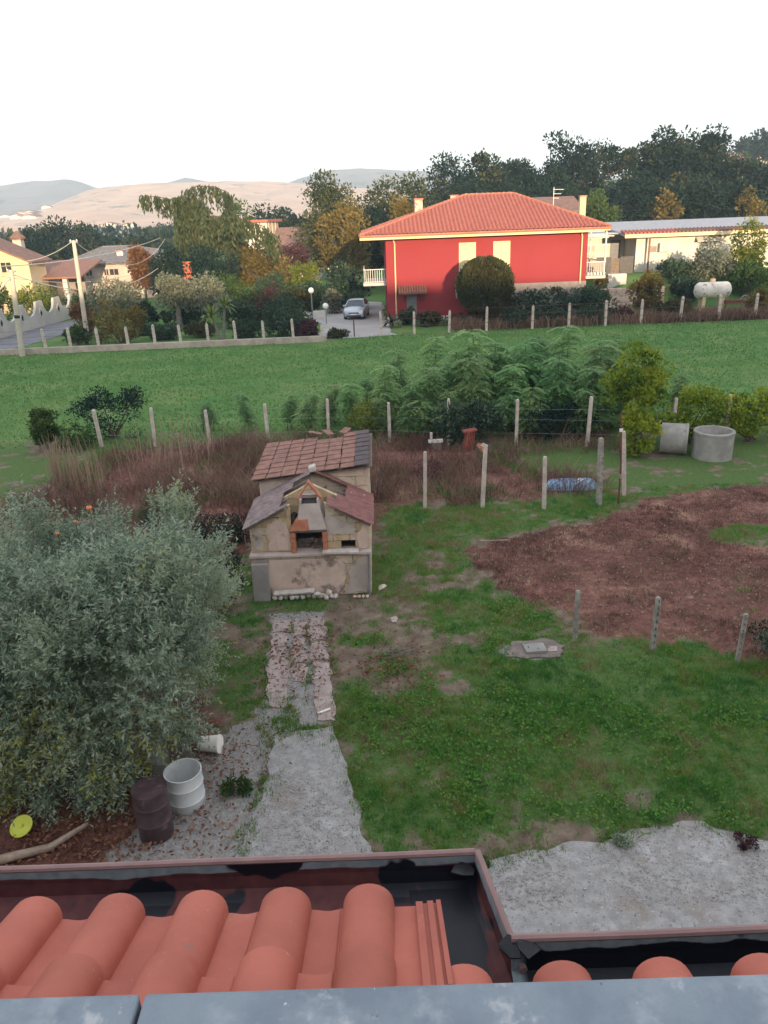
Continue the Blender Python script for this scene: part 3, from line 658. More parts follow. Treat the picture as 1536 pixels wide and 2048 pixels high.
# ================================================================== the old shed with its bread oven
sh = thing('shed', 'small ruined tufa-block shed with bread oven and broken tiled roofs', 'shed', (0, 0, 0))
def clip(poly, a, b, c):
    """keep a*x+b*y<=c"""
    out = []
    for i in range(len(poly)):
        p, q = poly[i], poly[(i+1) % len(poly)]; dp, dq = a*p[0]+b*p[1]-c, a*q[0]+b*q[1]-c
        if dp <= 0: out.append(p)
        if (dp < 0 < dq) or (dq < 0 < dp):
            t = dp/(dp-dq); out.append((p[0]+(q[0]-p[0])*t, p[1]+(q[1]-p[1])*t))
    return out
def blocks(parent, x0, x1, z0, z1, yf, cuts=(), mat='tufa', bw=.40, bh=.21, depth=.1, seed=1, skip=None, axis='y', gap=.012, rough=.012):
    """courses of separate blocks; cuts = half planes (a,b,c) in the wall's plane"""
    r = random.Random(seed); z = z0; row = 0
    while z < z1-.03:
        h = min(bh*r.uniform(.92, 1.06), z1-z); x = x0 - (bw*.5 if row % 2 else 0)*r.uniform(.7, 1.1)
        while x < x1-.02:
            w = bw*r.uniform(.8, 1.15); a, b = max(x, x0)+gap/2, min(x+w, x1)-gap/2
            if b-a > .04 and not (skip and skip((a+b)/2, z+h/2)):
                j = lambda: r.uniform(-1, 1)*.007
                poly = [(a+j(), z+gap/2+j()), (b+j(), z+gap/2+j()), (b+j(), z+h-gap/2+j()), (a+j(), z+h-gap/2+j())]
                for c in cuts:
                    poly = clip(poly, *c)
                    if len(poly) < 3: break
                if len(poly) >= 3:
                    y = yf - r.uniform(0, rough)
                    if axis == 'y': m_ = MB().prism(poly, 'y', y, y+depth)
                    else: m_ = MB().prism(poly, 'x', y+rough, y+rough-depth)
                    m_.build('block', M[mat if r.random() < .75 else ('tufa_pale' if mat == 'tufa' else 'tufa')], parent)
            x += w
        z += h; row += 1
def plaster(parent, pts, yf, mat, seed, thick=.014, amp=.05, axis='y'):
    r = random.Random(seed); out = []; n = len(pts)
    for i in range(n):
        a, b = Vector(pts[i]), Vector(pts[(i+1) % n]); m_ = max(1, int((b-a).length/.07))
        for k in range(m_):
            p = a.lerp(b, k/m_); d = (b-a).normalized(); q = r.uniform(-1, 1)*amp*.5 + (float(vnoise(p.x*6+seed, p.y*6))-.5)*amp*1.5
            out.append((p.x-d.y*q, p.y+d.x*q))
    bm = bmesh.new(); P3 = (lambda p, y: (p[0], y, p[1])) if axis == 'y' else (lambda p, y: (y, p[0], p[1]))
    f = bm.faces.new([bm.verts.new(P3(p, yf)) for p in out]); ex = bmesh.ops.extrude_face_region(bm, geom=[f])
    bmesh.ops.translate(bm, verts=[e for e in ex['geom'] if isinstance(e, bmesh.types.BMVert)], vec=(0, thick, 0) if axis == 'y' else (-thick, 0, 0))
    bmesh.ops.recalc_face_normals(bm, faces=bm.faces); bmesh.ops.triangulate(bm, faces=[q for q in bm.faces if len(q.verts) > 4])
    me = bpy.data.meshes.new('plaster_patch'); bm.to_mesh(me); bm.free(); me.materials.append(M[mat]); return link(bpy.data.objects.new('plaster_patch', me), parent)
XL, XR, YF = -3.00, -.34, 15.66
XA = -1.66; ZE, ZA = 1.70, 2.42; sl = (ZA-ZE)/(XA-XL+.06); slr = (ZA-ZE)/(XR+.06-XA)
cutL = (-sl, 1, ZE-sl*(XL-.06)-.05); cutR = (slr, 1, ZE+slr*(XR+.06)-.05)      # z <= roof underside
# core walls (mortar) with the blocks proud of them
mb = MB(); mb.box(XL+.03, XR-.03, YF+.03, 17.5, -.1, 1.03)
mb.prism([(XL+.03, 1.0), (-2.10, 1.0), (-2.10, 2.0), (XL+.03, 1.62)], 'y', YF+.16, YF+.30)
mb.prism([(-1.30, 1.62), (XR-.03, 1.62), (-.55, 1.75), (-1.30, 2.08)], 'y', YF+.16, YF+.30)
mb.box(XL+.03, XL+.15, YF+.30, 17.5, 1.0, 1.64); mb.box(XR-.15, XR-.03, YF+.20, 17.5, 1.0, 1.64)
mb.prism([(XL+.1, 1.0), (XR-.1, 1.0), (XR-.1, 1.68), (XA, ZA-.09), (XL+.1, 1.68)], 'y', 16.62, 16.8)
mb.box(-1.28, XR-.05, YF+.55, YF+.65, 1.0, 1.64); mb.build('wall_core', M['mortar'], sh)
blocks(sh, XL, XR, 0, .98, YF, mat='tufa_pale', seed=2, bw=.42, bh=.245)
hole = lambda x, z: (-.98 < x < -.60 and 1.05 < z < 1.36)
blocks(sh, XL+.01, -2.06, 1.06, 2.2, YF+.12, (cutL,), 'tufa', seed=4)
blocks(sh, -1.30, XR-.01, 1.06, 2.2, YF+.12, (cutR,), 'tufa', seed=6, skip=hole, bw=.33, bh=.2)
blocks(sh, XL+.15, XR-.12, 1.66, 2.4, 16.56, (cutL, cutR), 'tufa', seed=8, bw=.36, bh=.19)
blocks(sh, YF+.1, 17.46, 0, 1.62, XR-.012, mat='tufa_pale', seed=9, axis='x')
# lower face: render coat partly fallen, crack at the right
plaster(sh, [(-2.62, .10), (-.98, .06), (-.90, .38), (-.86, .72), (-1.05, .92), (-2.60, .95), (-2.72, .5)], YF-.03, 'plaster', 3)
plaster(sh, [(-.90, .04), (-.40, .04), (-.38, .96), (-.50, .99), (-.84, .60)], YF-.032, 'plaster_grey', 5, .018, .04)
plaster(sh, [(-2.98, .55), (-2.66, .5), (-2.62, .96), (-2.97, .98)], YF-.028, 'plaster_grey', 15, .012, .05)
plaster(sh, [(-2.92, 1.1), (-2.72, 1.12), (-2.70, 1.5), (-2.86, 1.58), (-2.95, 1.5)], YF+.09, 'plaster_grey', 6, .016, .05)
plaster(sh, [(-2.60, 1.10), (-2.12, 1.10), (-2.12, 1.62), (-2.30, 1.88), (-2.62, 1.70)], YF+.09, 'plaster', 7, .014, .05)
plaster(sh, [(-1.28, 1.42), (-.72, 1.42), (-.62, 1.58), (-.95, 1.75), (-1.28, 1.9)], YF+.095, 'plaster_grey', 8, .014, .04)
plaster(sh, [(-.60, 1.08), (-.37, 1.06), (-.37, 1.62), (-.48, 1.66), (-.60, 1.4)], YF+.085, 'plaster', 9, .02, .04)
# ledge in front of the oven mouth, and its pale marble sill
mb = MB(); mb.box(XL-.02, XR+.02, YF-.07, YF+.30, .985, 1.055); mb.build('ledge', M['plaster_grey'], sh, bevel=.012)
MB().obox((-.99, YF-.05, 1.085), (.40, 0, -.006), (0, .10, 0), (.0, 0, .026)).build('sill', M['white_stone'], sh, bevel=.006)
# oven mouth: terracotta jambs, lintel, hood and soot-dark chamber with rubble
mb = MB(); mb.box(-2.07, -1.27, YF+.9, YF+.98, 1.0, 1.70); mb.box(-2.09, -2.02, YF+.30, YF+.95, 1.0, 1.7); mb.box(-1.32, -1.26, YF+.30, YF+.95, 1.0, 1.7); mb.box(-2.07, -1.27, YF+.30, YF+.95, 1.0, 1.02); mb.build('oven_chamber', M['soot'], sh)
MB().box(-.99, -.60, YF+.42, YF+.5, 1.0, 1.5).build('niche_back', M['soot'], sh)
for x in (-2.03, -1.33):
    for k in range(4):
        MB().obox((x+.006*(k % 2), YF+.075, 1.12+k*.118), (.052, 0, 0), (0, .09, 0), (0, 0, .055)).build('brick', M['terracotta_brick'], sh, bevel=.006)
MB().box(-2.09, -1.28, YF+.02, YF+.16, 1.532, 1.582).build('lintel', M['old_wood'], sh, bevel=.006)
# hood: a tapering breast up to the flue
def frustum(b, t, z0, z1):
    return MB().add([(b[0], b[2], z0), (b[1], b[2], z0), (b[1], b[3], z0), (b[0], b[3], z0), (t[0], t[2], z1), (t[1], t[2], z1), (t[1], t[3], z1), (t[0], t[3], z1)], [(0, 3, 2, 1), (4, 5, 6, 7), (0, 1, 5, 4), (1, 2, 6, 5), (2, 3, 7, 6), (3, 0, 4, 7)])
frustum((-1.96, -1.27, YF+.00, YF+.5), (-1.84, -1.42, YF+.14, YF+.5), 1.585, 2.18).build('hood', M['plaster_grey'], sh, bevel=.02)
frustum((-2.10, -1.66, YF-.03, YF+.2), (-1.94, -1.68, YF+.02, YF+.2), 1.588, 1.84).build('hood_tile', M['terracotta_brick'], sh, bevel=.012)
mb = MB(); mb.box(-1.84, -1.80, YF+.12, YF+.5, 2.18, 2.26); mb.box(-1.46, -1.42, YF+.12, YF+.5, 2.18, 2.26); mb.box(-1.84, -1.42, YF+.44, YF+.5, 2.18, 2.27); mb.build('flue_rim', M['plaster_grey'], sh)
MB().box(-1.795, -1.465, YF+.13, YF+.44, 2.182, 2.19).build('flue_opening', M['soot'], sh)
for s in (-1, 1):
    MB().obox((-1.63+s*.125, YF+.34, 2.42), (s*.13, 0, -.19), (0, .10, 0), (.012, 0, .012*s)).build('flue_cap_tile', M['terracotta_brick'], sh)
r = random.Random(12)
for k in range(15):
    s = r.uniform(.04, .11); c = Vector((r.uniform(-1.92, -1.42), YF+r.uniform(.25, .6), 1.05+abs(r.gauss(0, .13))))
    rot = Matrix.Rotation(r.uniform(0, 3), 3, 'Z') @ Matrix.Rotation(r.uniform(0, 3), 3, 'X')
    MB().obox(c, rot @ Vector((s, 0, 0)), rot @ Vector((0, s*.5, 0)), rot @ Vector((0, 0, s*.3))).build('rubble', M[r.choice(['plaster_grey', 'mortar', 'old_tile'])], sh)
# gable roof, mostly gone in the middle
def flat_tile(L, W, mat, ribs=0, th=.018):
    mb = MB(); mb.box(-W/2, W/2, 0, L, 0, th)
    for k in range(ribs):
        x = -W/2 + (k+.5)*W/ribs; mb.prism([(x-W/ribs*.3, th), (x+W/ribs*.3, th), (x, th+.016)], 'y', 0, L)
    me = mb.mesh('tile', M[mat]); return me
def lay(parent, mesh, p0, eu, ev, nu, nv, su, sv, keep=None, seed=1, lift=.016, name='tile'):
    """tiles laid from corner p0: eu along the eave, ev up the slope"""
    r = random.Random(seed); eu, ev = Vector(eu).normalized(), Vector(ev).normalized(); n = eu.cross(ev).normalized()
    if n.z < 0: n = -n
    B0 = Matrix((eu, ev, n)).transposed()
    if B0.determinant() < 0: B0 = Matrix((-eu, ev, n)).transposed()
    for j in range(nv):
        for i in range(nu):
            if keep and not keep(i, j, r): continue
            o = bpy.data.objects.new(name, mesh); link(o, parent)
            rot = Matrix.Rotation(r.gauss(0, .018), 3, 'Z') @ Matrix.Rotation(-.045+r.gauss(0, .012), 3, 'X')
            o.matrix_local = Matrix.Translation(Vector(p0)+eu*(su*(i+.5)+r.gauss(0, .004))+ev*(sv*j+r.gauss(0, .007))+n*(lift+abs(r.gauss(0, .004)))) @ (B0 @ rot).to_4x4()
tm_l = flat_tile(.27, .20, 'old_tile_grey', 2); tm_r = flat_tile(.27, .20, 'old_tile_maroon', 2)
upl = Vector((XA-XL+.06, 0, ZA-ZE)); upr = Vector((XA-XR-.06, 0, ZA-ZE)); Lr = upl.length
lay(sh, tm_l, (XL-.09, YF-.10, ZE-.02), (0, 1, 0), upl, 10, 7, .196, .215, lambda i, j, r: (j < 5-(i < 5)*0 and not (j >= 4 and 0 < i < 6)) or i >= 8, 3)
lay(sh, tm_r, (XR+.09, YF-.10, ZE-.02), (0, 1, 0), upr, 10, 7, .196, .215, lambda i, j, r: (j < 3 or (j == 3 and i < 5) or i >= 9 or (j == 4 and i < 3)), 4)
for k in range(4):
    y = YF-.02+k*.6; f1_, f2_ = (.62 if k < 2 else .98), (.55 if k < 3 else .98)
    MB().bar((XL-.03, y, ZE-.03), (XL-.03+upl.x*f1_, y, ZE-.03+upl.z*f1_), .06, .05).build('rafter', M['old_wood'], sh)
    MB().bar((XR+.03, y, ZE-.03), (XR+.03+upr.x*f2_, y, ZE-.03+upr.z*f2_), .06, .05).build('rafter', M['old_wood'], sh)
MB().obox((XA, 17.42, ZA+.04), (.08, 0, .02), (0, .10, 0), (-.01, 0, .07)).build('ridge_stone', M['white_stone'], sh, bevel=.015)
# tall back room with lean-to roof of flat clay tiles
ZL, ZR_, YB0, YB1 = 2.22, 2.50, 17.52, 20.4
mb = MB(); mb.prism([(XL+.06, -.1), (XR-.03, -.1), (XR-.03, ZR_-.09), (XL+.06, ZL-.09)], 'y', YB0+.03, YB1); mb.build('wall_core', M['plaster_grey'], sh)
cutT = (-(ZR_-ZL)/(XR-XL), 1, ZL-.10-(ZR_-ZL)/(XR-XL)*XL)
blocks(sh, XL+.03, XR, 1.5, 2.5, YB0, (cutT,), 'tufa_pale', seed=21, bw=.44, bh=.24)
blocks(sh, YB0+.02, YB1, 0, 2.36, XR-.012, mat='tufa_pale', seed=22, axis='x', bw=.42, bh=.25)
plaster(sh, [(XL+.06, 1.6), (-1.9, 1.6), (-2.0, 2.16), (XL+.08, 2.06)], YB0-.03, 'plaster_grey', 17, .014, .04)
tf = flat_tile(.41, .335, 'old_tile', 0, .02); td = flat_tile(.41, .34, 'tile_dark', 0, .022)
rx = Vector((XR-XL, 0, ZR_-ZL))
def _mis(i, j, r): return not (j == 7 and i in (4, 5)) 
lay(sh, tf, (XL-.13, YB0-.16, ZL-.03), rx, (0, 1, .012), 7, 8, .356, .375, _mis, 6, .03)
lay(sh, td, (XL-.13+.356*7*rx.normalized().x, YB0-.18, ZL-.03+.356*7*rx.normalized().z), rx, (0, 1, .012), 1, 8, .34, .375, None, 7, .045)
mb = MB(); mb.prism([(XL-.10, ZL-.085), (XR+.1, ZR_-.085), (XR+.1, ZR_-.05), (XL-.10, ZL-.05)], 'y', YB0-.10, YB1+.02); mb.build('roof_board', M['old_wood'], sh)
for (x, y, a) in ((-1.35, 20.2, .5), (-1.05, 20.32, -.4), (-1.6, 20.3, 1.3)):
    o = bpy.data.objects.new('loose_tile', flat_tile(.38, .2, 'old_tile')); link(o, sh); o.location = (x, y, 2.50); o.rotation_euler = (.12, .1, a)
# leaning boards, stones and pipes at its foot
t = tag(MB().obox((-2.80, YF-.16, .43), (.185, 0, 0), (0, .022, .006), (0, .035, .45)).build('concrete_board', M['grey_board'], bevel=.006), 'upright grey board leaning at the left corner of the shed', 'board')
t = tag(MB().tube([(-.40, YF-.12, 0), (-.37, YF-.07, .98)], .026, 8).build('grey_pipe', M['grey_metal'], smooth=True), 'grey pipe standing at the right corner of the shed front', 'pipe')
def rock(name, c, s, seed, mat, parent=None):
    r = random.Random(seed); bm = bmesh.new(); bmesh.ops.create_icosphere(bm, subdivisions=1, radius=1)
    for v in bm.verts: v.co *= r.uniform(.7, 1.15); v.co = Vector((v.co.x*s[0], v.co.y*s[1], v.co.z*s[2]))
    me = bpy.data.meshes.new(name); bm.to_mesh(me); bm.free(); me.materials.append(M[mat]); o = link(bpy.data.objects.new(name, me), parent); o.location = c; o.rotation_euler = (0, 0, r.uniform(0, 3)); return o
r = random.Random(4)
for k in range(9):
    x = -2.52+k*.125; o = rock('stone', (x, YF-.18+r.uniform(-.05, .05), .07), (r.uniform(.07, .11), .07, r.uniform(.06, .10)), k, 'white_stone'); tag(o, 'white rubble stone in the left pile at the shed foot', 'stone', 'rubble under the long white slab')
tag(MB().obox((-2.08, YF-.17, .185), (.46, .01, .012), (0, .085, .0), (-.001, -.0, .028)).build('stone_slab', M['white_stone'], bevel=.012), 'long white slab lying on rubble against the shed front', 'slab')
for k in range(7):
    o = rock('stone', (-1.33+r.uniform(-.25, .25), YF-.2+r.uniform(-.06, .06), .06+.10*(k > 4)), (r.uniform(.07, .12), .07, r.uniform(.05, .08)), 40+k, 'white_stone'); tag(o, 'white stone in the right-hand rubble heap before the shed', 'stone', 'right rubble heap')
for k in range(4):
    o = rock('stone', (-.72+k*.09, YF-.22, .035), (r.uniform(.04, .07), .05, .04), 60+k, 'tufa_pale'); tag(o, 'small tan stone near the pipe at the shed corner', 'stone', 'stones by the pipe')
o = rock('stone', (-.1, 15.9, .03), (.17, .12, .05), 71, 'white_stone'); tag(o, 'flat pale stone in the grass right of the shed', 'stone')
o = rock('stone', (.12, 14.35, .02), (.16, .09, .03), 72, 'path_slab'); tag(o, 'flat pinkish stone set in grass before the shed', 'stone')
# ================================================================== things in the yard
def drum(name, label, loc, r, h, mat, ribs, open_top=False, tilt=(0, 0), cat='drum', lip=.012, inner='soot'):
    t = thing(name, label, cat, loc); t.rotation_euler = (tilt[0], tilt[1], .3)
    pr = [(0, 0), (r*.94, 0), (r*.985, .015)]
    for z in ribs: pr += [(r*.985, z-.022), (r*1.0, z-.012), (r*1.022, z), (r*1.0, z+.012), (r*.985, z+.022)]
    pr += [(r*.985, h-.03), (r*1.01, h-.012), (r*1.01, h)]
    if open_top: pr += [(r*.95, h), (r*.94, h-.05), (r*.93, .06), (0, .06)]
    else: pr += [(r*.96, h), (r*.95, h-.018), (0, h-.014)]
    MB().lathe(pr, 28).build('body', M[mat], t, smooth=True)
    return t
d1 = drum('oil_drum', 'dark brown ribbed steel drum beside the olive tree', (-3.36, 8.52, .0), .24, .80, 'drum_brown', [.30, .58])
MB().lathe([(0, 0), (.03, 0), (.032, .014), (.02, .02), (0, .02)], 12, (.12, .08, .826)).build('bung', M['dark_metal'], d1, smooth=True)
d2 = drum('plastic_barrel', 'white ribbed barrel with open top standing behind the brown drum', (-3.06, 9.1, 0), .27, .60, 'drum_white', [.16, .40], True, cat='barrel')
d3 = drum('plastic_barrel', 'tall white barrel half hidden under olive branches behind the open barrel', (-3.60, 9.95, 0), .27, .88, 'drum_white', [.25, .62], False, cat='barrel')
nmat('mustard', (.20, .165, .05), (.15, .125, .045), 5, .6)
ml = MB().obox((-3.22, 9.78, .74), (.20, .05, .05), (-.03, .13, .04), (0, -.006, .018)).build('feed_sack', M['mustard'], bevel=.015)
tag(ml, 'flat mustard yellow sack lying among the white barrels', 'sack')
MB().obox((-3.26, 9.74, .36), (.16, .03, 0), (-.03, .11, 0), (0, 0, .345)).build('support_crate', M['old_wood']); tag(bpy.data.objects['support_crate'], 'dark wooden crate under the mustard yellow sack', 'crate')  # hidden support block that holds the sack up
# white bucket on its side
bk = thing('bucket', 'white bucket lying on its side at the edge of the path', 'bucket', (-2.95, 10.28, .145)); bk.rotation_euler = (0, R(88), R(-8))
MB().lathe([(0, -.16), (.115, -.16), (.12, -.15), (.142, .14), (.152, .145), (.152, .165), (.138, .165), (.136, .14), (.11, -.14), (0, -.14)], 26).build('body', M['bucket_white'], bk, smooth=True)
MB().lathe([(0, .166), (.150, .166), (.15, .176), (0, .178)], 26).build('lid', M['bucket_white'], bk, smooth=True)
hd = MB(); hd.tube([(.145*math.cos(a), .145*math.sin(a)*.4+.14, .13-.05*math.sin(a)) for a in np.linspace(0, math.pi, 9)], .004, 6); hd.build('handle', M['grey_metal'], bk)
# yellow lid leaning in the litter
yl_ = thing('round_lid', 'bright yellow round plastic lid lying under the olive tree', 'lid', (-5.28, 8.62, .12)); yl_.rotation_euler = (R(24), R(-14), .3)
MB().lathe([(0, 0), (.145, 0), (.16, .012), (.16, .03), (.135, .03), (.125, .022), (0, .026)], 28).build('disc', M['yellow_plastic'], yl_, smooth=True)
MB().lathe([(0, .026), (.03, .026), (.028, .045), (0, .048)], 12).build('knob', M['yellow_plastic'], yl_, smooth=True)
# fallen branches
lg = MB(); lg.tube([(-5.75, 7.95, .05), (-5.2, 8.1, .09), (-4.75, 8.25, .08), (-4.35, 8.62, .13)], [.075, .065, .055, .03], 9); tag(lg.build('log', M['deadwood'], smooth=True), 'pale fallen log on the litter below the olive tree', 'log')
rb = random.Random(9)
tw = MB()
for k in range(16):
    a = rb.uniform(-.5, .7); p = Vector((.02+rb.uniform(-.25, .3), 12.95+rb.uniform(-.15, .2), .05)); l = rb.uniform(.2, .5)
    tw.tube([p, p+Vector((math.cos(a)*l*.5, math.sin(a)*l*.5, rb.uniform(.02, .1))), p+Vector((math.cos(a+.3)*l, math.sin(a+.3)*l, rb.uniform(0, .06)))], [.008, .007, .003], 5)
o = tw.build('cut_branches', M['bark_grey']); o.name = 'brushwood'; tag(o, 'grey heap of dry cut twigs in the grass before the shed', 'twigs', kind='stuff')
tag(MB().obox((-1.16, 11.18, .05), (.10, .05, .005), (-.008, .016, 0), (0, 0, .012)).build('wood_chip', M['bucket_white']), 'small pale stick lying at the end of the broken slabs', 'stick')
tag(MB().bar((2.45, 18.2, .08), (3.25, 18.25, .05), .03, .02).build('stick', M['deadwood']), 'thin straight stick lying at the edge of the burnt patch', 'stick')
# posts
def post_mesh(h, w=.10, mat='concrete_post', top='round', seed=0):
    mb = MB(); w2 = w/2; prof = [(w2, -.25), (w2*.98, h*.5), (w2*.94, h-.06)]
    prof += ([(w2*.82, h-.02), (w2*.45, h)] if top == 'round' else [(w2*.3, h)])
    for r_, z in prof: mb.v += [(-r_, -r_, z), (r_, -r_, z), (r_, r_, z), (-r_, r_, z)]
    for i in range(len(prof)-1):
        for k in range(4): mb.f.append((i*4+k, i*4+(k+1) % 4, (i+1)*4+(k+1) % 4, (i+1)*4+k))
    e = (len(prof)-1)*4; mb.f += [(3, 2, 1, 0), (e, e+1, e+2, e+3)]
    return mb.mesh('post', M[mat])
PM = post_mesh(1.8)
yard_posts = [((1.2, 20.97), (1.23, 20.97, 1.70), 'leftmost free-standing concrete post in the yard, nearest the shed', .10, 'concrete_post'),
              ((2.85, 20.79), (2.92, 20.8, 1.88), 'second concrete post from the shed, with a bent broken top', .105, 'concrete_post'),
              ((4.57, 20.49), (4.54, 20.5, 1.57), 'shortest concrete post, standing just left of the blue tub', .11, 'concrete_post'),
              ((6.18, 20.64), (6.10, 20.6, 2.02), 'tall stained concrete post standing just right of the blue tub', .12, 'concrete_post_dark'),
              ((7.13, 21.38), (6.98, 21.4, 1.96), 'concrete post with the rusty iron rod close beside it', .11, 'concrete_post')]
for i, (b, tp, lab, w, mt) in enumerate(yard_posts):
    t = thing('concrete_post', lab, 'post', (b[0], b[1], 0), group='free-standing posts across the yard')
    d = Vector(tp)-Vector((b[0], b[1], 0)); o = bpy.data.objects.new('shaft', post_mesh(d.length, w, mt)); link(o, t)
    o.rotation_euler = d.to_track_quat('Z', 'Y').to_euler(); t.rotation_euler = (0, 0, 0)
    if i == 1: MB().obox((.045, 0, 1.86), (.07, 0, -.035), (0, .05, 0), (.02, 0, .035)).build('broken_top', M['concrete_post'], t)
    if i == 3:
        for z in (.5, .95, 1.4): MB().box(-.012, .012, -.075, -.055, z, z+.05).build('wire_hook', M['rust'], t)
rp = thing('iron_rod', 'thin rusty iron rod with a white tie, taller than the posts', 'rod', (6.75, 20.66, 0))
MB().tube([(0, 0, -.2), (-.02, 0, 1.2), (-.12, 0, 2.68)], .026, 8).build('shaft', M['rust'], rp, smooth=True)
MB().lathe([(.03, 0), (.05, .01), (.05, .09), (.03, .1)], 10, (-.085, 0, 2.14)).build('white_tie', M['bucket_white'], rp, smooth=True)
MB().lathe([(.03, 0), (.036, .01), (.036, .12), (.03, .13)], 10, (-.01, 0, .78)).build('wire_wrap', M['deadwood'], rp, smooth=True)
def slotted_post(h, w=.085, dep=.07):
    mb = MB(); n = 6; bar_ = .07; sl_ = (h-.15-bar_*(n+1))/n; web = w*.30
    mb.box(-w/2, -w/2+web, -dep/2, dep/2, -.2, h-.03); mb.box(w/2-web, w/2, -dep/2, dep/2, -.2, h-.03)
    z = .06
    for k in range(n+1):
        mb.box(-w/2+web-.001, w/2-web+.001, -dep/2+.004, dep/2-.004, z-(.2 if k == 0 else 0), z+bar_); z += bar_+sl_
    mb.prism([(-w/2, h-.032), (w/2, h-.032), (w/2, h-.01), (w*.28, h+.02), (-w*.28, h+.02), (-w/2, h-.01)], 'y', -dep/2, dep/2)
    return mb
for (b, h, rz, lab, lean) in (((3.69, 13.28), 1.08, .9, 'short slotted concrete post beside the manhole, leftmost of the near three', .0),
                             ((5.06, 12.81), 1.12, .25, 'short slotted concrete post in the middle of the near three', .02),
                             ((6.46, 12.27), 1.0, -.35, 'short slotted concrete post at the right edge beside the dark bush', .03)):
    t = thing('slotted_post', lab, 'post', (b[0], b[1], 0), rz, 'short slotted posts'); t.rotation_euler = (0, lean, rz)
    slotted_post(h).build('shaft', M['concrete_post_dark'], t)
# concrete well rings
def ring(name, label, loc, ro, ri, h, rot=(0, 0, 0)):
    t = thing(name, label, 'well ring', loc, group='concrete well rings by the vine hedge'); t.rotation_euler = rot
    MB().lathe([(ri, 0), (ro, 0), (ro, h-.09), (ro+.02, h-.08), (ro+.02, h-.02), (ro, h), (ri+.02, h), (ri, h-.03), (ri, 0)], 40, cap=False).build('ring', M['concrete_ring'], t, smooth=True); return t
ring('well_ring', 'grey concrete well ring standing upright with open top', (11.1, 24.75, 0), .64, .54, .92)
t = ring('well_ring', 'grey concrete well ring lying on its side left of the upright one', (9.60, 25.45, .53), .52, .43, .86, (0, R(90), R(-22)))
# blue tub behind the posts
bt = thing('tub', 'blue plastic tub lying overturned behind the row of pale posts', 'tub', (5.75, 22.3, 0), R(-8))
bm = bmesh.new(); 
for z, a, b_ in ((0, .80, .36), (.10, .79, .35), (.25, .74, .30), (.30, .68, .25)):
    pass
mbt = MB(); rows = [(0, .82, .42), (.03, .82, .42), (.035, .78, .38), (.13, .74, .33), (.19, .66, .26), (.215, .55, .19)]; n = 28
for z, a, b_ in rows:
    for k in range(n):
        th = 2*math.pi*k/n; c, s = math.cos(th), math.sin(th); e = .55
        mbt.v.append((a*math.copysign(abs(c)**e, c), b_*math.copysign(abs(s)**e, s), z+.03*c))
for i in range(len(rows)-1):
    for k in range(n): mbt.f.append((i*n+k, i*n+(k+1) % n, (i+1)*n+(k+1) % n, (i+1)*n+k))
mbt.f.append(tuple((len(rows)-1)*n+k for k in range(n))); mbt.build('shell', M['blue_plastic'], bt, smooth=True)
MB().box(.2, .42, -.08, .08, .20, .235).build('patch', M['bucket_white'], bt)
# clutter along the field fence
tl = thing('tile_stack', 'leaning stack of reddish clay slabs under the laurel bush', 'tile stack', (2.96, 26.6, 0), .15)
for k in range(5): MB().obox((.05+.075*k, .05*k, .34), (.022, 0, 0), (0, .24, 0), (.06, .06, .34)).build('clay_slab', M['red_bricks'], tl, bevel=.006)
MB().obox((.2, 0, .72), (.24, .02, .02), (-.01, .16, 0), (0, 0, .03)).build('top_slab', M['red_bricks'], tl)
ct = thing('clay_tile', 'orange curved clay tile leaning near the reddish stack', 'tile', (3.6, 26.0, .0)); ct.rotation_euler = (R(35), R(20), .6)
mbc = MB()
for y in (0, .45):
    for k in range(7): a = math.pi*k/6; mbc.v.append((.13*math.cos(a), y, .1*math.sin(a)))
    for k in range(7): a = math.pi*k/6; mbc.v.append((.115*math.cos(a), y, .085*math.sin(a)))
for k in range(6): mbc.f += [(k, k+1, 14+k+1, 14+k), (7+k+1, 7+k, 21+k, 21+k+1), (k+1, k, 7+k, 7+k+1), (14+k, 14+k+1, 21+k+1, 21+k)]
mbc.build('shell', M['terracotta_brick'], ct)
pk = thing('plank', 'short white plank with an upright stub among the dry weeds', 'plank', (1.95, 26.7, .3), .1)
MB().box(-.26, .26, -.05, .05, 0, .11).build('board', M['white_metal'], pk); MB().box(-.2, -.12, -.05, .03, .11, .38).build('stub', M['concrete_post'], pk); MB().box(-.2, .2, -.04, .04, -.3, 0).build('foot', M['old_wood'], pk)
# persimmons on a bare twig above the olive
for (u, v, Y_, s, lab) in ((178, 1016, 11.9, .05, 'largest orange persimmon on a bare twig above the olives'), (150, 1043, 11.7, .03, 'small yellow-orange persimmon below the largest one'), (115, 1067, 11.6, .03, 'small orange persimmon left of the olive top')):
    x, y, z = A(u, v, Y_); tw_ = MB().tube([(x-.15, y+.3, 2.2), (x-.03, y+.1, z-.25), (x, y, z+s)], [.02, .012, .006], 6).build('bare_twig', M['bark_grey']); tag(tw_, lab.replace('persimmon', 'twig bearing the persimmon').split(' on a')[0].replace('orange twig', 'bare twig').replace('yellow-bare', 'bare'), 'twig')
    t = thing('persimmon', lab, 'fruit', (x, y, z)); MB().lathe([(0, -s*.8), (s*.6, -s*.65), (s, 0), (s*.75, s*.6), (s*.2, s*.72), (0, s*.66)], 14).build('flesh', M['orange_fruit'], t, smooth=True); MB().lathe([(0, s*.7), (s*.35, s*.74), (0, s*.86)], 6).build('calyx', M['bark'], t)
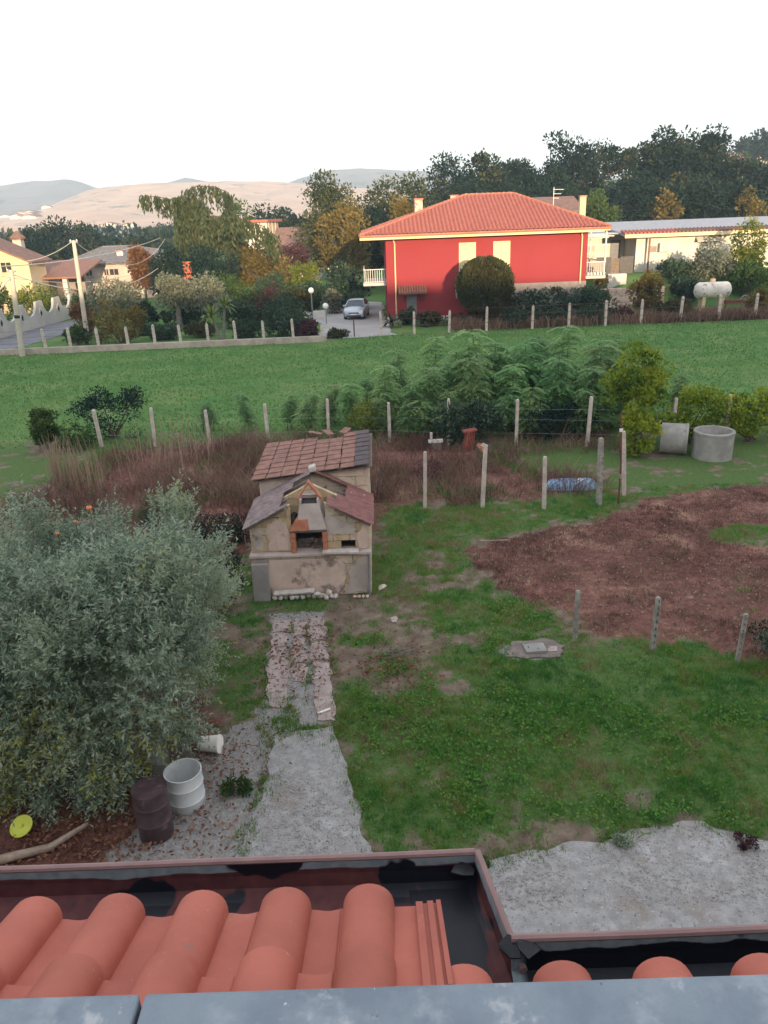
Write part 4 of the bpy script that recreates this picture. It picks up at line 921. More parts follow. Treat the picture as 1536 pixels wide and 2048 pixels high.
# field fence (concrete posts, wires)
ff = thing('field_fence', 'wire fence on leaning concrete posts between the weedy yard and the green field', 'fence', (0, 0, 0))
fp = [(-15.2, 29.2, 1.5), (-13.1, 29.1, 1.5), (-10.83, 28.9, 1.5), (-8.7, 28.7, 1.53), (-6.62, 28.8, 1.32), (-4.31, 28.5, 1.53), (-1.98, 28.3, 1.68), (.32, 28.0, 1.56), (2.48, 27.5, 1.7), (4.9, 27.0, 1.72), (7.36, 26.5, 1.8), (8.85, 26.2, 1.75), (10.3, 26.3, 1.7), (12.28, 26.5, 1.72), (14.2, 26.5, 1.7)]
rf = random.Random(2)
for x, y, h in fp[2:]:
    o = bpy.data.objects.new('post', PM); link(o, ff); o.location = (x, y, 0); o.scale = (1.15, 1.15, h/1.8); o.rotation_euler = (rf.gauss(0, .03), rf.gauss(0, .03), rf.uniform(-.2, .2))
for z in (.45, .95, 1.35):
    w = MB(); w.tube([(x, y-.06, min(z, h-.1)+rf.uniform(-.03, .03)) for x, y, h in fp[2:]], .0028, 4); w.build('wire', M['grey_metal'], ff)
# ================================================================== beyond the field
# far boundary: low wall with posts on the left, posts and wire on the right
FL = [(u, v) for u, v in ((0, 712), (46, 712), (93, 708), (142, 706), (195, 705), (248, 706), (302, 704), (355, 702), (410, 700), (466, 698), (524, 695), (585, 691), (645, 686))]
bf = thing('boundary_fence', 'long row of pale concrete posts on a low stone wall behind the field', 'fence', (0, 0, 0))
def Pf(u, v): p = G(u, v); return (p.x, 53.0+(p.x+25)*.03)
tops = [None, None, 657, 655, 655, 653, 649, 649, 646, 641, 641, 637, 650]
PMF = post_mesh(1.0, .17, 'concrete_post', 'flat')
for i, (u, v) in enumerate(FL):
    x, y = Pf(u, v)
    if i == 0 or tops[i] is None: continue
    hz_ = A(u-3, tops[i], y).z; o = bpy.data.objects.new('post', PMF); link(o, bf); o.location = (x, y, 0); o.scale = (1, 1, max(1.2, hz_)); o.rotation_euler = (0, rf.gauss(-.02, .02), 0)
a, b = Pf(-60, 712), Pf(650, 686)
w = MB(); w.prism([(a[0], a[1]-.12), (b[0], b[1]-.12), (b[0], b[1]+.12), (a[0], a[1]+.12)], 'z', -.2, .42); w.build('base_wall', M['low_wall'], bf, bevel=.03)
for z in (.75, 1.15, 1.55): MB().tube([(a[0], a[1]-.1, z), (b[0], b[1]-.1, z)], .006, 4).build('wire', M['dark_metal'], bf)
wf = thing('wire_fence', 'wire fence on pale posts along the dry grass below the red house', 'fence', (0, 0, 0))
WF = [(708, 640, 672), (762, 622, 672), (828, 622, 668), (898, 620, 668), (973, 613, 666), (1065, 610, 660), (1138, 606, 655), (1212, 600, 652), (1283, 598, 648), (1362, 592, 645), (1440, 588, 642), (1512, 586, 640), (1590, 584, 638)]
pts_ = []
for i, (u, vt_, vb) in enumerate(WF):
    p = G(u, vb); y = 55.4+i*.12; zt = A(u, vt_, y).z; x = A(u, (vt_+vb)/2, y).x
    if i == 0:
        MB().tube([(x, y, 0), (x, y, zt)], .04, 6).build('iron_post', M['dark_metal'], wf); continue
    o = bpy.data.objects.new('post', PMF); link(o, wf); o.location = (x, y, 0); o.scale = (1, 1, max(1.2, zt)); o.rotation_euler = (0, rf.gauss(0, .02), 0); pts_.append((x, y-.1))
for z in (.6, 1.1, 1.6): MB().tube([(x, y, z) for x, y in pts_], .012, 4).build('wire', M['rust'], wf)
# drive and road
dv = tag(ragged_sheet('driveway', [(-4.3, 54.4), (1.2, 55.6), (1.0, 60.5), (.7, 62.2), (.6, 78), (-3.2, 80), (-4.4, 74), (-6, 72), (-5.6, 67), (-4.2, 62)], M['driveway'], .03, .25, 4, .06, 1.0), 'pale concrete drive beside the red house', kind='structure')
rd = MB()
def RP(u, v): p = G(u, v); return (p.x, p.y)
rpoly = [RP(-260, 735), RP(0, 703), RP(60, 690), RP(130, 668), RP(150, 650), RP(160, 640), RP(120, 645), RP(60, 660), RP(0, 676), RP(-300, 700)]
road = tag(ragged_sheet('road', rpoly, M['asphalt'], .035, .1, 7, .06, 1.5), 'grey asphalt lane beside the scalloped wall', kind='structure')
# scalloped white garden wall with diamond openings
sw = thing('garden_wall', 'pale scalloped garden wall with diamond openings along the lane', 'wall', (0, 0, 0))
s0, s1 = G(-40, 690), G(150, 634); sd = Vector((s1.x-s0.x, s1.y-s0.y, 0)); SLn = sd.length; sd.normalize(); nb = 5; bay = SLn/nb
for k in range(nb):
    prof = [(0, 0)]; hi_, lo_ = 2.15, 1.05
    N_ = 18; ring_ = []
    for i in range(N_+1):
        t = i/N_
        z = hi_ if (t < .18 or t > .82) else hi_-(hi_-lo_)*math.sqrt(max(0, 1-((t-.5)/.32)**2))
        ring_.append((t*bay, z))
    poly = [(0, -.2)] + [(bay, -.2)] + ring_[::-1]
    pn = MB(); o2 = s0+sd*bay*k; nrm = Vector((-sd.y, sd.x, 0))
    vs = [o2+sd*p[0]+Vector((0, 0, p[1]))-nrm*.1 for p in poly]+[o2+sd*p[0]+Vector((0, 0, p[1]))+nrm*.1 for p in poly]; n_ = len(poly)
    bm = bmesh.new(); va = [bm.verts.new(v) for v in vs]; bm.faces.new(va[:n_]); bm.faces.new(va[n_:][::-1])
    for i in range(n_): bm.faces.new((va[i], va[(i+1) % n_], va[n_+(i+1) % n_], va[n_+i]))
    bmesh.ops.recalc_face_normals(bm, faces=bm.faces); bmesh.ops.triangulate(bm, faces=[f for f in bm.faces if len(f.verts) > 4])
    me = bpy.data.meshes.new('panel'); bm.to_mesh(me); bm.free(); me.materials.append(M['wavy_wall']); link(bpy.data.objects.new('panel', me), sw)
    if k < nb:
        c = o2 + sd*0 + Vector((0, 0, 1.15)) - nrm*.12
        for (r_, mt, off) in ((.34, 'white_wall', 0), (.2, 'dark_window', -.03)):
            MB().obox(c-nrm*off*-1, (sd*.5+Vector((0, 0, .8)))*r_*.9, (sd*.5-Vector((0, 0, .8)))*r_*.9, nrm*.02).build('diamond' if off == 0 else 'diamond_hole', M[mt], sw)
# utility poles and their lines
def pole(label, base, top, r0, r1, band=None):
    t = thing('utility_pole', label, 'utility pole', base, group='utility poles by the lane'); d = Vector(top)-Vector(base)
    MB().tube([(0, 0, -.3), d*.5, d], [r0, (r0+r1)/2, r1], 10).build('shaft', M['pole_paint'], t, smooth=True)
    MB().obox(d-Vector((0, 0, .1)), (.28, 0, 0), (0, .05, 0), (0, 0, .05)).build('crossarm', M['grey_metal'], t)
    for s in (-1, 1): MB().lathe([(.03, 0), (.06, .03), (.05, .1), (0, .13)], 8, (d.x+s*.22, d.y, d.z-.05)).build('insulator', M['white_metal'], t, smooth=True)
    if band: MB().lathe([(.17, 0), (.185, .02), (.185, .2), (.17, .22)], 10, tuple(d*band)).build('clamp', M['dark_metal'], t, smooth=True)
    return Vector(top)
pA0 = G(176, 686); pAt = A(147, 481, pA0.y); pB0 = Vector((G(46, 712).x, 52.3, 0)); pBt = A(22, 540, 52.3)
tA = pole('tall leaning wooden utility pole beside the tawny bush', pA0, pAt, .19, .13)
tB = pole('shorter utility pole at the left edge before the scalloped wall', pB0, pBt, .20, .14, .45)
def span(label, a, b, sag, r=.022):
    a, b = Vector(a), Vector(b); N_ = 14
    o = MB().tube([a.lerp(b, i/N_)-Vector((0, 0, sag*4*(i/N_)*(1-i/N_))) for i in range(N_+1)], r, 5).build('power_line', M['wire']); return tag(o, label, 'wire', 'overhead lines')
span('steep overhead line rising from the left house to the tall pole top', A(54, 522, 62), tA, .25, .025)
span('thin overhead line sagging right from the tall pole top to the cedar', tA, A(330, 478, 78), 2.0, .02)
span('long straight overhead line passing in front of the tall pole', A(0, 533, 50), A(320, 476, 82), .5, .035)
span('lower thick overhead line from the short pole to the cedar', A(22, 548, 52.2), A(318, 535, 78), 1.5, .035)
span('lowest thin overhead line just below the thick one', A(0, 552, 51), A(260, 550, 70), .5, .02)
span('short guy line slanting down left from the short pole', A(22, 555, 52.2), A(-20, 600, 50), 0, .05)
# ---------------------------------------------------------------- houses
def wbox(x0, x1, y0, y1, z0, z1, name, mat, parent, bev=0): return MB().box(x0, x1, y0, y1, z0, z1).build(name, M[mat], parent, bevel=bev)
def window(parent, x, z0, z1, w, y, frame='cream_trim', pane='dark_window', shutters=None):
    """a framed opening set on a wall that faces the view point"""
    f = MB(); f.box(x-w/2-.08, x+w/2+.08, y-.06, y-.002, z1, z1+.09); f.box(x-w/2-.08, x-w/2, y-.06, y-.002, z0, z1); f.box(x+w/2, x+w/2+.08, y-.06, y-.002, z0, z1); f.box(x-w/2-.14, x+w/2+.14, y-.12, y-.002, z0-.09, z0)
    o = f.build('window', M[frame], parent)
    if shutters:
        for s in (-1, 1):
            p = MB(); cx = x+s*w/4; p.box(cx-w/4+.012, cx+w/4-.012, y-.05, y-.012, z0+.01, z1-.01)
            for k in range(14): zz = z0+.1+k*(z1-z0-.2)/14; p.box(cx-w/4+.06, cx+w/4-.06, y-.068, y-.045, zz, zz+(z1-z0)/28)
            p.build('shutter', M[shutters], o)
    else:
        MB().box(x-w/2, x+w/2, y-.02, y-.004, z0, z1).build('pane', M[pane], o); MB().box(x-.025, x+.025, y-.05, y-.021, z0, z1).build('mullion', M[frame], o)
    return o
def hip_roof(parent, x0, x1, y0, y1, ze, rx0, rx1, ry, zr, mat, capmat, pitch=.3, amp=.05, name='roof'):
    """hipped roof with real tile corrugation on every slope"""
    roof = None
    E = [Vector((x0, y0, ze)), Vector((x1, y0, ze)), Vector((x1, y1, ze)), Vector((x0, y1, ze))]; RA, RB = Vector((rx0, ry, zr)), Vector((rx1, ry, zr))
    for (p, q, rp, rq) in ((E[0], E[1], RA, RB), (E[1], E[2], RB, RB), (E[2], E[3], RB, RA), (E[3], E[0], RA, RA)):
        L_ = (q-p).length; e = (q-p)/L_; n_ = e.cross(((rp+rq)/2-(p+q)/2)).normalized()
        if n_.z < 0: n_ = -n_
        inn = Vector((0, 0, 1)).cross(e)
        cnt = int(L_/pitch)*6; mb = MB(); s0_ = (rp-p).dot(e); s1_ = (rq-p).dot(e)
        D_ = (rp-p)-e*s0_
        for i in range(cnt+1):
            s = L_*i/cnt; lim = min(s/s0_ if s0_ > 1e-6 else 1, (L_-s)/(L_-s1_) if L_-s1_ > 1e-6 else 1, 1.0); up_ = n_*(amp*abs(math.sin(math.pi*i/6))+.02)
            mb.v += [tuple(p+e*s+up_), tuple(p+e*s+D_*lim*.5+up_), tuple(p+e*s+D_*lim+up_)]
        for i in range(cnt):
            for k in range(2): mb.f.append((i*3+k, i*3+3+k, i*3+4+k, i*3+1+k))
        me = bpy.data.meshes.new(name); me.from_pydata(mb.v, [], mb.f); me.materials.append(M[mat]); o = link(bpy.data.objects.new(name if roof is None else 'roof_slope', me), parent if roof is None else roof)
        if roof is None: roof = o
    body = MB(); body.add([tuple(v-Vector((0, 0, .1))) for v in E]+[tuple(v) for v in E]+[tuple(RA), tuple(RB)], [(3, 2, 1, 0), (0, 1, 5, 4), (1, 2, 6, 5), (2, 3, 7, 6), (3, 0, 4, 7), (4, 5, 9, 8), (5, 6, 9), (6, 7, 8, 9), (7, 4, 8)]); body.build('roof_body', M['old_wood'], roof)
    for c_, d_2 in ((E[0], RA), (E[1], RB), (E[2], RB), (E[3], RA), (RA, RB)):
        N_ = max(3, int((d_2-c_).length/.42)); m_ = MB()
        for i in range(N_):
            a_, b_ = c_.lerp(d_2, i/N_), c_.lerp(d_2, (i+1.08)/N_); m_.tube([a_+Vector((0, 0, .06)), b_+Vector((0, 0, .045))], [.135, .105], 8)
        m_.build('ridge_cap', M[capmat], roof)['kind'] = 'stuff'
    return roof
rh = thing('red_house', 'red two-storey house with hipped terracotta roof and cream shutters', 'house', (0, 0, 0))
FX0, FX1, FY = .90, 16.45, 62.5
MB().box(FX0, FX1, FY, 75.0, -.3, 6.30).build('wall', M['red_paint'], rh)
wbox(9.9, FX1+.03, FY-.06, FY+.5, -.3, 2.62, 'plinth', 'house_grey', rh); wbox(FX0-.03, 9.89, FY-.05, FY+.3, -.3, .38, 'plinth', 'white_wall', rh)
hip_roof(rh, -1.05, 17.85, 61.45, 76.2, 6.52, 7.7, 11.7, 68.9, 9.22, 'roof_tile', 'roof_ridge', .312, .13)
wbox(-1.05, 17.4, 61.38, 61.45, 6.24, 6.50, 'fascia', 'cream_trim', rh); wbox(17.4, 17.85, 61.38, 61.45, 6.36, 6.50, 'fascia', 'cream_trim', rh)
wbox(-1.03, 17.83, 61.46, 76.1, 6.30, 6.40, 'soffit', 'cream_trim', rh)
MB().tube([(-1.05, 61.33, 6.50), (17.85, 61.33, 6.50)], .085, 8).build('roof_gutter', M['roof_ridge'], rh, smooth=True)
for x, zb in ((1.58, 0), (15.98, 2.45)):
    MB().tube([(x-.12, 61.45, 6.42), (x-.08, 62.3, 6.15), (x, 62.40, 5.9), (x, 62.40, zb)], .06, 8).build('downpipe', M['cream_trim'], rh, smooth=True)
window(rh, (6.58+7.78)/2, 3.5, 5.69, 1.14, FY, 'cream_paint', shutters='cream_paint'); window(rh, 9.83, 3.5, 5.70, 1.14, FY, 'cream_paint', shutters='cream_paint')
# entrance door under a small tiled canopy
wbox(2.42, 3.20, FY-.03, FY+.05, .0, 2.05, 'door', 'door_grey', rh); dr_ = [o for o in rh.children if o.name.startswith('door')][-1]
MB().box(3.06, 3.10, FY-.09, FY-.031, 1.0, 1.14).build('handle', M['grey_metal'], dr_)
cn = MB(); cn.prism([(FY-1.05, 2.18), (FY, 2.58), (FY, 2.66), (FY-1.05, 2.27)], 'x', 1.78, 3.98); cno = cn.build('canopy', M['old_wood'], rh)
tcm = MB()
for i in range(11):
    x = 1.86+i*.2; m_ = MB(); m_.tube([(x, FY-1.12, 2.27), (x, FY+.0, 2.70)], .085, 8); m_.build('canopy_tile', M['old_tile'], cno, smooth=True)
for x in (2.15, 3.6): MB().bar((x, FY-.8, 2.25), (x, FY, 1.55), .09, .09).build('canopy_bracket', M['old_wood'], cno)
c2 = MB(); c2.prism([(FY-.95, 1.75), (FY, 2.75), (FY, 2.82), (FY-.95, 1.82)], 'x', 6.2, 8.3); c2.build('canopy', M['house_grey'], rh)
wbox(8.55, 8.75, 60.6, 60.8, -.2, 1.5, 'gate_pillar', 'white_wall', rh)
# balconies at both ends
def balcony(x0, x1, y0, y1, z, parent, fat=False):
    b_ = wbox(x0, x1, y0, y1, z-.22, z, 'balcony', 'white_wall', parent)
    def rail(a, c):
        d = Vector(c)-Vector(a); n = max(2, int(d.length/.17)); MB().bar(Vector(a)+Vector((0, 0, 1.02)), Vector(c)+Vector((0, 0, 1.02)), .06, .05).build('handrail', M['white_metal'], b_)
        for i in range(n+1): p = Vector(a)+d*i/n; MB().bar(p+Vector((0, 0, .02)), p+Vector((0, 0, 1.0)), .035, .035).build('baluster', M['white_metal' if not fat else 'wire'], b_)
        MB().bar(Vector(a)+Vector((0, 0, .08)), Vector(c)+Vector((0, 0, .08)), .05, .04).build('bottom_rail', M['white_metal'], b_)
    if x0 < 5: rail((x0+.05, y0+.05, z), (x1, y0+.05, z)); rail((x0+.05, y0+.05, z), (x0+.05, y1, z))
    else: rail((x0, y0+.05, z), (x1-.05, y0+.05, z)); rail((x1-.05, y0+.05, z), (x1-.05, y1, z))
    return b_
balcony(-.95, FX0, 63.8, 69, 2.95, rh); bR = balcony(FX1, 18.1, 62.9, 69, 2.95, rh, True)
for k in range(6):
    fx = FX1+.25+k*.25; fpt = MB().lathe([(0, 0), (.07, 0), (.10, .16), (.11, .2), (0, .2)], 10, (fx, 62.82, 3.0)); fpt.build('flower_pot', M['white_metal'], bR)
# pergola frame over the right balcony, life-ring shaped ornament
for (x, y) in ((18.0, 63.0), (18.0, 67.5)): MB().tube([(x, y, 2.95), (x, y, 6.2)], .07, 8).build('pergola_post', M['white_metal'], rh)
for z in (4.6, 5.2, 5.75): MB().bar((FX1+.02, 63.0, z), (18.2, 63.0, z), .05, .05).build('pergola_bar', M['white_metal'], rh)
for k in range(5): MB().bar((FX1+.1, 63.0+k*1.0, 5.85), (18.6, 63.0+k*1.0, 5.85), .06, .06).build('pergola_bar', M['white_metal'], rh)
MB().tube([(16.72+.15*math.cos(a), 62.42, 4.62+.17*math.sin(a)) for a in np.linspace(0, 6.2832, 17)], .055, 8).build('hanging_ring', M['cream_paint'], rh, smooth=True)
# chimneys and aerial
def chimney(x, y, z0, z1, w, mat, parent):
    c_ = wbox(x-w/2, x+w/2, y-w/2, y+w/2, z0, z1, 'chimney', mat, parent); wbox(x-w/2-.07, x+w/2+.07, y-w/2-.07, y+w/2+.07, z1, z1+.09, 'chimney_cap', 'roof_ridge', c_); return c_
ch = [A(837, 430, 70), A(908, 410, 73), A(1165, 430, 70)]
chimney(A(837, 410, 70).x, 70.0, 7.0, A(837, 399, 70).z, .66, 'plaster', rh); chimney(A(908, 400, 72.5).x, 72.5, 7.4, A(908, 392, 72.5).z, .62, 'plaster', rh); chimney(A(1165, 400, 69.5).x, 69.5, 6.8, A(1165, 393, 69.5).z, .5, 'yellow_wall', rh)
an = MB(); at = A(1108, 374, 73.5); an.tube([(at.x, 73.5, 7.0), (at.x, 73.5, at.z)], .03, 6); an.build('aerial_mast', M['grey_metal'], rh)
for k, l in enumerate((.55, .42, .3)): MB().bar((at.x-.05, 73.5, at.z-.2-k*.35), (at.x+l*1.6, 73.5, at.z-.22-k*.35), .03, .03).build('aerial_arm', M['grey_metal'], rh)
# ---- white bungalow on the right, on the raised ground
wh = thing('white_house', 'low white house with shallow tiled roof and window beside the red house', 'house', (0, 0, 0))
GZ = 2.1
MB().box(23.6, 46, 73, 82, GZ-.6, 5.45).build('wall', M['white_wall'], wh)
MB().box(19.6, 23.58, 76.5, 82, GZ-.6, 5.4).build('porch_wall', M['white_wall'], wh)
MB().prism([(72.0, 5.42), (82.6, 6.35), (82.6, 6.5), (72.0, 5.6)], 'x', 22.2, 46.5).build('roof', M['sheet_roof'], wh)
wr = [o for o in wh.children if o.name.startswith('roof')][-1]
for i in range(28):
    x = 22.3+i*.34; MB().tube([(x, 71.95, 5.64), (x, 73.3, 5.86)], .13, 7).build('roof_tile', M['roof_tile' if i < 14 else 'roof_brown'], wr, smooth=True)
for i in range(28, 64):
    x = 22.3+i*.34; MB().tube([(x, 71.95, 5.64), (x, 73.3, 5.86)], .13, 6).build('roof_tile', M['roof_brown'], wr, smooth=True)
MB().box(22.2, 46.5, 71.9, 71.99, 5.30, 5.60).build('fascia', M['cream_trim'], wh)
MB().box(18.6, 22.18, 73.4, 83, 5.62, 5.74).build('porch_roof', M['sheet_roof'], wh)
MB().tube([(24.6, 72.4, 5.35), (24.6, 72.4, GZ-.2)], .09, 8).build('downpipe', M['roof_brown'], wh, smooth=True)
ac = wbox(25.6, 26.65, 72.55, 72.98, 4.0, 4.75, 'air_conditioner', 'white_wall', wh, .03); MB().tube([(26.2+.26*math.cos(a), 72.52, 4.37+.26*math.sin(a)) for a in np.linspace(0, 6.2832, 15)], .02, 6).build('fan_guard', M['grey_metal'], ac)
wbox(24.75, 25.45, 72.93, 72.99, 4.0, 4.5, 'meter_box', 'house_grey', wh)
window(wh, 30.0, 3.5, 4.95, 1.5, 73, 'white_wall', shutters='shutter_grey')
MB().prism([(72.4, 4.75), (73.0, 5.15), (73.0, 5.19), (72.4, 4.8)], 'x', 28.9, 31.2).build('window_canopy', M['white_wall'], wh)
window(wh, 36.5, 3.5, 4.95, 1.3, 73, 'white_wall', shutters='shutter_grey')
wbox(20.1, 20.8, 76.43, 76.49, GZ, 4.6, 'door', 'shutter_grey', wh); wbox(22.3, 23.2, 76.43, 76.49, GZ, 5.0, 'door', 'door_grey', wh)
gt = thing('gate', 'dark solid gate panels between the two houses', 'gate', (0, 0, 0)); wbox(19.9, 21.2, 72.2, 72.3, GZ-.4, 3.75, 'panel', 'dark_metal', gt); wbox(22.0, 23.2, 72.2, 72.3, GZ-.4, 3.75, 'panel', 'dark_metal', gt); wbox(21.22, 21.98, 72.25, 72.3, GZ-.4, 3.6, 'panel', 'old_wood', gt)
tag(MB().box(19.6, 21.2, 67.4, 67.9, 1.2, 2.65).build('planter_wall', M['white_wall'], bevel=.04), 'short white garden wall between the red and white houses', 'wall')
tag(MB().box(16.6, 23.5, 64.6, 65.0, -.2, 1.75).build('retaining_wall', M['plaster'], bevel=.03), 'pinkish retaining wall right of the red house', 'wall')
# LPG tank
tk = thing('gas_tank', 'white mottled gas tank on two short legs by the right fence', 'tank', (A(1425, 580, 62.5).x, 62.5, 0))
zc = A(1425, 580, 62.5).z; tk.location.z = 0; n = 20; prof = []
for k in range(9): a = math.pi/2*k/8; prof.append((.66*math.sin(a), -1.42+ -.0 - .35*math.cos(a)+.35))
prof = [(.62*math.sin(math.pi/2*k/7), -1.05-.38*math.cos(math.pi/2*k/7)) for k in range(8)] + [(.62*math.sin(math.pi/2*k/7), 1.05+.38*math.cos(math.pi/2*k/7)) for k in range(7, -1, -1)]
o = MB().lathe(prof, 24).build('vessel', M['tank_paint'], tk, smooth=True); o.rotation_euler = (0, R(90), 0); o.location = (0, 0, zc)
for s in (-.75, .75): MB().box(s-.13, s+.13, -.4, .4, -.2, zc-.48).build('leg', M['tank_foot'], tk)
MB().lathe([(.2, 0), (.2, .22), (.17, .26), (0, .28)], 14, (-.05, 0, zc+.6)).build('valve_dome', M['tank_foot'], tk, smooth=True)
# barrow-like clutter right of the tank
cl = thing('hand_cart', 'old hand cart with spoked wheel right of the gas tank', 'cart', (A(1490, 600, 62).x, 62, .0))
MB().tube([(.36*math.cos(a), 0, .75+.36*math.sin(a)) for a in np.linspace(0, 6.2832, 19)], .035, 6).build('wheel', M['grey_metal'], cl, smooth=True)
for k in range(6): a = k*math.pi/6; MB().bar((-.35*math.cos(a), 0, .75-.35*math.sin(a)), (.35*math.cos(a), 0, .75+.35*math.sin(a)), .02).build('spoke', M['grey_metal'], cl)
MB().box(-1.6, -.2, -.3, .3, .55, .8).build('tray', M['rust'], cl); MB().bar((-1.5, .2, .1), (-1.3, .2, .6), .06).build('leg', M['rust'], cl); MB().bar((-.3, 0, .6), (.0, 0, .75), .05).build('fork', M['rust'], cl); MB().bar((0, 0, .0), (0, 0, .4), .05).build('stand', M['rust'], cl)
# ---- parked car
def car(label, loc, rz):
    t = thing('parked_car', label, 'car', loc, rz); L_, W_, = 4.1, 1.72
    # side profile stations along y (front = -y): (y, half width, z low, z belt)
    st = [(-2.02, .60, .34, .62), (-1.95, .74, .24, .74), (-1.6, .83, .2, .86), (-1.0, .86, .2, .97), (-.85, .86, .2, 1.0), (.2, .86, .2, 1.02), (1.2, .86, .2, 1.05), (1.75, .82, .24, 1.04), (2.0, .72, .3, .95), (2.05, .6, .4, .8)]
    mb = MB(); n = 10
    for y, w_, z0, z1 in st:
        for k in range(n):
            s = k/(n-1)*2-1; mb.v.append((w_*s*(1-.0*abs(s)), y, z1-.09*abs(s)**3))
        mb.v += [(w_*1.0, y, (z0+z1)/2), (w_*.96, y, z0), (-w_*.96, y, z0), (-w_, y, (z0+z1)/2)]
    k_ = n+4
    for i in range(len(st)-1):
        for j in range(k_): mb.f.append((i*k_+j, i*k_+(j+1) % k_, (i+1)*k_+(j+1) % k_, (i+1)*k_+j))
    mb.f += [tuple(range(k_)), tuple((len(st)-1)*k_+j for j in reversed(range(k_)))]
    body = mb.build('body', M['car_paint'], t, smooth=True)
    gl = MB(); rows = [(-.98, .74, .985), (-.25, .60, 1.42), (.9, .60, 1.44), (1.75, .70, 1.03)]
    gl.add([(-.76, -1.0, .96), (.76, -1.0, .96), (.60, -.22, 1.40), (-.60, -.22, 1.40)], [(0, 1, 2, 3)])
    for s in (-1, 1): gl.add([(s*.80, -.92, .96), (s*.80, 1.6, 1.0), (s*.64, 1.15, 1.39), (s*.63, -.2, 1.40)], [(0, 1, 2, 3)])
    gl.add([(-.72, 1.78, 1.0), (.72, 1.78, 1.0), (.58, 1.2, 1.40), (-.58, 1.2, 1.40)], [(0, 1, 2, 3)])
    gl.add([(-.6, -.22, 1.40), (.6, -.22, 1.40), (.58, 1.2, 1.40), (-.58, 1.2, 1.40)], [(0, 1, 2, 3)])
    gl.build('glasshouse', M['car_glass'], t)
    rf_ = MB()
    for (y, w_, z) in ((-.30, .62, 1.405), (-.05, .61, 1.455), (.5, .61, 1.475), (1.1, .60, 1.44), (1.32, .60, 1.37)):
        for s in (-1, -.6, 0, .6, 1): rf_.v.append((w_*s, y, z-.04*abs(s)**3))
    for i in range(4):
        for j in range(4): rf_.f.append((i*5+j, i*5+j+1, i*5+6+j, i*5+5+j))
    rf_.build('roof_panel', M['car_paint'], t, smooth=True)
    for s in (-1, 1):
        MB().bar((s*.79, -.98, .97), (s*.625, -.22, 1.42), .06, .05).build('pillar', M['car_paint'], t)
        MB().obox((s*.93, -.78, 1.02), (.10, 0, 0), (0, .05, 0), (0, 0, .07)).build('mirror', M['car_paint'], t, bevel=.02)
        MB().obox((s*.62, -1.93, .69), (.17, .04*s, .02), (0, .05, .0), (0, -.02, .07)).build('headlight', M['lamp_lens'], t, bevel=.02)
        for y in (-1.28, 1.3):
            wl_ = MB(); wl_.lathe([(.19, -.09), (.29, -.1), (.31, -.06), (.31, .06), (.29, .1), (.19, .09)], 20, cap=False); w_o = wl_.build('wheel', M['tyre'], t, smooth=True); w_o.rotation_euler = (0, R(90), 0); w_o.location = (s*.78, y, .31)
            MB().lathe([(0, .07*s), (.19, .085*s), (.19, -.085*s), (0, -.07*s)], 14).build('rim', M['rim'], w_o)
    MB().box(-.42, .42, -2.045, -2.0, .50, .60).build('grille', M['dark_metal'], t); MB().box(-.26, .26, -2.06, -2.046, .40, .50).build('number_plate', M['plate'], t); MB().box(-.62, .62, -2.03, -1.9, .26, .38).build('lower_grille', M['dark_metal'], t)
    return t
cpos = G(713, 640); car('silver blue hatchback parked on the drive beside the red house', (cpos.x, cpos.y+1.8, .035), R(-6))
# garden globe lamps
for (u, v, Y_, hb, lab) in ((622, 581, 66, 0, 'white globe garden lamp on a post left of the car'), (651, 612, 62.8, 0, 'low white globe lamp on the drive edge left of the car')):
    p = A(u, v, Y_); t = thing('globe_lamp', lab, 'lamp', (p.x, Y_, 0)); MB().tube([(0, 0, -.1), (0, 0, p.z-.1)], .05, 8).build('post', M['grey_metal'], t); rr2 = .24
    MB().lathe([(rr2*math.sin(math.pi*k/10), p.z-rr2*math.cos(math.pi*k/10)) for k in range(11)], 16).build('globe', M['white_glass'], t, smooth=True)
tag(MB().box(-6.2, -4.3, 67.6, 67.8, 0, .55).build('kerb_wall', M['white_wall'], bevel=.03), 'low pale kerb wall behind the drive left of the car', 'wall')
# ---- house at the far left, lit gable
def simple_house(name, label, x0, x1, y0, y1, z0, ze, ridge, roofmat, wallmat, wins=(), axis='x', over=.5):
    t = thing(name, label, 'house', (0, 0, 0)); 
    if axis == 'y':      # ridge runs away from the view point: gable faces it
        xm = (x0+x1)/2; MB().prism([(x0, z0-.5), (x1, z0-.5), (x1, ze), (xm, ridge-.12), (x0, ze)], 'y', y0, y1).build('wall', M[wallmat], t)
        s = (ridge-ze)/((x1-x0)/2); MB().prism([(x0-over, ze-over*s), (xm, ridge), (x1+over, ze-over*s), (x1+over, ze-over*s+.2), (xm, ridge+.2), (x0-over, ze-over*s+.2)], 'y', y0-over, y1+over).build('roof', M[roofmat], t)
    else:
        ym = (y0+y1)/2; MB().prism([(y0, z0-.5), (y1, z0-.5), (y1, ze), (ym, ridge-.12), (y0, ze)], 'x', x0, x1).build('wall', M[wallmat], t)
        s = (ridge-ze)/((y1-y0)/2); MB().prism([(y0-over, ze-over*s), (ym, ridge), (y1+over, ze-over*s), (y1+over, ze-over*s+.2), (ym, ridge+.2), (y0-over, ze-over*s+.2)], 'x', x0-over, x1+over).build('roof', M[roofmat], t)
    for (x, za, zb, w_) in wins: window(t, x, za, zb, w_, y0, 'cream_trim')
    return t
yA = 80.0; p1, p2, p3 = A(-30, 492, yA), A(56, 522, yA), A(57, 570, yA)
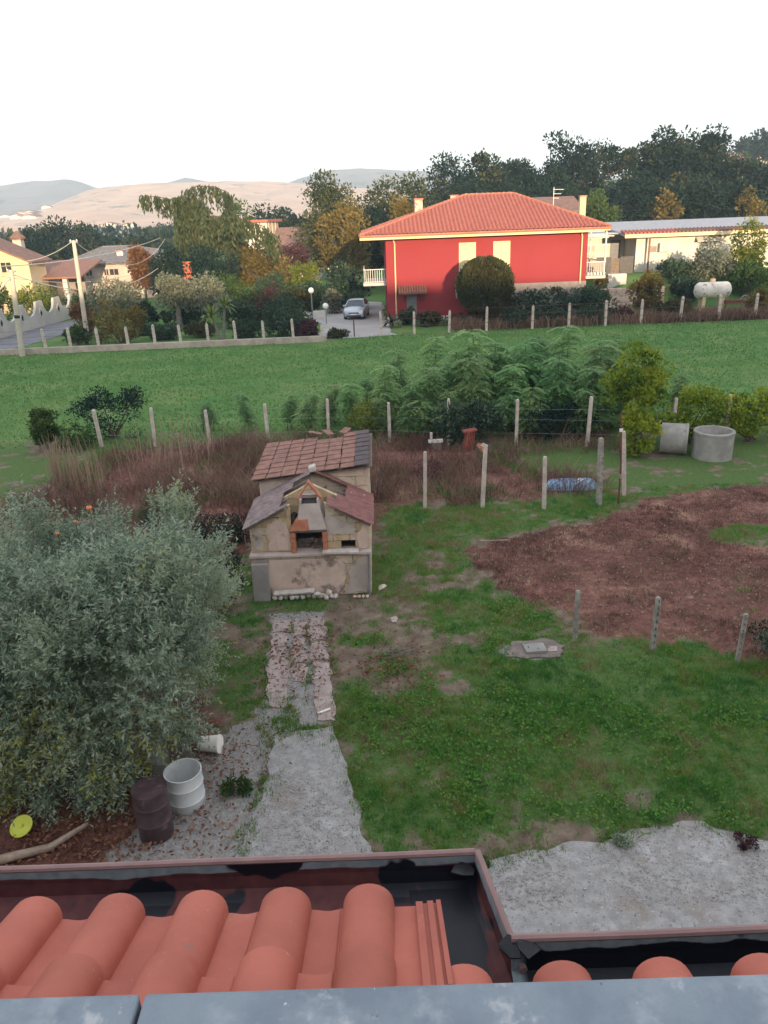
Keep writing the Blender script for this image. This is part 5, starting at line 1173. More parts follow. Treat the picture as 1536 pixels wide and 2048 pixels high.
ho = simple_house('yellow_house', 'sunlit cream house with low gable roof at the left edge', p2.x-9, p2.x, yA, yA+4, 0, p2.z, A(0, 487, yA).z+.35, 'roof_brown', 'yellow_wall', [(A(12, 530, yA).x, A(12, 545, yA).z, A(12, 525, yA).z, 1.0)], 'y', .6)
cy = A(35, 475, 100); cz_ = thing('cupola_chimney', 'small reddish chimney turret above the left house roofs', 'chimney', (cy.x, 100, 0)); wbox(-.5, .5, -.5, .5, 0, cy.z-.2, 'shaft', 'pink_wall', cz_); MB().lathe([(.9, 0), (.95, .2), (.2, .9), (0, 1.0)], 8, (0, 0, cy.z-.2)).build('cap', M['roof_brown'], cz_)
# low annex with pink roof and carport
yB = 84.0; q0, q1 = A(42, 535, yB), A(172, 552, yB)
ax = thing('annex', 'low pinkish annex with lean-to roof and dark carport on the left', 'annex', (0, 0, 0))
MB().prism([(yB-1.5, q1.z-.1), (yB+6, q0.z+.2), (yB+6, q0.z+.35), (yB-1.5, q1.z+.08)], 'x', q0.x, q1.x).build('roof', M['old_tile'], ax)
wbox(q0.x+.5, A(88, 570, yB).x, yB, yB+5.5, 0, q1.z-.15, 'wall', 'pink_wall', ax); wbox(A(88, 570, yB).x, A(136, 570, yB).x, yB+5, yB+5.4, 0, q1.z-.15, 'back_wall', 'house_grey', ax)
px_ = A(138, 570, yB).x; wbox(px_-.22, px_+.22, yB-1.0, yB-.5, 0, q1.z-.15, 'pillar', 'white_wall', ax); wbox(px_-1.2, px_+1.2, yB-1.4, yB-.2, 0, .35, 'step', 'white_wall', ax)
# hip-roofed grey house
yC = 92.0; e0, e1 = A(118, 531, yC), A(330, 525, yC); hh = thing('grey_roof_house', 'pinkish house with grey hipped roof and dark windows behind the tall pole', 'house', (0, 0, 0))
wbox(e0.x+1.5, e1.x, yC+.6, yC+12, 0, e0.z-.05, 'wall', 'pink_wall', hh)
hip_roof(hh, e0.x, e1.x+1, yC, yC+13, e0.z, A(205, 497, yC+6).x, A(262, 497, yC+6).x, yC+6.3, A(230, 494, yC+6).z, 'roof_grey', 'roof_grey', .5, .05)
for (u0, u1) in ((171, 185), (208, 218), (219, 238)):
    xa, xb = A(u0, 545, yC+.6).x, A(u1, 545, yC+.6).x; window(hh, (xa+xb)/2, A(200, 551, yC+.6).z, A(200, 539, yC+.6).z, xb-xa-.1, yC+.6, 'pink_wall')
chimney(A(243, 520, yC+3).x, yC+3, e0.z, A(243, 502, yC+3).z, .7, 'white_wall', hh)
# orange brick chimney rising among the olives
bc = A(374, 525, 76); b0 = thing('brick_chimney', 'sunlit orange brick chimney rising behind the olive trees', 'chimney', (bc.x, 76, 0)); z1_ = bc.z
rbk = random.Random(31); zz = 0.0; MB().box(-.3, .3, -.3, .3, 0, z1_-.1).build('core', M['mortar'], b0)
while zz < z1_-.02:
    if zz > 1.2:
        for (cx, cy_, lx, ly) in ((-.18+.36*0, -.34, .17, .06), (.18, -.34, .17, .06), (-.34, 0, .06, .26), (.34, 0, .06, .26), (0, .34, .34, .06)):
            e = rbk.uniform(-.02, .02); MB().box(cx-lx+e, cx+lx+e-.02, cy_-ly+e, cy_+ly+e, zz, zz+.20).build('brick', M['chimney_brick'], b0)
    zz += .23
# flat-roofed house behind the cedar, sunlight put into the end wall's colour
yD = 112.0; f0, f1 = A(488, 446, yD), A(548, 472, yD)
fh = thing('flat_roof_house', 'small cream house with flat red roof edge and bright sunlit side, behind the cedar', 'house', (0, 0, 0))
wbox(f0.x, A(535, 460, yD).x, yD, yD+7, 0, f0.z, 'wall', 'white_wall', fh); 
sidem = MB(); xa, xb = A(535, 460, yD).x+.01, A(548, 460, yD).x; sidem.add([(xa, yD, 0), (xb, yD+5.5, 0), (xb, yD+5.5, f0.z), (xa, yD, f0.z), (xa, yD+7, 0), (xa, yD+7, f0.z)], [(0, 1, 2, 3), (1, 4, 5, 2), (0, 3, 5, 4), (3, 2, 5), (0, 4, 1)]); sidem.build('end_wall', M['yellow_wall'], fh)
MB().prism([(f0.x-.7, yD-.6), (xa+.2, yD-.6), (xb+.6, yD+5.6), (xb, yD+7.6), (f0.x-.7, yD+7.6)], 'z', f0.z+.01, f0.z+.35).build('roof', M['roof_tile'], fh)
for k in range(3): wbox(xa+.12+k*.28, xa+.2+k*.28, yD+.3+k*1.5, yD+.42+k*1.5, f0.z-2.0, f0.z-.05, 'railing', 'grey_metal', fh)
yE = 108.0; r0_, r1_ = A(553, 478, yE), A(632, 498, yE)
simple_house('brown_roof_house', 'house with dull brown tiled roof right of the flat-roofed house', r0_.x, r1_.x, yE, yE+10, 0, A(600, 497, yE).z, A(590, 458, yE).z, 'roof_brown', 'pink_wall', [(A(560, 510, yE).x, A(560, 517, yE).z, A(560, 503, yE).z, 1.2)], 'x', .5)
# roof behind the red house and roofs on the right hill
yF = 86.0; k0, k1 = A(1070, 405, yF), A(1180, 412, yF)
simple_house('rear_house', 'brown-roofed house just showing behind the red house ridge', k0.x-2, A(1158, 412, yF).x, yF, yF+10, 0, A(1120, 424, yF).z, A(1110, 396, yF).z, 'roof_brown', 'pink_wall', (), 'x', .6)
for (u, v, Y_, w_, lab) in ((1524, 309, 260, 5, 'tiny pink-roofed house among trees at the top right'), (1478, 318, 240, 3.5, 'tiny pale house below the hilltop pines at right')):
    p = A(u, v, Y_); zt = H(p.x, Y_); simple_house('hill_house', lab, p.x-w_/2, p.x+w_/2, Y_, Y_+8, min(zt, p.z-2), p.z, p.z+1.6, 'old_tile', 'pink_wall', (), 'x', .4)
# pale far town on the left hillside
XXh, YYh, ZZh = HG; rt = random.Random(8)
def hillz(x, y):
    j = min(range(XXh.shape[1]), key=lambda j: abs(XXh[0, j]-x)); i = min(range(YYh.shape[0]), key=lambda i: abs(YYh[i, 0]-y)); return ZZh[i, j]
hm = MB(); hm.prism([(-6, 0), (6, 0), (6, 4), (0, 5.5), (-6, 4)], 'y', -4, 4); HW = hm.mesh('wall', M['white_wall'])
hm = MB(); hm.prism([(-6.6, 3.8), (0, 5.5), (6.6, 3.8), (6.6, 4.2), (0, 6), (-6.6, 4.2)], 'y', -4.5, 4.5); HRf = hm.mesh('roof', M['roof_brown'])
spots_ = [(4+rt.uniform(0, 68), rt.choice([421, 424, 427, 430, 434])) for _ in range(30)] + [(rt.uniform(30, 75), 436) for _ in range(6)] + [(94, 416), (258, 454), (252, 455), (36, 398), (4, 399), (222, 452)]
for (u, v) in spots_:
    d = ray(u, v); best = None
    for Yq in np.linspace(460, 1050, 120):
        p = A(u, v, Yq)
        if hillz(p.x, Yq) >= p.z: best = p; break
    if best is None: continue
    t = thing('village_house', 'tiny pale house in the far village on the left hillside', 'house', (best.x, best.y, best.z-2), rt.uniform(-.5, .5), 'far village houses'); s_ = rt.uniform(.7, 1.3); t.scale = (s_, s_, .8)
    for nm, me in (('wall', HW), ('roof', HRf)): link(bpy.data.objects.new(nm, me), t)
# ================================================================== grass and weeds
rg = np.random.default_rng(7)
def blades(name, x, y, h, w, tint, mat, label, cat, lean=.35, rng=rg, kind='stuff'):
    n = len(x); z = hgt(x, y); a = rng.random(n)*2*np.pi; le = rng.random(n)*lean; la = rng.random(n)*2*np.pi
    s = np.stack([np.cos(a), np.sin(a), np.zeros(n)], 1)*w[:, None]*.5; b = np.stack([x, y, z-.01], 1)
    tip = b + np.stack([np.cos(la)*le*h, np.sin(la)*le*h, h*(1-.3*le)], 1)
    v = np.stack([b-s, b+s, tip], 1).reshape(-1, 3); o = link(bpy.data.objects.new(name, np_mesh(name, v, np.arange(3*n).reshape(n, 3), M[mat], np.repeat(np.clip(tint, 0, 1), 3))))
    return tag(o, label, cat, kind=kind)
def scatter(n, x0, x1, y0, y1, rng=rg): return x0+(x1-x0)*rng.random(n), y0+(y1-y0)*rng.random(n)
def tufts(x, y, per, spread, rng=rg):
    k = rng.poisson(per, len(x)); i = np.repeat(np.arange(len(x)), k); return x[i]+rng.normal(size=len(i))*spread, y[i]+rng.normal(size=len(i))*spread, i
# yard grass: tufts follow the cover
x, y = scatter(44000, -4, 13, 7.6, 22); g0, dd, gv = cover(x, y)
keep = rg.random(len(x)) < np.clip(g0*1.15-.12, 0, 1)*np.clip(1.25-(y-8)*.03, .5, 1); x, y, g0 = x[keep], y[keep], g0[keep]
bx, by, i = tufts(x, y, 11, .045); big = fbm(bx, by, .9, 3, 51)
hh_ = (.035+.12*rg.random(len(bx)))*(.5+1.5*np.clip(big-.25, 0, 1))*(.6+.5*g0[i]); tt = .55+1.9*(fbm(bx, by, 1.3, 4, 61)-.5)+1.3*(fbm(bx, by, 4.5, 2, 63)-.5)+rg.normal(size=len(bx))*.12 - .5*np.exp(-((bx-.3)/1.1)**2-((by-14)/2.2)**2)
blades('grass', bx, by, hh_, .008+.012*rg.random(len(bx)), tt, 'grass', 'short green grass growing over the yard', 'grass', .9)
# grass creeping over the edges of the slabs and between the lanes
ex, ey = [], []
for poly in (P_PAD, P_PATH):
    for k in range(len(poly)):
        (xa, ya), (xb, yb) = poly[k], poly[(k+1) % len(poly)]
        if min(ya, yb) < 6.5: continue
        m_ = int(math.hypot(xb-xa, yb-ya)*70); tq = rg.random(m_); ex.append(xa+(xb-xa)*tq+rg.normal(size=m_)*.09); ey.append(ya+(yb-ya)*tq+rg.normal(size=m_)*.09)
for (xa, xb) in ((-1.78, -2.06), (-1.38, -1.72), (-2.24, -2.52), (-.90, -1.28)):
    m_ = 150; tq = rg.random(m_)*1.1-.15; ex.append(xa+(xb-xa)*tq+rg.normal(size=m_)*.035); ey.append(11+3.5*tq+rg.normal(size=m_)*.05)
m_ = 420; ex.append(rg.normal(-1.7, .45, m_)); ey.append(rg.normal(11.2, .35, m_))
ex, ey = np.concatenate(ex), np.concatenate(ey); kq = fbm(ex, ey, 1.6, 3, 301) > .42; ex, ey = ex[kq], ey[kq]; bx, by, i = tufts(ex, ey, 9, .03)
blades('edge_grass', bx, by, .03+.09*rg.random(len(bx)), .008+.012*rg.random(len(bx)), .55+.9*(fbm(bx, by, 1.5, 3, 303)-.5)+.12*rg.normal(size=len(bx)), 'grass', 'grass creeping over the edges of path and concrete yard', 'grass', .9)
# broad-leaved clover and dock in lush patches
x, y = scatter(5200, -.6, 9, 8.2, 15.5); g0, dd, gv = cover(x, y); lush = fbm(x, y, .75, 4, 71); keep = (rg.random(len(x)) < np.clip((lush-.42)*5, 0, 1)*g0); x, y = x[keep], y[keep]
bx, by, i = tufts(x, y, 13, .06); n = len(bx); base = np.stack([bx, by, hgt(bx, by)+.02+.07*rg.random(n)], 1); dv_ = unit(np.stack([rg.normal(size=n), rg.normal(size=n), .25+.5*rg.random(n)], 1))
L_ = .022+.042*rg.random(n); o = leaves_obj('clover', base, dv_, L_, L_*.7, .62+.7*(fbm(bx, by, 1.1, 3, 81)-.5)+rg.normal(size=n)*.1, M['grass'], None, rg); tag(o, 'low broad-leaved weeds in lush patches of the yard', 'weeds', kind='stuff')
# field grass
x, y = scatter(75000, -32, 34, 29.0, 56); far_ = (y-29)/27; keep = (np.abs(x) < 12+y*.42); x, y = x[keep], y[keep]
fh_ = (.05+.07*rg.random(len(x)))*(.7+.8*fbm(x, y, .25, 3, 91)); blades('field_grass', x, y, fh_, .05+.06*rg.random(len(x)), .42+1.5*(fbm(x, y, .16, 5, 93)-.5)+.04*rg.normal(size=len(x)), 'field_grass', 'even green grass of the field behind the yard', 'grass', 1.0)
# burnt patch: short dry stubble and clods
x, y = scatter(30000, 1.8, 14.5, 12, 22.5); g0, dd, gv = cover(x, y); keep = (dd > .5) & (rg.random(len(x)) < np.clip(fbm(x, y, 1.3, 4, 101)*2.2-.55, .05, 1)); x, y = x[keep], y[keep]
bx, by, i = tufts(x, y, 5, .05); blades('stubble', bx, by, .04+.13*rg.random(len(bx))**2*2*fbm(bx, by, .8, 3, 103), .010+.016*rg.random(len(bx)), .30+1.3*(fbm(bx, by, .55, 4, 105)-.5)+.12*rg.normal(size=len(bx)), 'dry_stem', 'dry reddish stubble on the burnt patch', 'stubble', 1.6)
x, y = scatter(2600, 1.8, 12, 12.4, 22); g0, dd, gv = cover(x, y); keep = dd > .6; x, y = x[keep], y[keep]; n = len(x)
o = leaves_obj('leaf_litter', np.stack([x, y, hgt(x, y)+.02+.03*rg.random(n)], 1), unit(np.stack([rg.normal(size=n), rg.normal(size=n), .25*rg.normal(size=n)], 1)), .04+.05*rg.random(n), .02+.03*rg.random(n), .75+.3*rg.random(n), M['dry_stem'], None, rg); tag(o, 'pale scraps and stalks strewn over the burnt patch', 'litter', kind='stuff')
# litter of leaves under the olive, on the slabs and beside them
x = np.concatenate([rg.normal(-4.6, 1.0, 3200), rg.normal(.05, .42, 520), rg.normal(-1.75, .45, 700), rg.normal(-2.9, .5, 500)]); y = np.concatenate([rg.normal(8.6, .8, 3200), rg.normal(12.5, .45, 520), rg.normal(13.2, .9, 700), rg.normal(9.9, .7, 500)]); n = len(x)
o = leaves_obj('leaf_litter', np.stack([x, y, hgt(x, y)+.03+.05*rg.random(n)], 1), unit(np.stack([rg.normal(size=n), rg.normal(size=n), .3*rg.normal(size=n)], 1)), .05+.05*rg.random(n), .02+.03*rg.random(n), rg.random(n), M['litter_leaf'], None, rg); tag(o, 'brown fallen leaves under the olive and along the broken slabs', 'litter', kind='stuff')
# gravel specks
x, y = scatter(30000, -4.6, 8.5, 7.0, 11.2); g0, dd, gv = cover(x, y); keep = (gv > .5); x, y = x[keep], y[keep]; n = len(x); s = .008+.02*rg.random(n)**2
tet = np.array([[1, 0, 0], [-.5, .8, 0], [-.5, -.8, 0], [0, 0, .8]]); ang = rg.random(n)*6.28; c, s_ = np.cos(ang), np.sin(ang)
vx = tet[None, :, 0]*c[:, None]-tet[None, :, 1]*s_[:, None]; vy = tet[None, :, 0]*s_[:, None]+tet[None, :, 1]*c[:, None]
onslab = (polydist(x, y, P_PATH) > -.12) | (polydist(x, y, P_PAD) > -.12)
v = np.stack([x[:, None]+vx*s[:, None], y[:, None]+vy*s[:, None], (hgt(x, y)+np.where(onslab, .02, .0))[:, None]+tet[None, :, 2]*s[:, None]], -1).reshape(-1, 3)
f = (np.arange(n)[:, None, None]*4+np.array([[0, 1, 3], [1, 2, 3], [2, 0, 3]])[None]).reshape(-1, 3)
nmat('gravel_stone', (.40, .37, .345), (.24, .22, .205), 30, .9); o = link(bpy.data.objects.new('gravel', np_mesh('gravel', v, f, M['gravel_stone']))); tag(o, 'loose grey gravel over the path and the concrete yard', 'gravel', kind='stuff')
# dry tall weeds along the field fence and around the shed
def stalks(name, x, y, h, w, tint, label, lean=.5, mat='dry_stem', cat='weeds', rng=rg, droop=.2):
    n = len(x); z = hgt(x, y); la = rng.random(n)*2*np.pi; le = lean*rng.random(n); d = np.stack([np.cos(la)*le, np.sin(la)*le, np.ones(n)], 1); d = unit(d)
    b = np.stack([x, y, z], 1); side = unit(np.cross(d, rng.normal(size=(n, 3))))*w[:, None]*.5; m = b+d*h[:, None]*.55; t = m+unit(d+np.stack([np.cos(la+.6), np.sin(la+.6), -.5*np.ones(n)], 1)*droop*2)*h[:, None]*.45
    v = np.stack([b-side, b+side, m+side*.8, m-side*.8, t+side*.3, t-side*.3], 1).reshape(-1, 3); k = np.arange(n)[:, None]*6
    f = np.concatenate([k+np.array([[0, 1, 2, 3]]), k+np.array([[3, 2, 4, 5]])], 1).reshape(-1, 4)
    return tag(link(bpy.data.objects.new(name, np_mesh(name, v, f, M[mat], np.repeat(np.clip(tint, 0, 1), 6)))), label, cat, kind='stuff')
x, y = scatter(26000, -12, .3, 17, 29); pd = polydist(x, y, P_DRYL) + (fbm(x, y, .9, 3, 111)-.5)*2.2; dens = np.clip(fbm(x, y, .6, 4, 113)*2.4-.75, .05, 1); dens *= np.where((y < 21.5) & (x > -6), .22, 1)
keep = (pd > 0) & (rg.random(len(x)) < dens) & ~((x > -3.35) & (x < -.1) & (y < 20.9)) & ~((x > -4.2) & (x < -3) & (y > 16) & (y < 20.5) & (rg.random(len(x)) < .6)); x, y = x[keep], y[keep]; n = len(x)
stalks('dry_weeds', x, y, (.25+.75*rg.random(n))*(.5+.9*fbm(x, y, .5, 3, 115)), .012+.018*rg.random(n), .28+1.1*(fbm(x, y, .5, 4, 117)-.5)+.14*rg.normal(size=n), 'tangle of dry brown weeds left of the shed up to the fence', .9)
x, y = scatter(15000, -.2, 8.5, 20.9, 28.2); pd = polydist(x, y, P_DRYR) + (fbm(x, y, .8, 3, 121)-.5)*2.4; pd = np.maximum(pd, np.where((y > 25.6) & (x < 8.6), .3, -1)); keep = (pd > 0) & (rg.random(len(x)) < np.clip(fbm(x, y, .7, 4, 123)*2.4-.8, .04, 1)); x, y = x[keep], y[keep]; n = len(x)
stalks('dry_weeds', x, y, (.18+.5*rg.random(n))*(.5+.9*fbm(x, y, .5, 3, 125)), .012+.018*rg.random(n), .30+1.1*(fbm(x, y, .6, 4, 127)-.5)+.14*rg.normal(size=n), 'dry brown weeds behind the free-standing posts', 1.0)
x, y = scatter(9000, -14, 9, 17.5, 28.5); pd = np.maximum(polydist(x, y, P_DRYL), polydist(x, y, P_DRYR)); keep = (pd > -.6) & (fbm(x, y, .5, 3, 131) > .56) & ~((x > -3.35) & (x < -.1) & (y < 20.9)); x, y = x[keep], y[keep]; bx, by, i = tufts(x, y, 6, .09)
blades('weed_grass', bx, by, .12+.22*rg.random(len(bx)), .02+.02*rg.random(len(bx)), .75+.2*rg.normal(size=len(bx)), 'grass', 'green weeds growing through the dry tangle', 'weeds', .9)
rx_ = np.concatenate([rg.normal(A(150, 950, 24.5).x, .28, 60), rg.normal(A(118, 950, 24.5).x, .12, 30), rg.normal(A(195, 960, 24).x, .35, 40), rg.normal(A(350, 930, 26).x, .9, 60)]); ry_ = np.concatenate([rg.normal(24.0, .3, 60), rg.normal(24.2, .2, 30), rg.normal(23.6, .35, 40), rg.normal(26.3, .6, 60)]); n = len(rx_)
stalks('reed_stalks', rx_, ry_, 1.1+.8*rg.random(n), .022+.012*rg.random(n), .7+.25*rg.random(n), 'pale upright dry reed stalks behind the olive tops', .16, cat='reeds', droop=.08)
x, y = scatter(16000, 5.5, 34, 56.2, 59.4); keep = rg.random(len(x)) < fbm(x, y, .35, 3, 141)*1.5-.25; x, y = x[keep], y[keep]; n = len(x)
stalks('dry_grass', x, y, .35+.6*rg.random(n), .05+.05*rg.random(n), .45+.5*(fbm(x, y, .3, 3, 143)-.5)+.14*rg.normal(size=n), 'band of tall dry grass along the fence below the red house', .5, cat='grass')
# ================================================================== near olives
def olive(name, label, base, crown, rad, nclump, shoots, seed, leaf=.078, group='olive trees in the yard', extra=()):
    rng = np.random.default_rng(seed); t = thing(name, label, 'olive tree', base, 0, group); C = np.array(crown)
    cen, r = crown_clumps(rng, C, rad, nclump, .17, .30, -.85, .5, .62)
    kp = ~((cen[:, 0] > .35) & (cen[:, 1] < .15) & (cen[:, 2] < 1.75)) if seed == 3 else np.ones(len(cen), bool); cen, r = cen[kp], r[kp]
    if extra: cen = np.concatenate([cen, np.array(extra, float)]); r = np.concatenate([r, np.full(len(extra), .38)])
    k = len(cen); ci = np.repeat(np.arange(k), shoots); n = len(ci); u = unit(rng.normal(size=(n, 3)))
    out = unit(cen[ci]-C*np.array([1, 1, .7])); sb = cen[ci]+u*(r[ci]*(.25+.75*rng.random(n)))[:, None]; upw = np.clip((cen[ci][:, 2]-C[2])/rad[2]+.55, -.35, 1.2)
    sd_ = unit(out*.55+u*.55+np.stack([np.zeros(n), np.zeros(n), upw], 1)*.9); sl_ = .20+.30*rng.random(n); per = 15
    si = np.repeat(np.arange(n), per); q = np.tile(np.linspace(.08, 1, per), n)+rng.normal(size=n*per)*.02
    b = sb[si]+sd_[si]*(sl_[si]*q)[:, None]; b[:, 2] -= .10*q*q*sl_[si]*(upw[si] < .2); perp = unit(np.cross(sd_[si], rng.normal(size=(n*per, 3)))); d = unit(sd_[si]*.55+perp*.8)
    b[:, 2] = np.maximum(b[:, 2], .06); L_ = leaf*(.65+.7*rng.random(n*per)); ct = np.clip(.40+.24*rng.normal(size=k), 0, .8); yel = (cen[:, 2] < C[2]-.25*rad[2]) & (rng.random(k) < .42); ct = np.where(yel, .92, ct)
    leaves_obj('crown', b, d, L_, L_*.30, ct[ci][si]+.10*rng.normal(size=n*per), M['leaf_olive'], t, rng)
    mb = MB(); limbs(mb, rng, (0, 0, -.2), (C[0]*.6, C[1]*.6, C[2]*.75), .17, cen[rng.permutation(len(cen))[:26]], 5, .22)
    for j in rng.permutation(n)[:420]: mb.tube([sb[j]-sd_[j]*.22, sb[j], sb[j]+sd_[j]*sl_[j]*.9], [.007, .005, .002], 4, cap=False)
    mb.build('trunk', M['bark_grey'], t, smooth=True); return t
olive('olive_tree', 'large grey-green olive tree in the left foreground beside the barrels', (-4.45, 10.1, 0), (.05, .05, 2.15), (2.1, 1.75, 1.65), 120, 72, 3, extra=[(float(a_), float(b__), float(c__)) for a_, b__, c__ in zip(np.linspace(-1.9, .45, 24), -.65-.45*np.abs(np.sin(np.arange(24)*1.9)), .5+1.1*np.abs(np.sin(np.arange(24)*2.7)))] + [(.45, -1.05, .85), (.95, -.30, 1.25), (1.22, -.5, 1.1), (.75, -.75, 1.15)])
olive('olive_tree', 'olive tree at the left frame edge, behind the yellow lid', (-7.0, 10.8, 0), (.1, 0, 2.15), (1.75, 1.7, 1.65), 90, 66, 5, extra=[(float(a_), float(b__), float(c__)) for a_, b__, c__ in zip(np.linspace(-1.2, 1.6, 22), -.9-.5*np.abs(np.sin(np.arange(22)*1.7)), .4+1.0*np.abs(np.sin(np.arange(22)*2.3)))] + [(.6, -1.3, .8), (0, -1.3, 1.0)])
olive('olive_tree', 'rear olive tree standing between the big olive and the shed', (-4.7, 13.0, 0), (.05, 0, 1.7), (1.75, 1.4, 1.2), 70, 56, 7, extra=[(.9, .1, 2.85), (.85, 0, 3.1), (-.3, .2, 2.8)])
olive('olive_tree', 'rear left olive tree with a tall upright shoot', (-6.9, 13.0, 0), (.2, 0, 1.75), (1.7, 1.4, 1.25), 60, 56, 11, extra=[(.9, -.6, 3.0), (.85, -.6, 3.3), (1.1, -.5, 2.8)])
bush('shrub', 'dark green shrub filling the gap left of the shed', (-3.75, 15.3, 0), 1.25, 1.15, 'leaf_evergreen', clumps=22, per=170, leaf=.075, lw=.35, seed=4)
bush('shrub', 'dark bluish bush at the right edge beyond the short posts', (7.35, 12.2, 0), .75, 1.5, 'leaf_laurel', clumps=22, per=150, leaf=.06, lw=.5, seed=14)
bush('weed_clump', 'dark green weed clump at the edge of the concrete path', (-2.35, 9.25, 0), .22, .5, 'leaf_mid', clumps=9, per=60, leaf=.07, lw=.35, seed=15, cat='weed')
bush('weed_clump', 'grey round weed cushion on the pale concrete yard', (3.0, 7.95, .04), .10, .36, 'leaf_olive', clumps=8, per=80, leaf=.035, lw=.5, seed=16, cat='weed')
bush('weed_clump', 'reddish dry weed cushion at the right end of the concrete yard', (4.62, 7.88, .04), .12, .36, 'leaf_purple', clumps=8, per=80, leaf=.035, lw=.5, seed=17, cat='weed')
bush('weed_clump', 'small tuft in the grass just beyond the gutter corner', (1.08, 7.72, .0), .12, .25, 'leaf_mid', clumps=6, per=60, leaf=.05, lw=.35, seed=18, cat='weed')
bush('shrub', 'bare twiggy bramble between the yard posts and the shed', (1.5, 23.4, 0), .7, 1.5, 'leaf_purple', clumps=16, per=60, leaf=.08, lw=.25, seed=19)
bush('undergrowth', 'dark low undergrowth left of the tall shed room', (-4.5, 19.2, 0), .55, 2.2, 'leaf_evergreen', D=2.0, clumps=26, per=110, leaf=.09, lw=.3, seed=61)
bush('undergrowth', 'dark green undergrowth behind the rear olive', (-6.2, 20.6, 0), .5, 2.4, 'leaf_garden', D=1.6, clumps=24, per=100, leaf=.09, lw=.3, seed=62)
# ================================================================== along the field fence
bush('ivy_bush', 'bright green ivy-clad column at the left of the field fence', (-12.95, 28.9, 0), 1.75, 1.0, 'leaf_mid', clumps=26, per=110, leaf=.11, lw=.7, seed=21, cat='ivy')
bush('shrub', 'dark green bush behind the left fence posts', (-10.7, 30.2, 0), 2.2, 3.0, 'leaf_evergreen', D=2.0, clumps=30, per=130, leaf=.10, seed=22)
bush('shrub', 'low dark bush between the ivy column and the first post', (-11.7, 28.7, 0), 1.0, 1.8, 'leaf_mid', D=1.2, clumps=18, per=100, leaf=.10, seed=23)
bush('laurel_bush', 'glossy dark laurel bush behind the reddish tile stack', (3.2, 27.4, 0), 2.0, 2.6, 'leaf_laurel', D=1.4, clumps=30, per=80, leaf=.17, lw=.34, seed=24)
bush('shrub', 'dark undergrowth between the laurel and the vine', (6.6, 27.4, 0), 1.5, 2.6, 'leaf_evergreen', D=1.0, clumps=24, per=80, leaf=.12, seed=25)
bush('shrub', 'pale yellow-green shrub behind the shed roof', (-.75, 28.6, 0), 1.5, 1.3, 'leaf_yellowgreen', clumps=18, per=60, leaf=.14, lw=.35, seed=26)
tree('vine_tree', 'tall yellow-green vine-covered tree behind the rusty rod', (9.0, 26.6, 0), 3.9, 2.7, 'leaf_vine', D=1.6, clumps=44, per=110, leaf=.11, lw=.8, bare=.12, seed=27, rtrunk=.07)
bush('vine_bush', 'yellow-green vine spilling down beside the lying well ring', (8.7, 25.1, 0), 1.9, 1.3, 'leaf_vine', clumps=24, per=110, leaf=.10, lw=.8, seed=28, cat='vine')
for k, (x_, w_, h_, lab) in enumerate(((10.9, 2.6, 2.1, 'vine hedge section directly behind the well rings'), (13.1, 2.8, 2.15, 'vine hedge section right of the upright well ring'), (15.4, 2.6, 2.1, 'vine hedge section cut by the right frame edge'))):
    bush('vine_hedge', lab, (x_, 26.5, 0), h_, w_, 'leaf_vine', D=1.2, clumps=34, per=95, leaf=.11, lw=.8, seed=30+k, group='vine hedge by the well rings', cat='vine')
def sapling_mesh(seed, H_, nfr):
    """ailanthus-like sapling: straight stems with long feather leaves"""
    rng = np.random.default_rng(seed); mb = MB(); B, D, L, W, T, S = [], [], [], [], [], []
    for st in range(3):
        bx0, by0 = (rng.normal(size=2)*.22 if st else (0, 0)); hh2 = H_*(1 if st == 0 else rng.uniform(.55, .85)); lx, ly = rng.normal(size=2)*.10*H_*.5
        mb.tube([(bx0, by0, -.1), (bx0+lx*.4, by0+ly*.4, hh2*.5), (bx0+lx, by0+ly, hh2)], [.028, .02, .008], 6)
        for k in range(nfr if st == 0 else nfr//2):
            t = .22+.78*rng.random()**.8; p = np.array([bx0+lx*t, by0+ly*t, hh2*t]); a = rng.random()*6.283; fl_ = rng.uniform(.32, .62); dirx = np.array([math.cos(a), math.sin(a), 0]); tn = rng.random()
            for q in np.linspace(.12, 1, 10):
                c = p+dirx*fl_*q+np.array([0, 0, fl_*(.55*q-.85*q*q)]); tang = unit(dirx+np.array([0, 0, .55-1.7*q]))
                for s in (-1, 1):
                    sd2 = unit(np.cross(tang, [0, 0, 1]))*s; B.append(c); D.append(unit(sd2*.85+tang*.35+np.array([0, 0, -.35])+rng.normal(size=3)*.12)); L.append(fl_*.34*(1-.45*abs(q-.5)));  T.append(.25+.6*tn+.06*rng.normal())
    B, D, L, T = np.array(B), np.array(D), np.array(L), np.array(T); sd_ = unit(np.cross(D, np.array([0, 0, 1.0])+rng.normal(size=D.shape)*.3)); n = len(B)
    v = leaf_quads(B, D, sd_, L, L*.40); return np_mesh('fronds', v, np.arange(4*n).reshape(n, 4), M['leaf_sapling'], np.repeat(np.clip(T, 0, 1), 4)), mb.mesh('stem', M['bark'], True)
SM = [sapling_mesh(k, 3.1+.25*k, 95) for k in range(4)]; rs = random.Random(21)
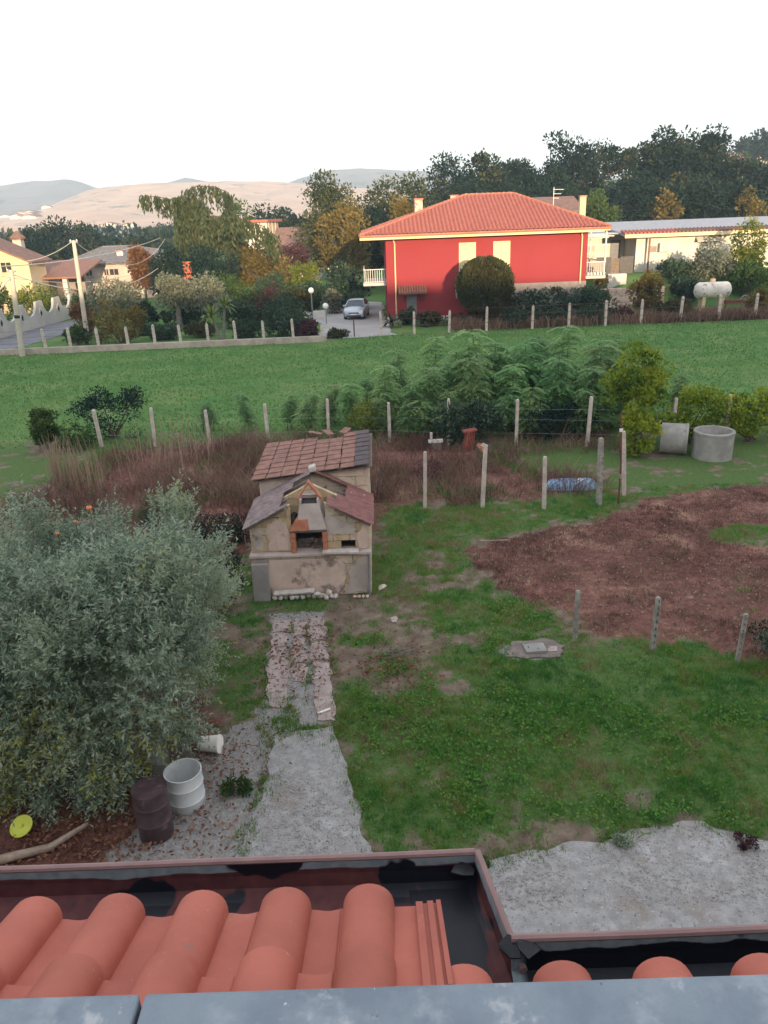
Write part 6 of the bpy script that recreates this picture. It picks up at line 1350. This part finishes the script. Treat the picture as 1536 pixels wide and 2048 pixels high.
spots = [(-2.7, 29.6, .62), (-1.2, 29.9, .66), (.3, 29.7, .85), (1.1, 31.2, .85), (1.9, 29.2, .95), (2.9, 30.4, 1.02), (3.5, 28.9, .95), (4.3, 30.2, 1.1), (5.1, 29.0, .95), (5.9, 30.0, 1.1), (6.6, 28.4, .95), (7.3, 29.5, 1.12), (8.0, 28.3, .92), (8.6, 29.6, 1.05), (9.5, 29.0, .85), (.9, 28.7, .62), (2.6, 28.4, .66), (5.6, 27.8, .66), (7.4, 27.4, .62), (-5.2, 30.4, .5), (-7.0, 30.6, .45), (4.7, 31.6, 1.05), (6.4, 31.4, 1.05), (2.2, 32.0, .95), (-.4, 31.0, .7), (10.6, 30.5, .72), (11.8, 29.8, .6), (9.8, 31.6, .85), (-1.9, 31.2, .6), (-3.6, 30.4, .5), (-.1, 28.9, .5), (8.9, 32.2, .9), (3.7, 32.4, .85), (5.4, 32.8, .9), (7.3, 32.6, .9)]
for k, (x_, y_, s_) in enumerate(spots):
    lab = ('small sparse sapling standing alone in the field edge left of the shed' if x_ < -4 else 'feathery green sapling in the thicket behind the field fence')
    if k == 19: lab = 'sparse sapling left of the shed roof, nearer of two'
    if k == 20: lab = 'sparse leftmost sapling at the field edge'
    t = thing('sapling', lab, 'sapling', (x_, y_, 0), rs.uniform(0, 6.28), 'feathery saplings along the field fence'); t.scale = (s_*1.25, s_*1.25, s_*.86)
    fm, sm = SM[k % 4]; link(bpy.data.objects.new('foliage', fm), t); link(bpy.data.objects.new('stem', sm), t)
# ================================================================== trees and shrubs beyond the field (sight x, top, base, half width, distance)
def place(u, vt_, hw, Y_, vb=None):
    m = A(u, (vt_+(vb or 640))/2, Y_); w_ = A(u+hw, vt_, Y_).x-A(u-hw, vt_, Y_).x; z0 = H(m.x, Y_); zt = A(u, vt_, Y_).z; return (m.x, Y_, z0), max(.5, zt-z0), w_
SEED = [200]
def T(label, u, vt_, hw, Y_, mat, name='tree', **k):
    b, h_, w_ = place(u, vt_, hw, Y_); SEED[0] += 1; k['clumps'] = max(k.get('clumps', 42), 62 if name == 'woodland_tree' else 30); k.setdefault('per', 125); k.setdefault('leaf', .0037*Y_); k.setdefault('bare', .22); k.setdefault('rmin', .22); k.setdefault('rmax', .38); k.setdefault('shell', .6)
    return tree(name, label, b, h_, w_*(1.32 if name == 'woodland_tree' else 1.2), mat, seed=SEED[0], **k)
def B(label, u, vt_, hw, Y_, mat, name='shrub', **k):
    b, h_, w_ = place(u, vt_, hw, Y_); SEED[0] += 1; k.setdefault('clumps', 28); k.setdefault('per', 80); k.setdefault('leaf', .0036*Y_)
    return bush(name, label, b, h_, w_, mat, seed=SEED[0], **k)
wg = 'trees of the wood behind the houses'
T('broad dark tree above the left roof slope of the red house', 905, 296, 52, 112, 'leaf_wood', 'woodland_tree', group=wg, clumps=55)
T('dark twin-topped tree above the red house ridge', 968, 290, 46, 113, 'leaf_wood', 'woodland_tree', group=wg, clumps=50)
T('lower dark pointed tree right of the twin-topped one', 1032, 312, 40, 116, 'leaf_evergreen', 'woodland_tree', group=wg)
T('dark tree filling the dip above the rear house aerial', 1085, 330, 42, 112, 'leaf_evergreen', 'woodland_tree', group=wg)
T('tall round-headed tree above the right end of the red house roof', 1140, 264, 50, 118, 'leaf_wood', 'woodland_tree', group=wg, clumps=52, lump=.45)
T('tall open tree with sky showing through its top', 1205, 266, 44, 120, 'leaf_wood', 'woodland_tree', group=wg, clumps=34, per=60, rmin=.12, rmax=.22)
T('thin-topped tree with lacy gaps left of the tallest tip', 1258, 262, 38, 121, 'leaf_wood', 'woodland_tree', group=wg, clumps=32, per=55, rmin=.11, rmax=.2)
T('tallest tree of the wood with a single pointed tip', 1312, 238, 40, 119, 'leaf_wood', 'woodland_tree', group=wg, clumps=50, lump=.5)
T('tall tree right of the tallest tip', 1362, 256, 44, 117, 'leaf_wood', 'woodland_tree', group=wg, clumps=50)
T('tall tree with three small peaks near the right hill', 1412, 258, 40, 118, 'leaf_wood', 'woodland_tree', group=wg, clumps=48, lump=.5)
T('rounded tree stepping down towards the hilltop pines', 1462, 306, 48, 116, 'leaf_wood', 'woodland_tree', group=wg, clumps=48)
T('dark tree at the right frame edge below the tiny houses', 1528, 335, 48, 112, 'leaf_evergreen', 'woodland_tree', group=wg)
T('dark umbrella pine on the hilltop at the right edge', 1500, 270, 40, 250, 'leaf_evergreen', 'pine_tree', bare=.5, clumps=44, leaf=1.0, per=80)
T('second hilltop pine half outside the right edge', 1550, 268, 36, 255, 'leaf_evergreen', 'pine_tree', bare=.5, clumps=40, leaf=1.0, per=80)
T('pale hillside tree below the hilltop pines', 1490, 312, 42, 215, 'leaf_mid', 'tree', bare=.2, clumps=36, leaf=.9, per=70)
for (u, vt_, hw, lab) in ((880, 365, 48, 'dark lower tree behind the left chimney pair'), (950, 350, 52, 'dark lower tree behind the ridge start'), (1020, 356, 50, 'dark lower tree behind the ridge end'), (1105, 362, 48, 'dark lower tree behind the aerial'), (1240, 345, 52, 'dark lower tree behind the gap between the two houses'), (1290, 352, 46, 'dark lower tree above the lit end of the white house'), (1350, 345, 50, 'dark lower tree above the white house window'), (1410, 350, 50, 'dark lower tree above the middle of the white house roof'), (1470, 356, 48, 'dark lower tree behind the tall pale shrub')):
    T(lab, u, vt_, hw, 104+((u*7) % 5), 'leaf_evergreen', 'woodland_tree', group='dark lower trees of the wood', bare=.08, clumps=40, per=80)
T('sunlit yellowish tree right of the tall right chimney', 1190, 372, 30, 97, 'leaf_mid', clumps=34, bare=.1)
T('sunlit tawny tree standing before the dark wood above the white house', 1325, 372, 28, 101, 'leaf_golden', clumps=28, per=60, bare=.15)
T('slim sunlit tree before the wood near the right edge', 1490, 366, 20, 100, 'leaf_golden', clumps=24, per=60, bare=.1)
T('tall dark tree left of the red house', 658, 343, 58, 96, 'leaf_warmwood', clumps=70, bare=.05, lump=.2)
T('sunlit golden round tree left of the red house roof', 690, 396, 46, 87, 'leaf_golden', clumps=48, bare=.12)
T('green and gold tree above the left corner of the red house', 790, 334, 66, 101, 'leaf_warmwood', per=130, clumps=76, bare=.05, tvar=.35, lump=.2)
T('small golden tree behind the left chimney', 800, 394, 36, 90, 'leaf_golden', clumps=34, bare=.12)
T('dark leafy tree right behind the gold tree', 745, 400, 34, 94, 'leaf_evergreen', clumps=34, bare=.05)
T('dark round tree on the left skyline', 140, 436, 58, 128, 'leaf_wood', clumps=52, bare=.08)
T('small dark tree left of the round skyline tree', 85, 447, 26, 126, 'leaf_evergreen', clumps=34, bare=.1)
T('low dark tree right of the grey hipped roof', 282, 462, 32, 122, 'leaf_wood', clumps=34, bare=.1)
T('distant low dark tree left of the cedar', 232, 474, 30, 130, 'leaf_evergreen', clumps=30, bare=.1)
T('mid-green tree right of the cedar top', 480, 402, 38, 124, 'leaf_mid', clumps=42, bare=.1)
T('dark round tree above the flat-roofed house', 555, 402, 44, 128, 'leaf_evergreen', clumps=44, bare=.08)
T('dark tree between the flat-roofed house and the tall tree', 610, 420, 36, 122, 'leaf_wood', clumps=38, bare=.08)
T('orange autumn tree behind the grey roofed house', 288, 482, 22, 82, 'leaf_autumn', clumps=30, bare=.1)
T('dark drooping conifer below the cedar', 420, 492, 48, 77, 'leaf_evergreen', 'conifer', clumps=48, bare=.03, flat=1.3, up=-.6)
T('dark conifer left of the brick chimney', 338, 478, 32, 79, 'leaf_evergreen', 'conifer', clumps=42, bare=.03, flat=1.3, up=-.4)
T('yellowing tree right of the cedar curtain', 512, 470, 46, 86, 'leaf_golden', clumps=46, bare=.08)
B('purple-leaved shrub before the brown-roofed house', 588, 478, 40, 90, 'leaf_purple')
B('bright yellow-green shrub in the garden', 612, 508, 33, 78, 'leaf_yellowgreen')
B('thin golden sapling left of the bright shrub', 575, 495, 12, 80, 'leaf_golden', clumps=14, per=50)
B('dark magnolia left of the red house balcony', 682, 520, 44, 75, 'leaf_laurel', clumps=34)
B('dark green shrub below the yellowing tree', 545, 545, 45, 74, 'leaf_garden')
B('palm-like green shrub below the dark conifer', 462, 535, 44, 71, 'leaf_mid')
B('olive brown shrub in the middle of the garden', 520, 580, 46, 67, 'leaf_thuja')
B('bare greyish shrub in the middle of the garden', 535, 560, 20, 65, 'leaf_purple', clumps=14, per=40)
B('dark shrub behind the globe lamp', 618, 560, 34, 72, 'leaf_garden')
B('grey-green shrub behind the low lamp', 662, 572, 22, 70, 'leaf_olive_far')
B('dark shrub under the left balcony of the red house', 715, 562, 34, 73, 'leaf_garden')
B('large dark bush behind the post row near the drive', 566, 592, 62, 57, 'leaf_garden', clumps=40, per=100)
B('reddish brown bush at the drive entrance', 612, 638, 28, 55.6, 'leaf_purple')
B('low weeds at the drive entrance by the iron post', 672, 662, 24, 55.2, 'leaf_thuja', clumps=16, per=60)
B('dark low bush behind the fourth fence post', 330, 648, 34, 58, 'leaf_garden')
B('low brown shrub right of the olive trunk', 395, 648, 34, 58.5, 'leaf_thuja')
B('dark low bush right of the yucca', 492, 640, 32, 57, 'leaf_garden')
B('tawny yellow bush beside the tall utility pole', 232, 598, 50, 56.5, 'leaf_golden', clumps=36, tvar=.3)
B('orange brown shrub left of the tawny bush', 163, 600, 26, 59.5, 'leaf_autumn')
B('green hedge above the scalloped wall', 75, 565, 62, 74, 'leaf_yellowgreen', D=3.5)
B('darker hedge end at the left edge above the wall', 0, 572, 40, 72, 'leaf_mid', D=3)
B('dark shrub at the foot of the tall pole', 150, 652, 26, 56.2, 'leaf_mid', clumps=20)
T('rounded grey olive tree right of the tall pole', 228, 556, 58, 63, 'leaf_olive_far', 'olive_tree', bare=.3, clumps=44, per=110, cat='olive tree', leaf=.2)
T('twin-crowned grey olive tree with pale trunk, before the brick chimney', 352, 549, 36, 64, 'leaf_olive_far', 'olive_tree', bare=.36, clumps=38, per=100, cat='olive tree', leaf=.2, bark='bark_grey', rtrunk=.28)
T('wide grey olive tree right of the brick chimney', 402, 552, 50, 64.5, 'leaf_olive_far', 'olive_tree', bare=.25, clumps=44, per=110, cat='olive tree', leaf=.2, bark='bark_grey')
B('dark ground-hugging shrub behind the seventh fence post', 300, 655, 30, 61, 'leaf_garden')
B('dark shrub left of the large bush by the drive', 478, 600, 40, 63, 'leaf_garden')
B('shaded green shrub beneath the brick chimney', 372, 612, 46, 66.5, 'leaf_garden')
B('shaded shrub beneath the rounded olive', 285, 600, 34, 66, 'leaf_garden')
B('dark shrub between the lamp and the large bush', 590, 575, 36, 69, 'leaf_thuja')
B('dark shrub below the grey hipped roof house', 175, 578, 40, 76, 'leaf_garden')
# weeping cedar
cd = thing('weeping_cedar', 'tall weeping cedar with drooping curtains and a flat side branch, left of centre', 'cedar', (A(385, 600, 82).x, 82, 0)); rc = np.random.default_rng(77); o0 = np.array([A(385, 600, 82).x, 82, 0])
def cp(u, v, dy=0): p = A(u, v, 82); return np.array([p.x, 82+dy, p.z])-o0
LB = [([(386, 440), (352, 402), (318, 394), (282, 392)], 16, 40, 0), ([(384, 420), (368, 384), (392, 372), (425, 373), (452, 384), (458, 398)], 18, 62, .5), ([(384, 450), (430, 432), (480, 436), (530, 452), (558, 474)], 22, 50, -1), ([(384, 470), (430, 452), (475, 462)], 40, 80, 1.5), ([(384, 440), (362, 420), (350, 440)], 60, 110, .6), ([(386, 420), (372, 395), (362, 400)], 60, 120, -1.2), ([(386, 420), (400, 400), (420, 420)], 50, 110, -.6), ([(384, 480), (352, 470), (345, 490)], 30, 70, 1.2)]
B_, D_, T_ = [], [], []; mb = MB(); mb.tube([(0, 0, -.2), tuple(cp(384, 520)), tuple(cp(385, 440)), tuple(cp(388, 392))], [.42, .34, .25, .12], 9)
for (pts, smin, smax, dy), nst in zip(LB, (44, 50, 76, 60, 76, 76, 54, 44)):
    P = [cp(u, v, dy*(k/(len(pts)-1))*2) for k, (u, v) in enumerate(pts)]; mb.tube([tuple(p) for p in P], [.10]+[.045]*(len(P)-2)+[.02], 6)
    for q in range(nst):
        s = rc.random()*(len(P)-1); k = int(s); p = P[k]*(1-(s-k))+P[min(k+1, len(P)-1)]*(s-k)+np.array([rc.normal()*.12, rc.normal()*.75, .22]); ln = (smin+(smax-smin)*rc.random()**1.5)/19.0; m_ = int(6+ln*9)
        t_ = rc.random(m_); B_.append(p+np.stack([rc.normal(size=m_)*.10, rc.normal(size=m_)*.10, -t_*ln], 1)); D_.append(unit(np.stack([rc.normal(size=m_)*.4, rc.normal(size=m_)*.4, -np.ones(m_)], 1))); T_.append(np.full(m_, .5+.2*rc.normal())+.1*rc.normal(size=m_))
B_, D_, T_ = np.concatenate(B_), np.concatenate(D_), np.concatenate(T_); L_ = .35+.3*rc.random(len(B_)); leaves_obj('crown', B_, D_, L_, L_*.36, T_, M['leaf_cedar'], cd, rc); mb.build('trunk', M['bark'], cd, smooth=True)
# clipped egg-shaped thuja before the red house
th_ = thing('thuja', 'large clipped egg-shaped thuja in front of the red house', 'thuja', (A(970, 600, 58.6).x, 58.6, 0)); rt2 = np.random.default_rng(5); zt = A(970, 512, 58.6).z; n = 17000
u_ = unit(rt2.normal(size=(n, 3))); th2 = np.arctan2(u_[:, 1], u_[:, 0]); zz = (u_[:, 2]*.5+.5); pr_ = np.sin(np.pi*np.clip(zz, 0, 1)**1.3)**.45
lum = 1+.07*np.sin(th2*7+zz*9)+.05*rt2.normal(size=n); rr3 = 1.98*np.clip(pr_, .25, 1)*lum*(.80+.2*rt2.random(n)**.4); P = np.stack([np.cos(th2)*rr3, np.sin(th2)*rr3, .15+zz*(zt-.35)], 1)
leaves_obj('foliage', P, unit(np.stack([np.cos(th2)*.5, np.sin(th2)*.5, .9+.3*rt2.random(n)], 1)+rt2.normal(size=(n, 3))*.3), .16+.16*rt2.random(n), .06+.05*rt2.random(n), .45+.5*(fbm(th2*2, zz*7, 1.0, 3, 5)-.5)+.14*rt2.normal(size=n), M['leaf_thuja'], th_, rt2)
MB().tube([(0, 0, -.2), (0, 0, zt*.8)], [.22, .06], 8).build('trunk', M['bark'], th_, smooth=True)
hg = 'hedge shrubs along the red house'
B('dark hedge shrub just right of the thuja', 1050, 574, 44, 58.8, 'leaf_laurel', clumps=34, per=100, group=hg)
B('dark hedge shrub at the middle of the grey plinth', 1115, 568, 44, 59.2, 'leaf_laurel', clumps=34, per=100, group=hg)
B('dark hedge shrub at the right corner of the red house', 1188, 572, 46, 59.2, 'leaf_garden', clumps=34, per=100, group=hg)
B('low front hedge shrub behind the fence right of the thuja', 1030, 618, 34, 57.4, 'leaf_garden', clumps=24, group=hg)
B('low front hedge shrub in the middle of the fence', 1100, 622, 40, 57.4, 'leaf_garden', clumps=24, group=hg)
B('low front hedge shrub near the right fence posts', 1180, 618, 40, 57.6, 'leaf_garden', clumps=24, group=hg)
B('small dark shrub beside the red house door', 812, 608, 18, 60.8, 'leaf_garden', clumps=16)
B('brownish low shrub under the red facade', 862, 626, 30, 60, 'leaf_thuja', clumps=18)
B('dark low shrub between the door and the thuja', 915, 632, 28, 59.4, 'leaf_garden', clumps=18)
B('golden round bush right of the red house', 1292, 546, 40, 60.5, 'leaf_golden', clumps=38, per=100)
B('dark hedge below the white house wall', 1345, 522, 44, 68.5, 'leaf_garden', clumps=32)
B('grey-green bush left of the gas tank', 1372, 552, 36, 65, 'leaf_laurel', clumps=30)
B('grey-green spreading tree behind the gas tank', 1418, 498, 52, 67.5, 'leaf_olive_far', clumps=40)
B('tall yellow-green shrub in front of the white house', 1492, 432, 42, 68, 'leaf_yellowgreen', clumps=40, tvar=.3)
B('dark green bush at the right edge behind the hand cart', 1500, 515, 52, 65.5, 'leaf_mid', clumps=38)
B('small golden bush at the right edge by the fence', 1515, 568, 22, 59, 'leaf_golden', clumps=20)
B('low grey-green weeds between the golden bush and the tank', 1345, 598, 36, 58.4, 'leaf_thuja', clumps=24)
B('low brown weeds right of the low hedge', 1240, 612, 26, 58.2, 'leaf_purple', clumps=18, per=60)
B('potted orange shrub on the right balcony', 1200, 498, 13, 66.5, 'leaf_golden', clumps=12, per=50)
# spiky plants
def rosette(mb_, c, r, n, rng, w=.06, droop=.5):
    for k in range(n):
        a = rng.uniform(0, 6.28); e = rng.uniform(-.1, 1.2); d = Vector((math.cos(a)*math.cos(e), math.sin(a)*math.cos(e), math.sin(e))); s = Vector((-math.sin(a), math.cos(a), 0))*w; c = Vector(c); m = c+d*r*.55; t = c+d*r-Vector((0, 0, droop*r*(1-math.sin(e))*.6)); mb_.add([c-s*.4, c+s*.4, m+s, m-s, t], [(0, 1, 2, 3), (3, 2, 4)])
nmat('yucca_leaf', (.16, .20, .035), (.10, .15, .03), 4, .5); nmat('cycad_leaf', (.03, .06, .035), (.02, .045, .028), 4, .45)
ry2 = random.Random(6); yb = G(436, 688); yu = thing('yucca', 'yellow-green yucca with two leaning stems behind the post row', 'yucca', (yb.x, 56, 0))
for (dx, h_, nm) in ((-.55, 1.7, 1), (.45, 2.3, 2)): MB().tube([(dx*.3, 0, -.1), (dx*.5, 0, h_*.5), (dx, 0, h_)], [.14, .1, .09], 8).build('trunk', M['bark_grey'], yu, smooth=True); m_ = MB(); rosette(m_, (dx, 0, h_), 1.0, 46, ry2, .07, .7); m_.build('leaf_crown', M['yucca_leaf'], yu)
for (u, v, lab) in ((783, 645, 'dark spiky cycad at the left foot of the red house'), (845, 645, 'dark spiky cycad right of the red house door')):
    p = A(u, v, 59.5); cyc = thing('cycad', lab, 'cycad', (p.x, 59.5, 0)); MB().tube([(0, 0, -.1), (0, 0, .35)], .16, 8).build('trunk', M['bark'], cyc); m_ = MB(); rosette(m_, (0, 0, .35), 1.0, 34, ry2, .09, .8); m_.build('leaf_crown', M['cycad_leaf'], cyc)
# far woods on the valley floor, one mass
nw = 900; x = rg.uniform(-400, 500, nw); y = rg.uniform(140, 450, nw); keep = (np.abs(x) < y*.75+40) & ~((x > 15) & (y < 130)); x, y = x[keep], y[keep]; cen = np.stack([x, y, hgt(x, y)+2.0+2.2*rg.random(len(x))], 1)
b, d, L_, w_, t_ = clump_leaves(rg, cen, 3.2+3*rg.random(len(x)), 120, 1.3, .7, flat=.75); o = leaves_obj('far_wood', b, d, L_, w_, t_, M['leaf_wood'], None, rg); tag(o, 'far-off woodland spread over the valley floor and hillside', 'wood', kind='stuff')
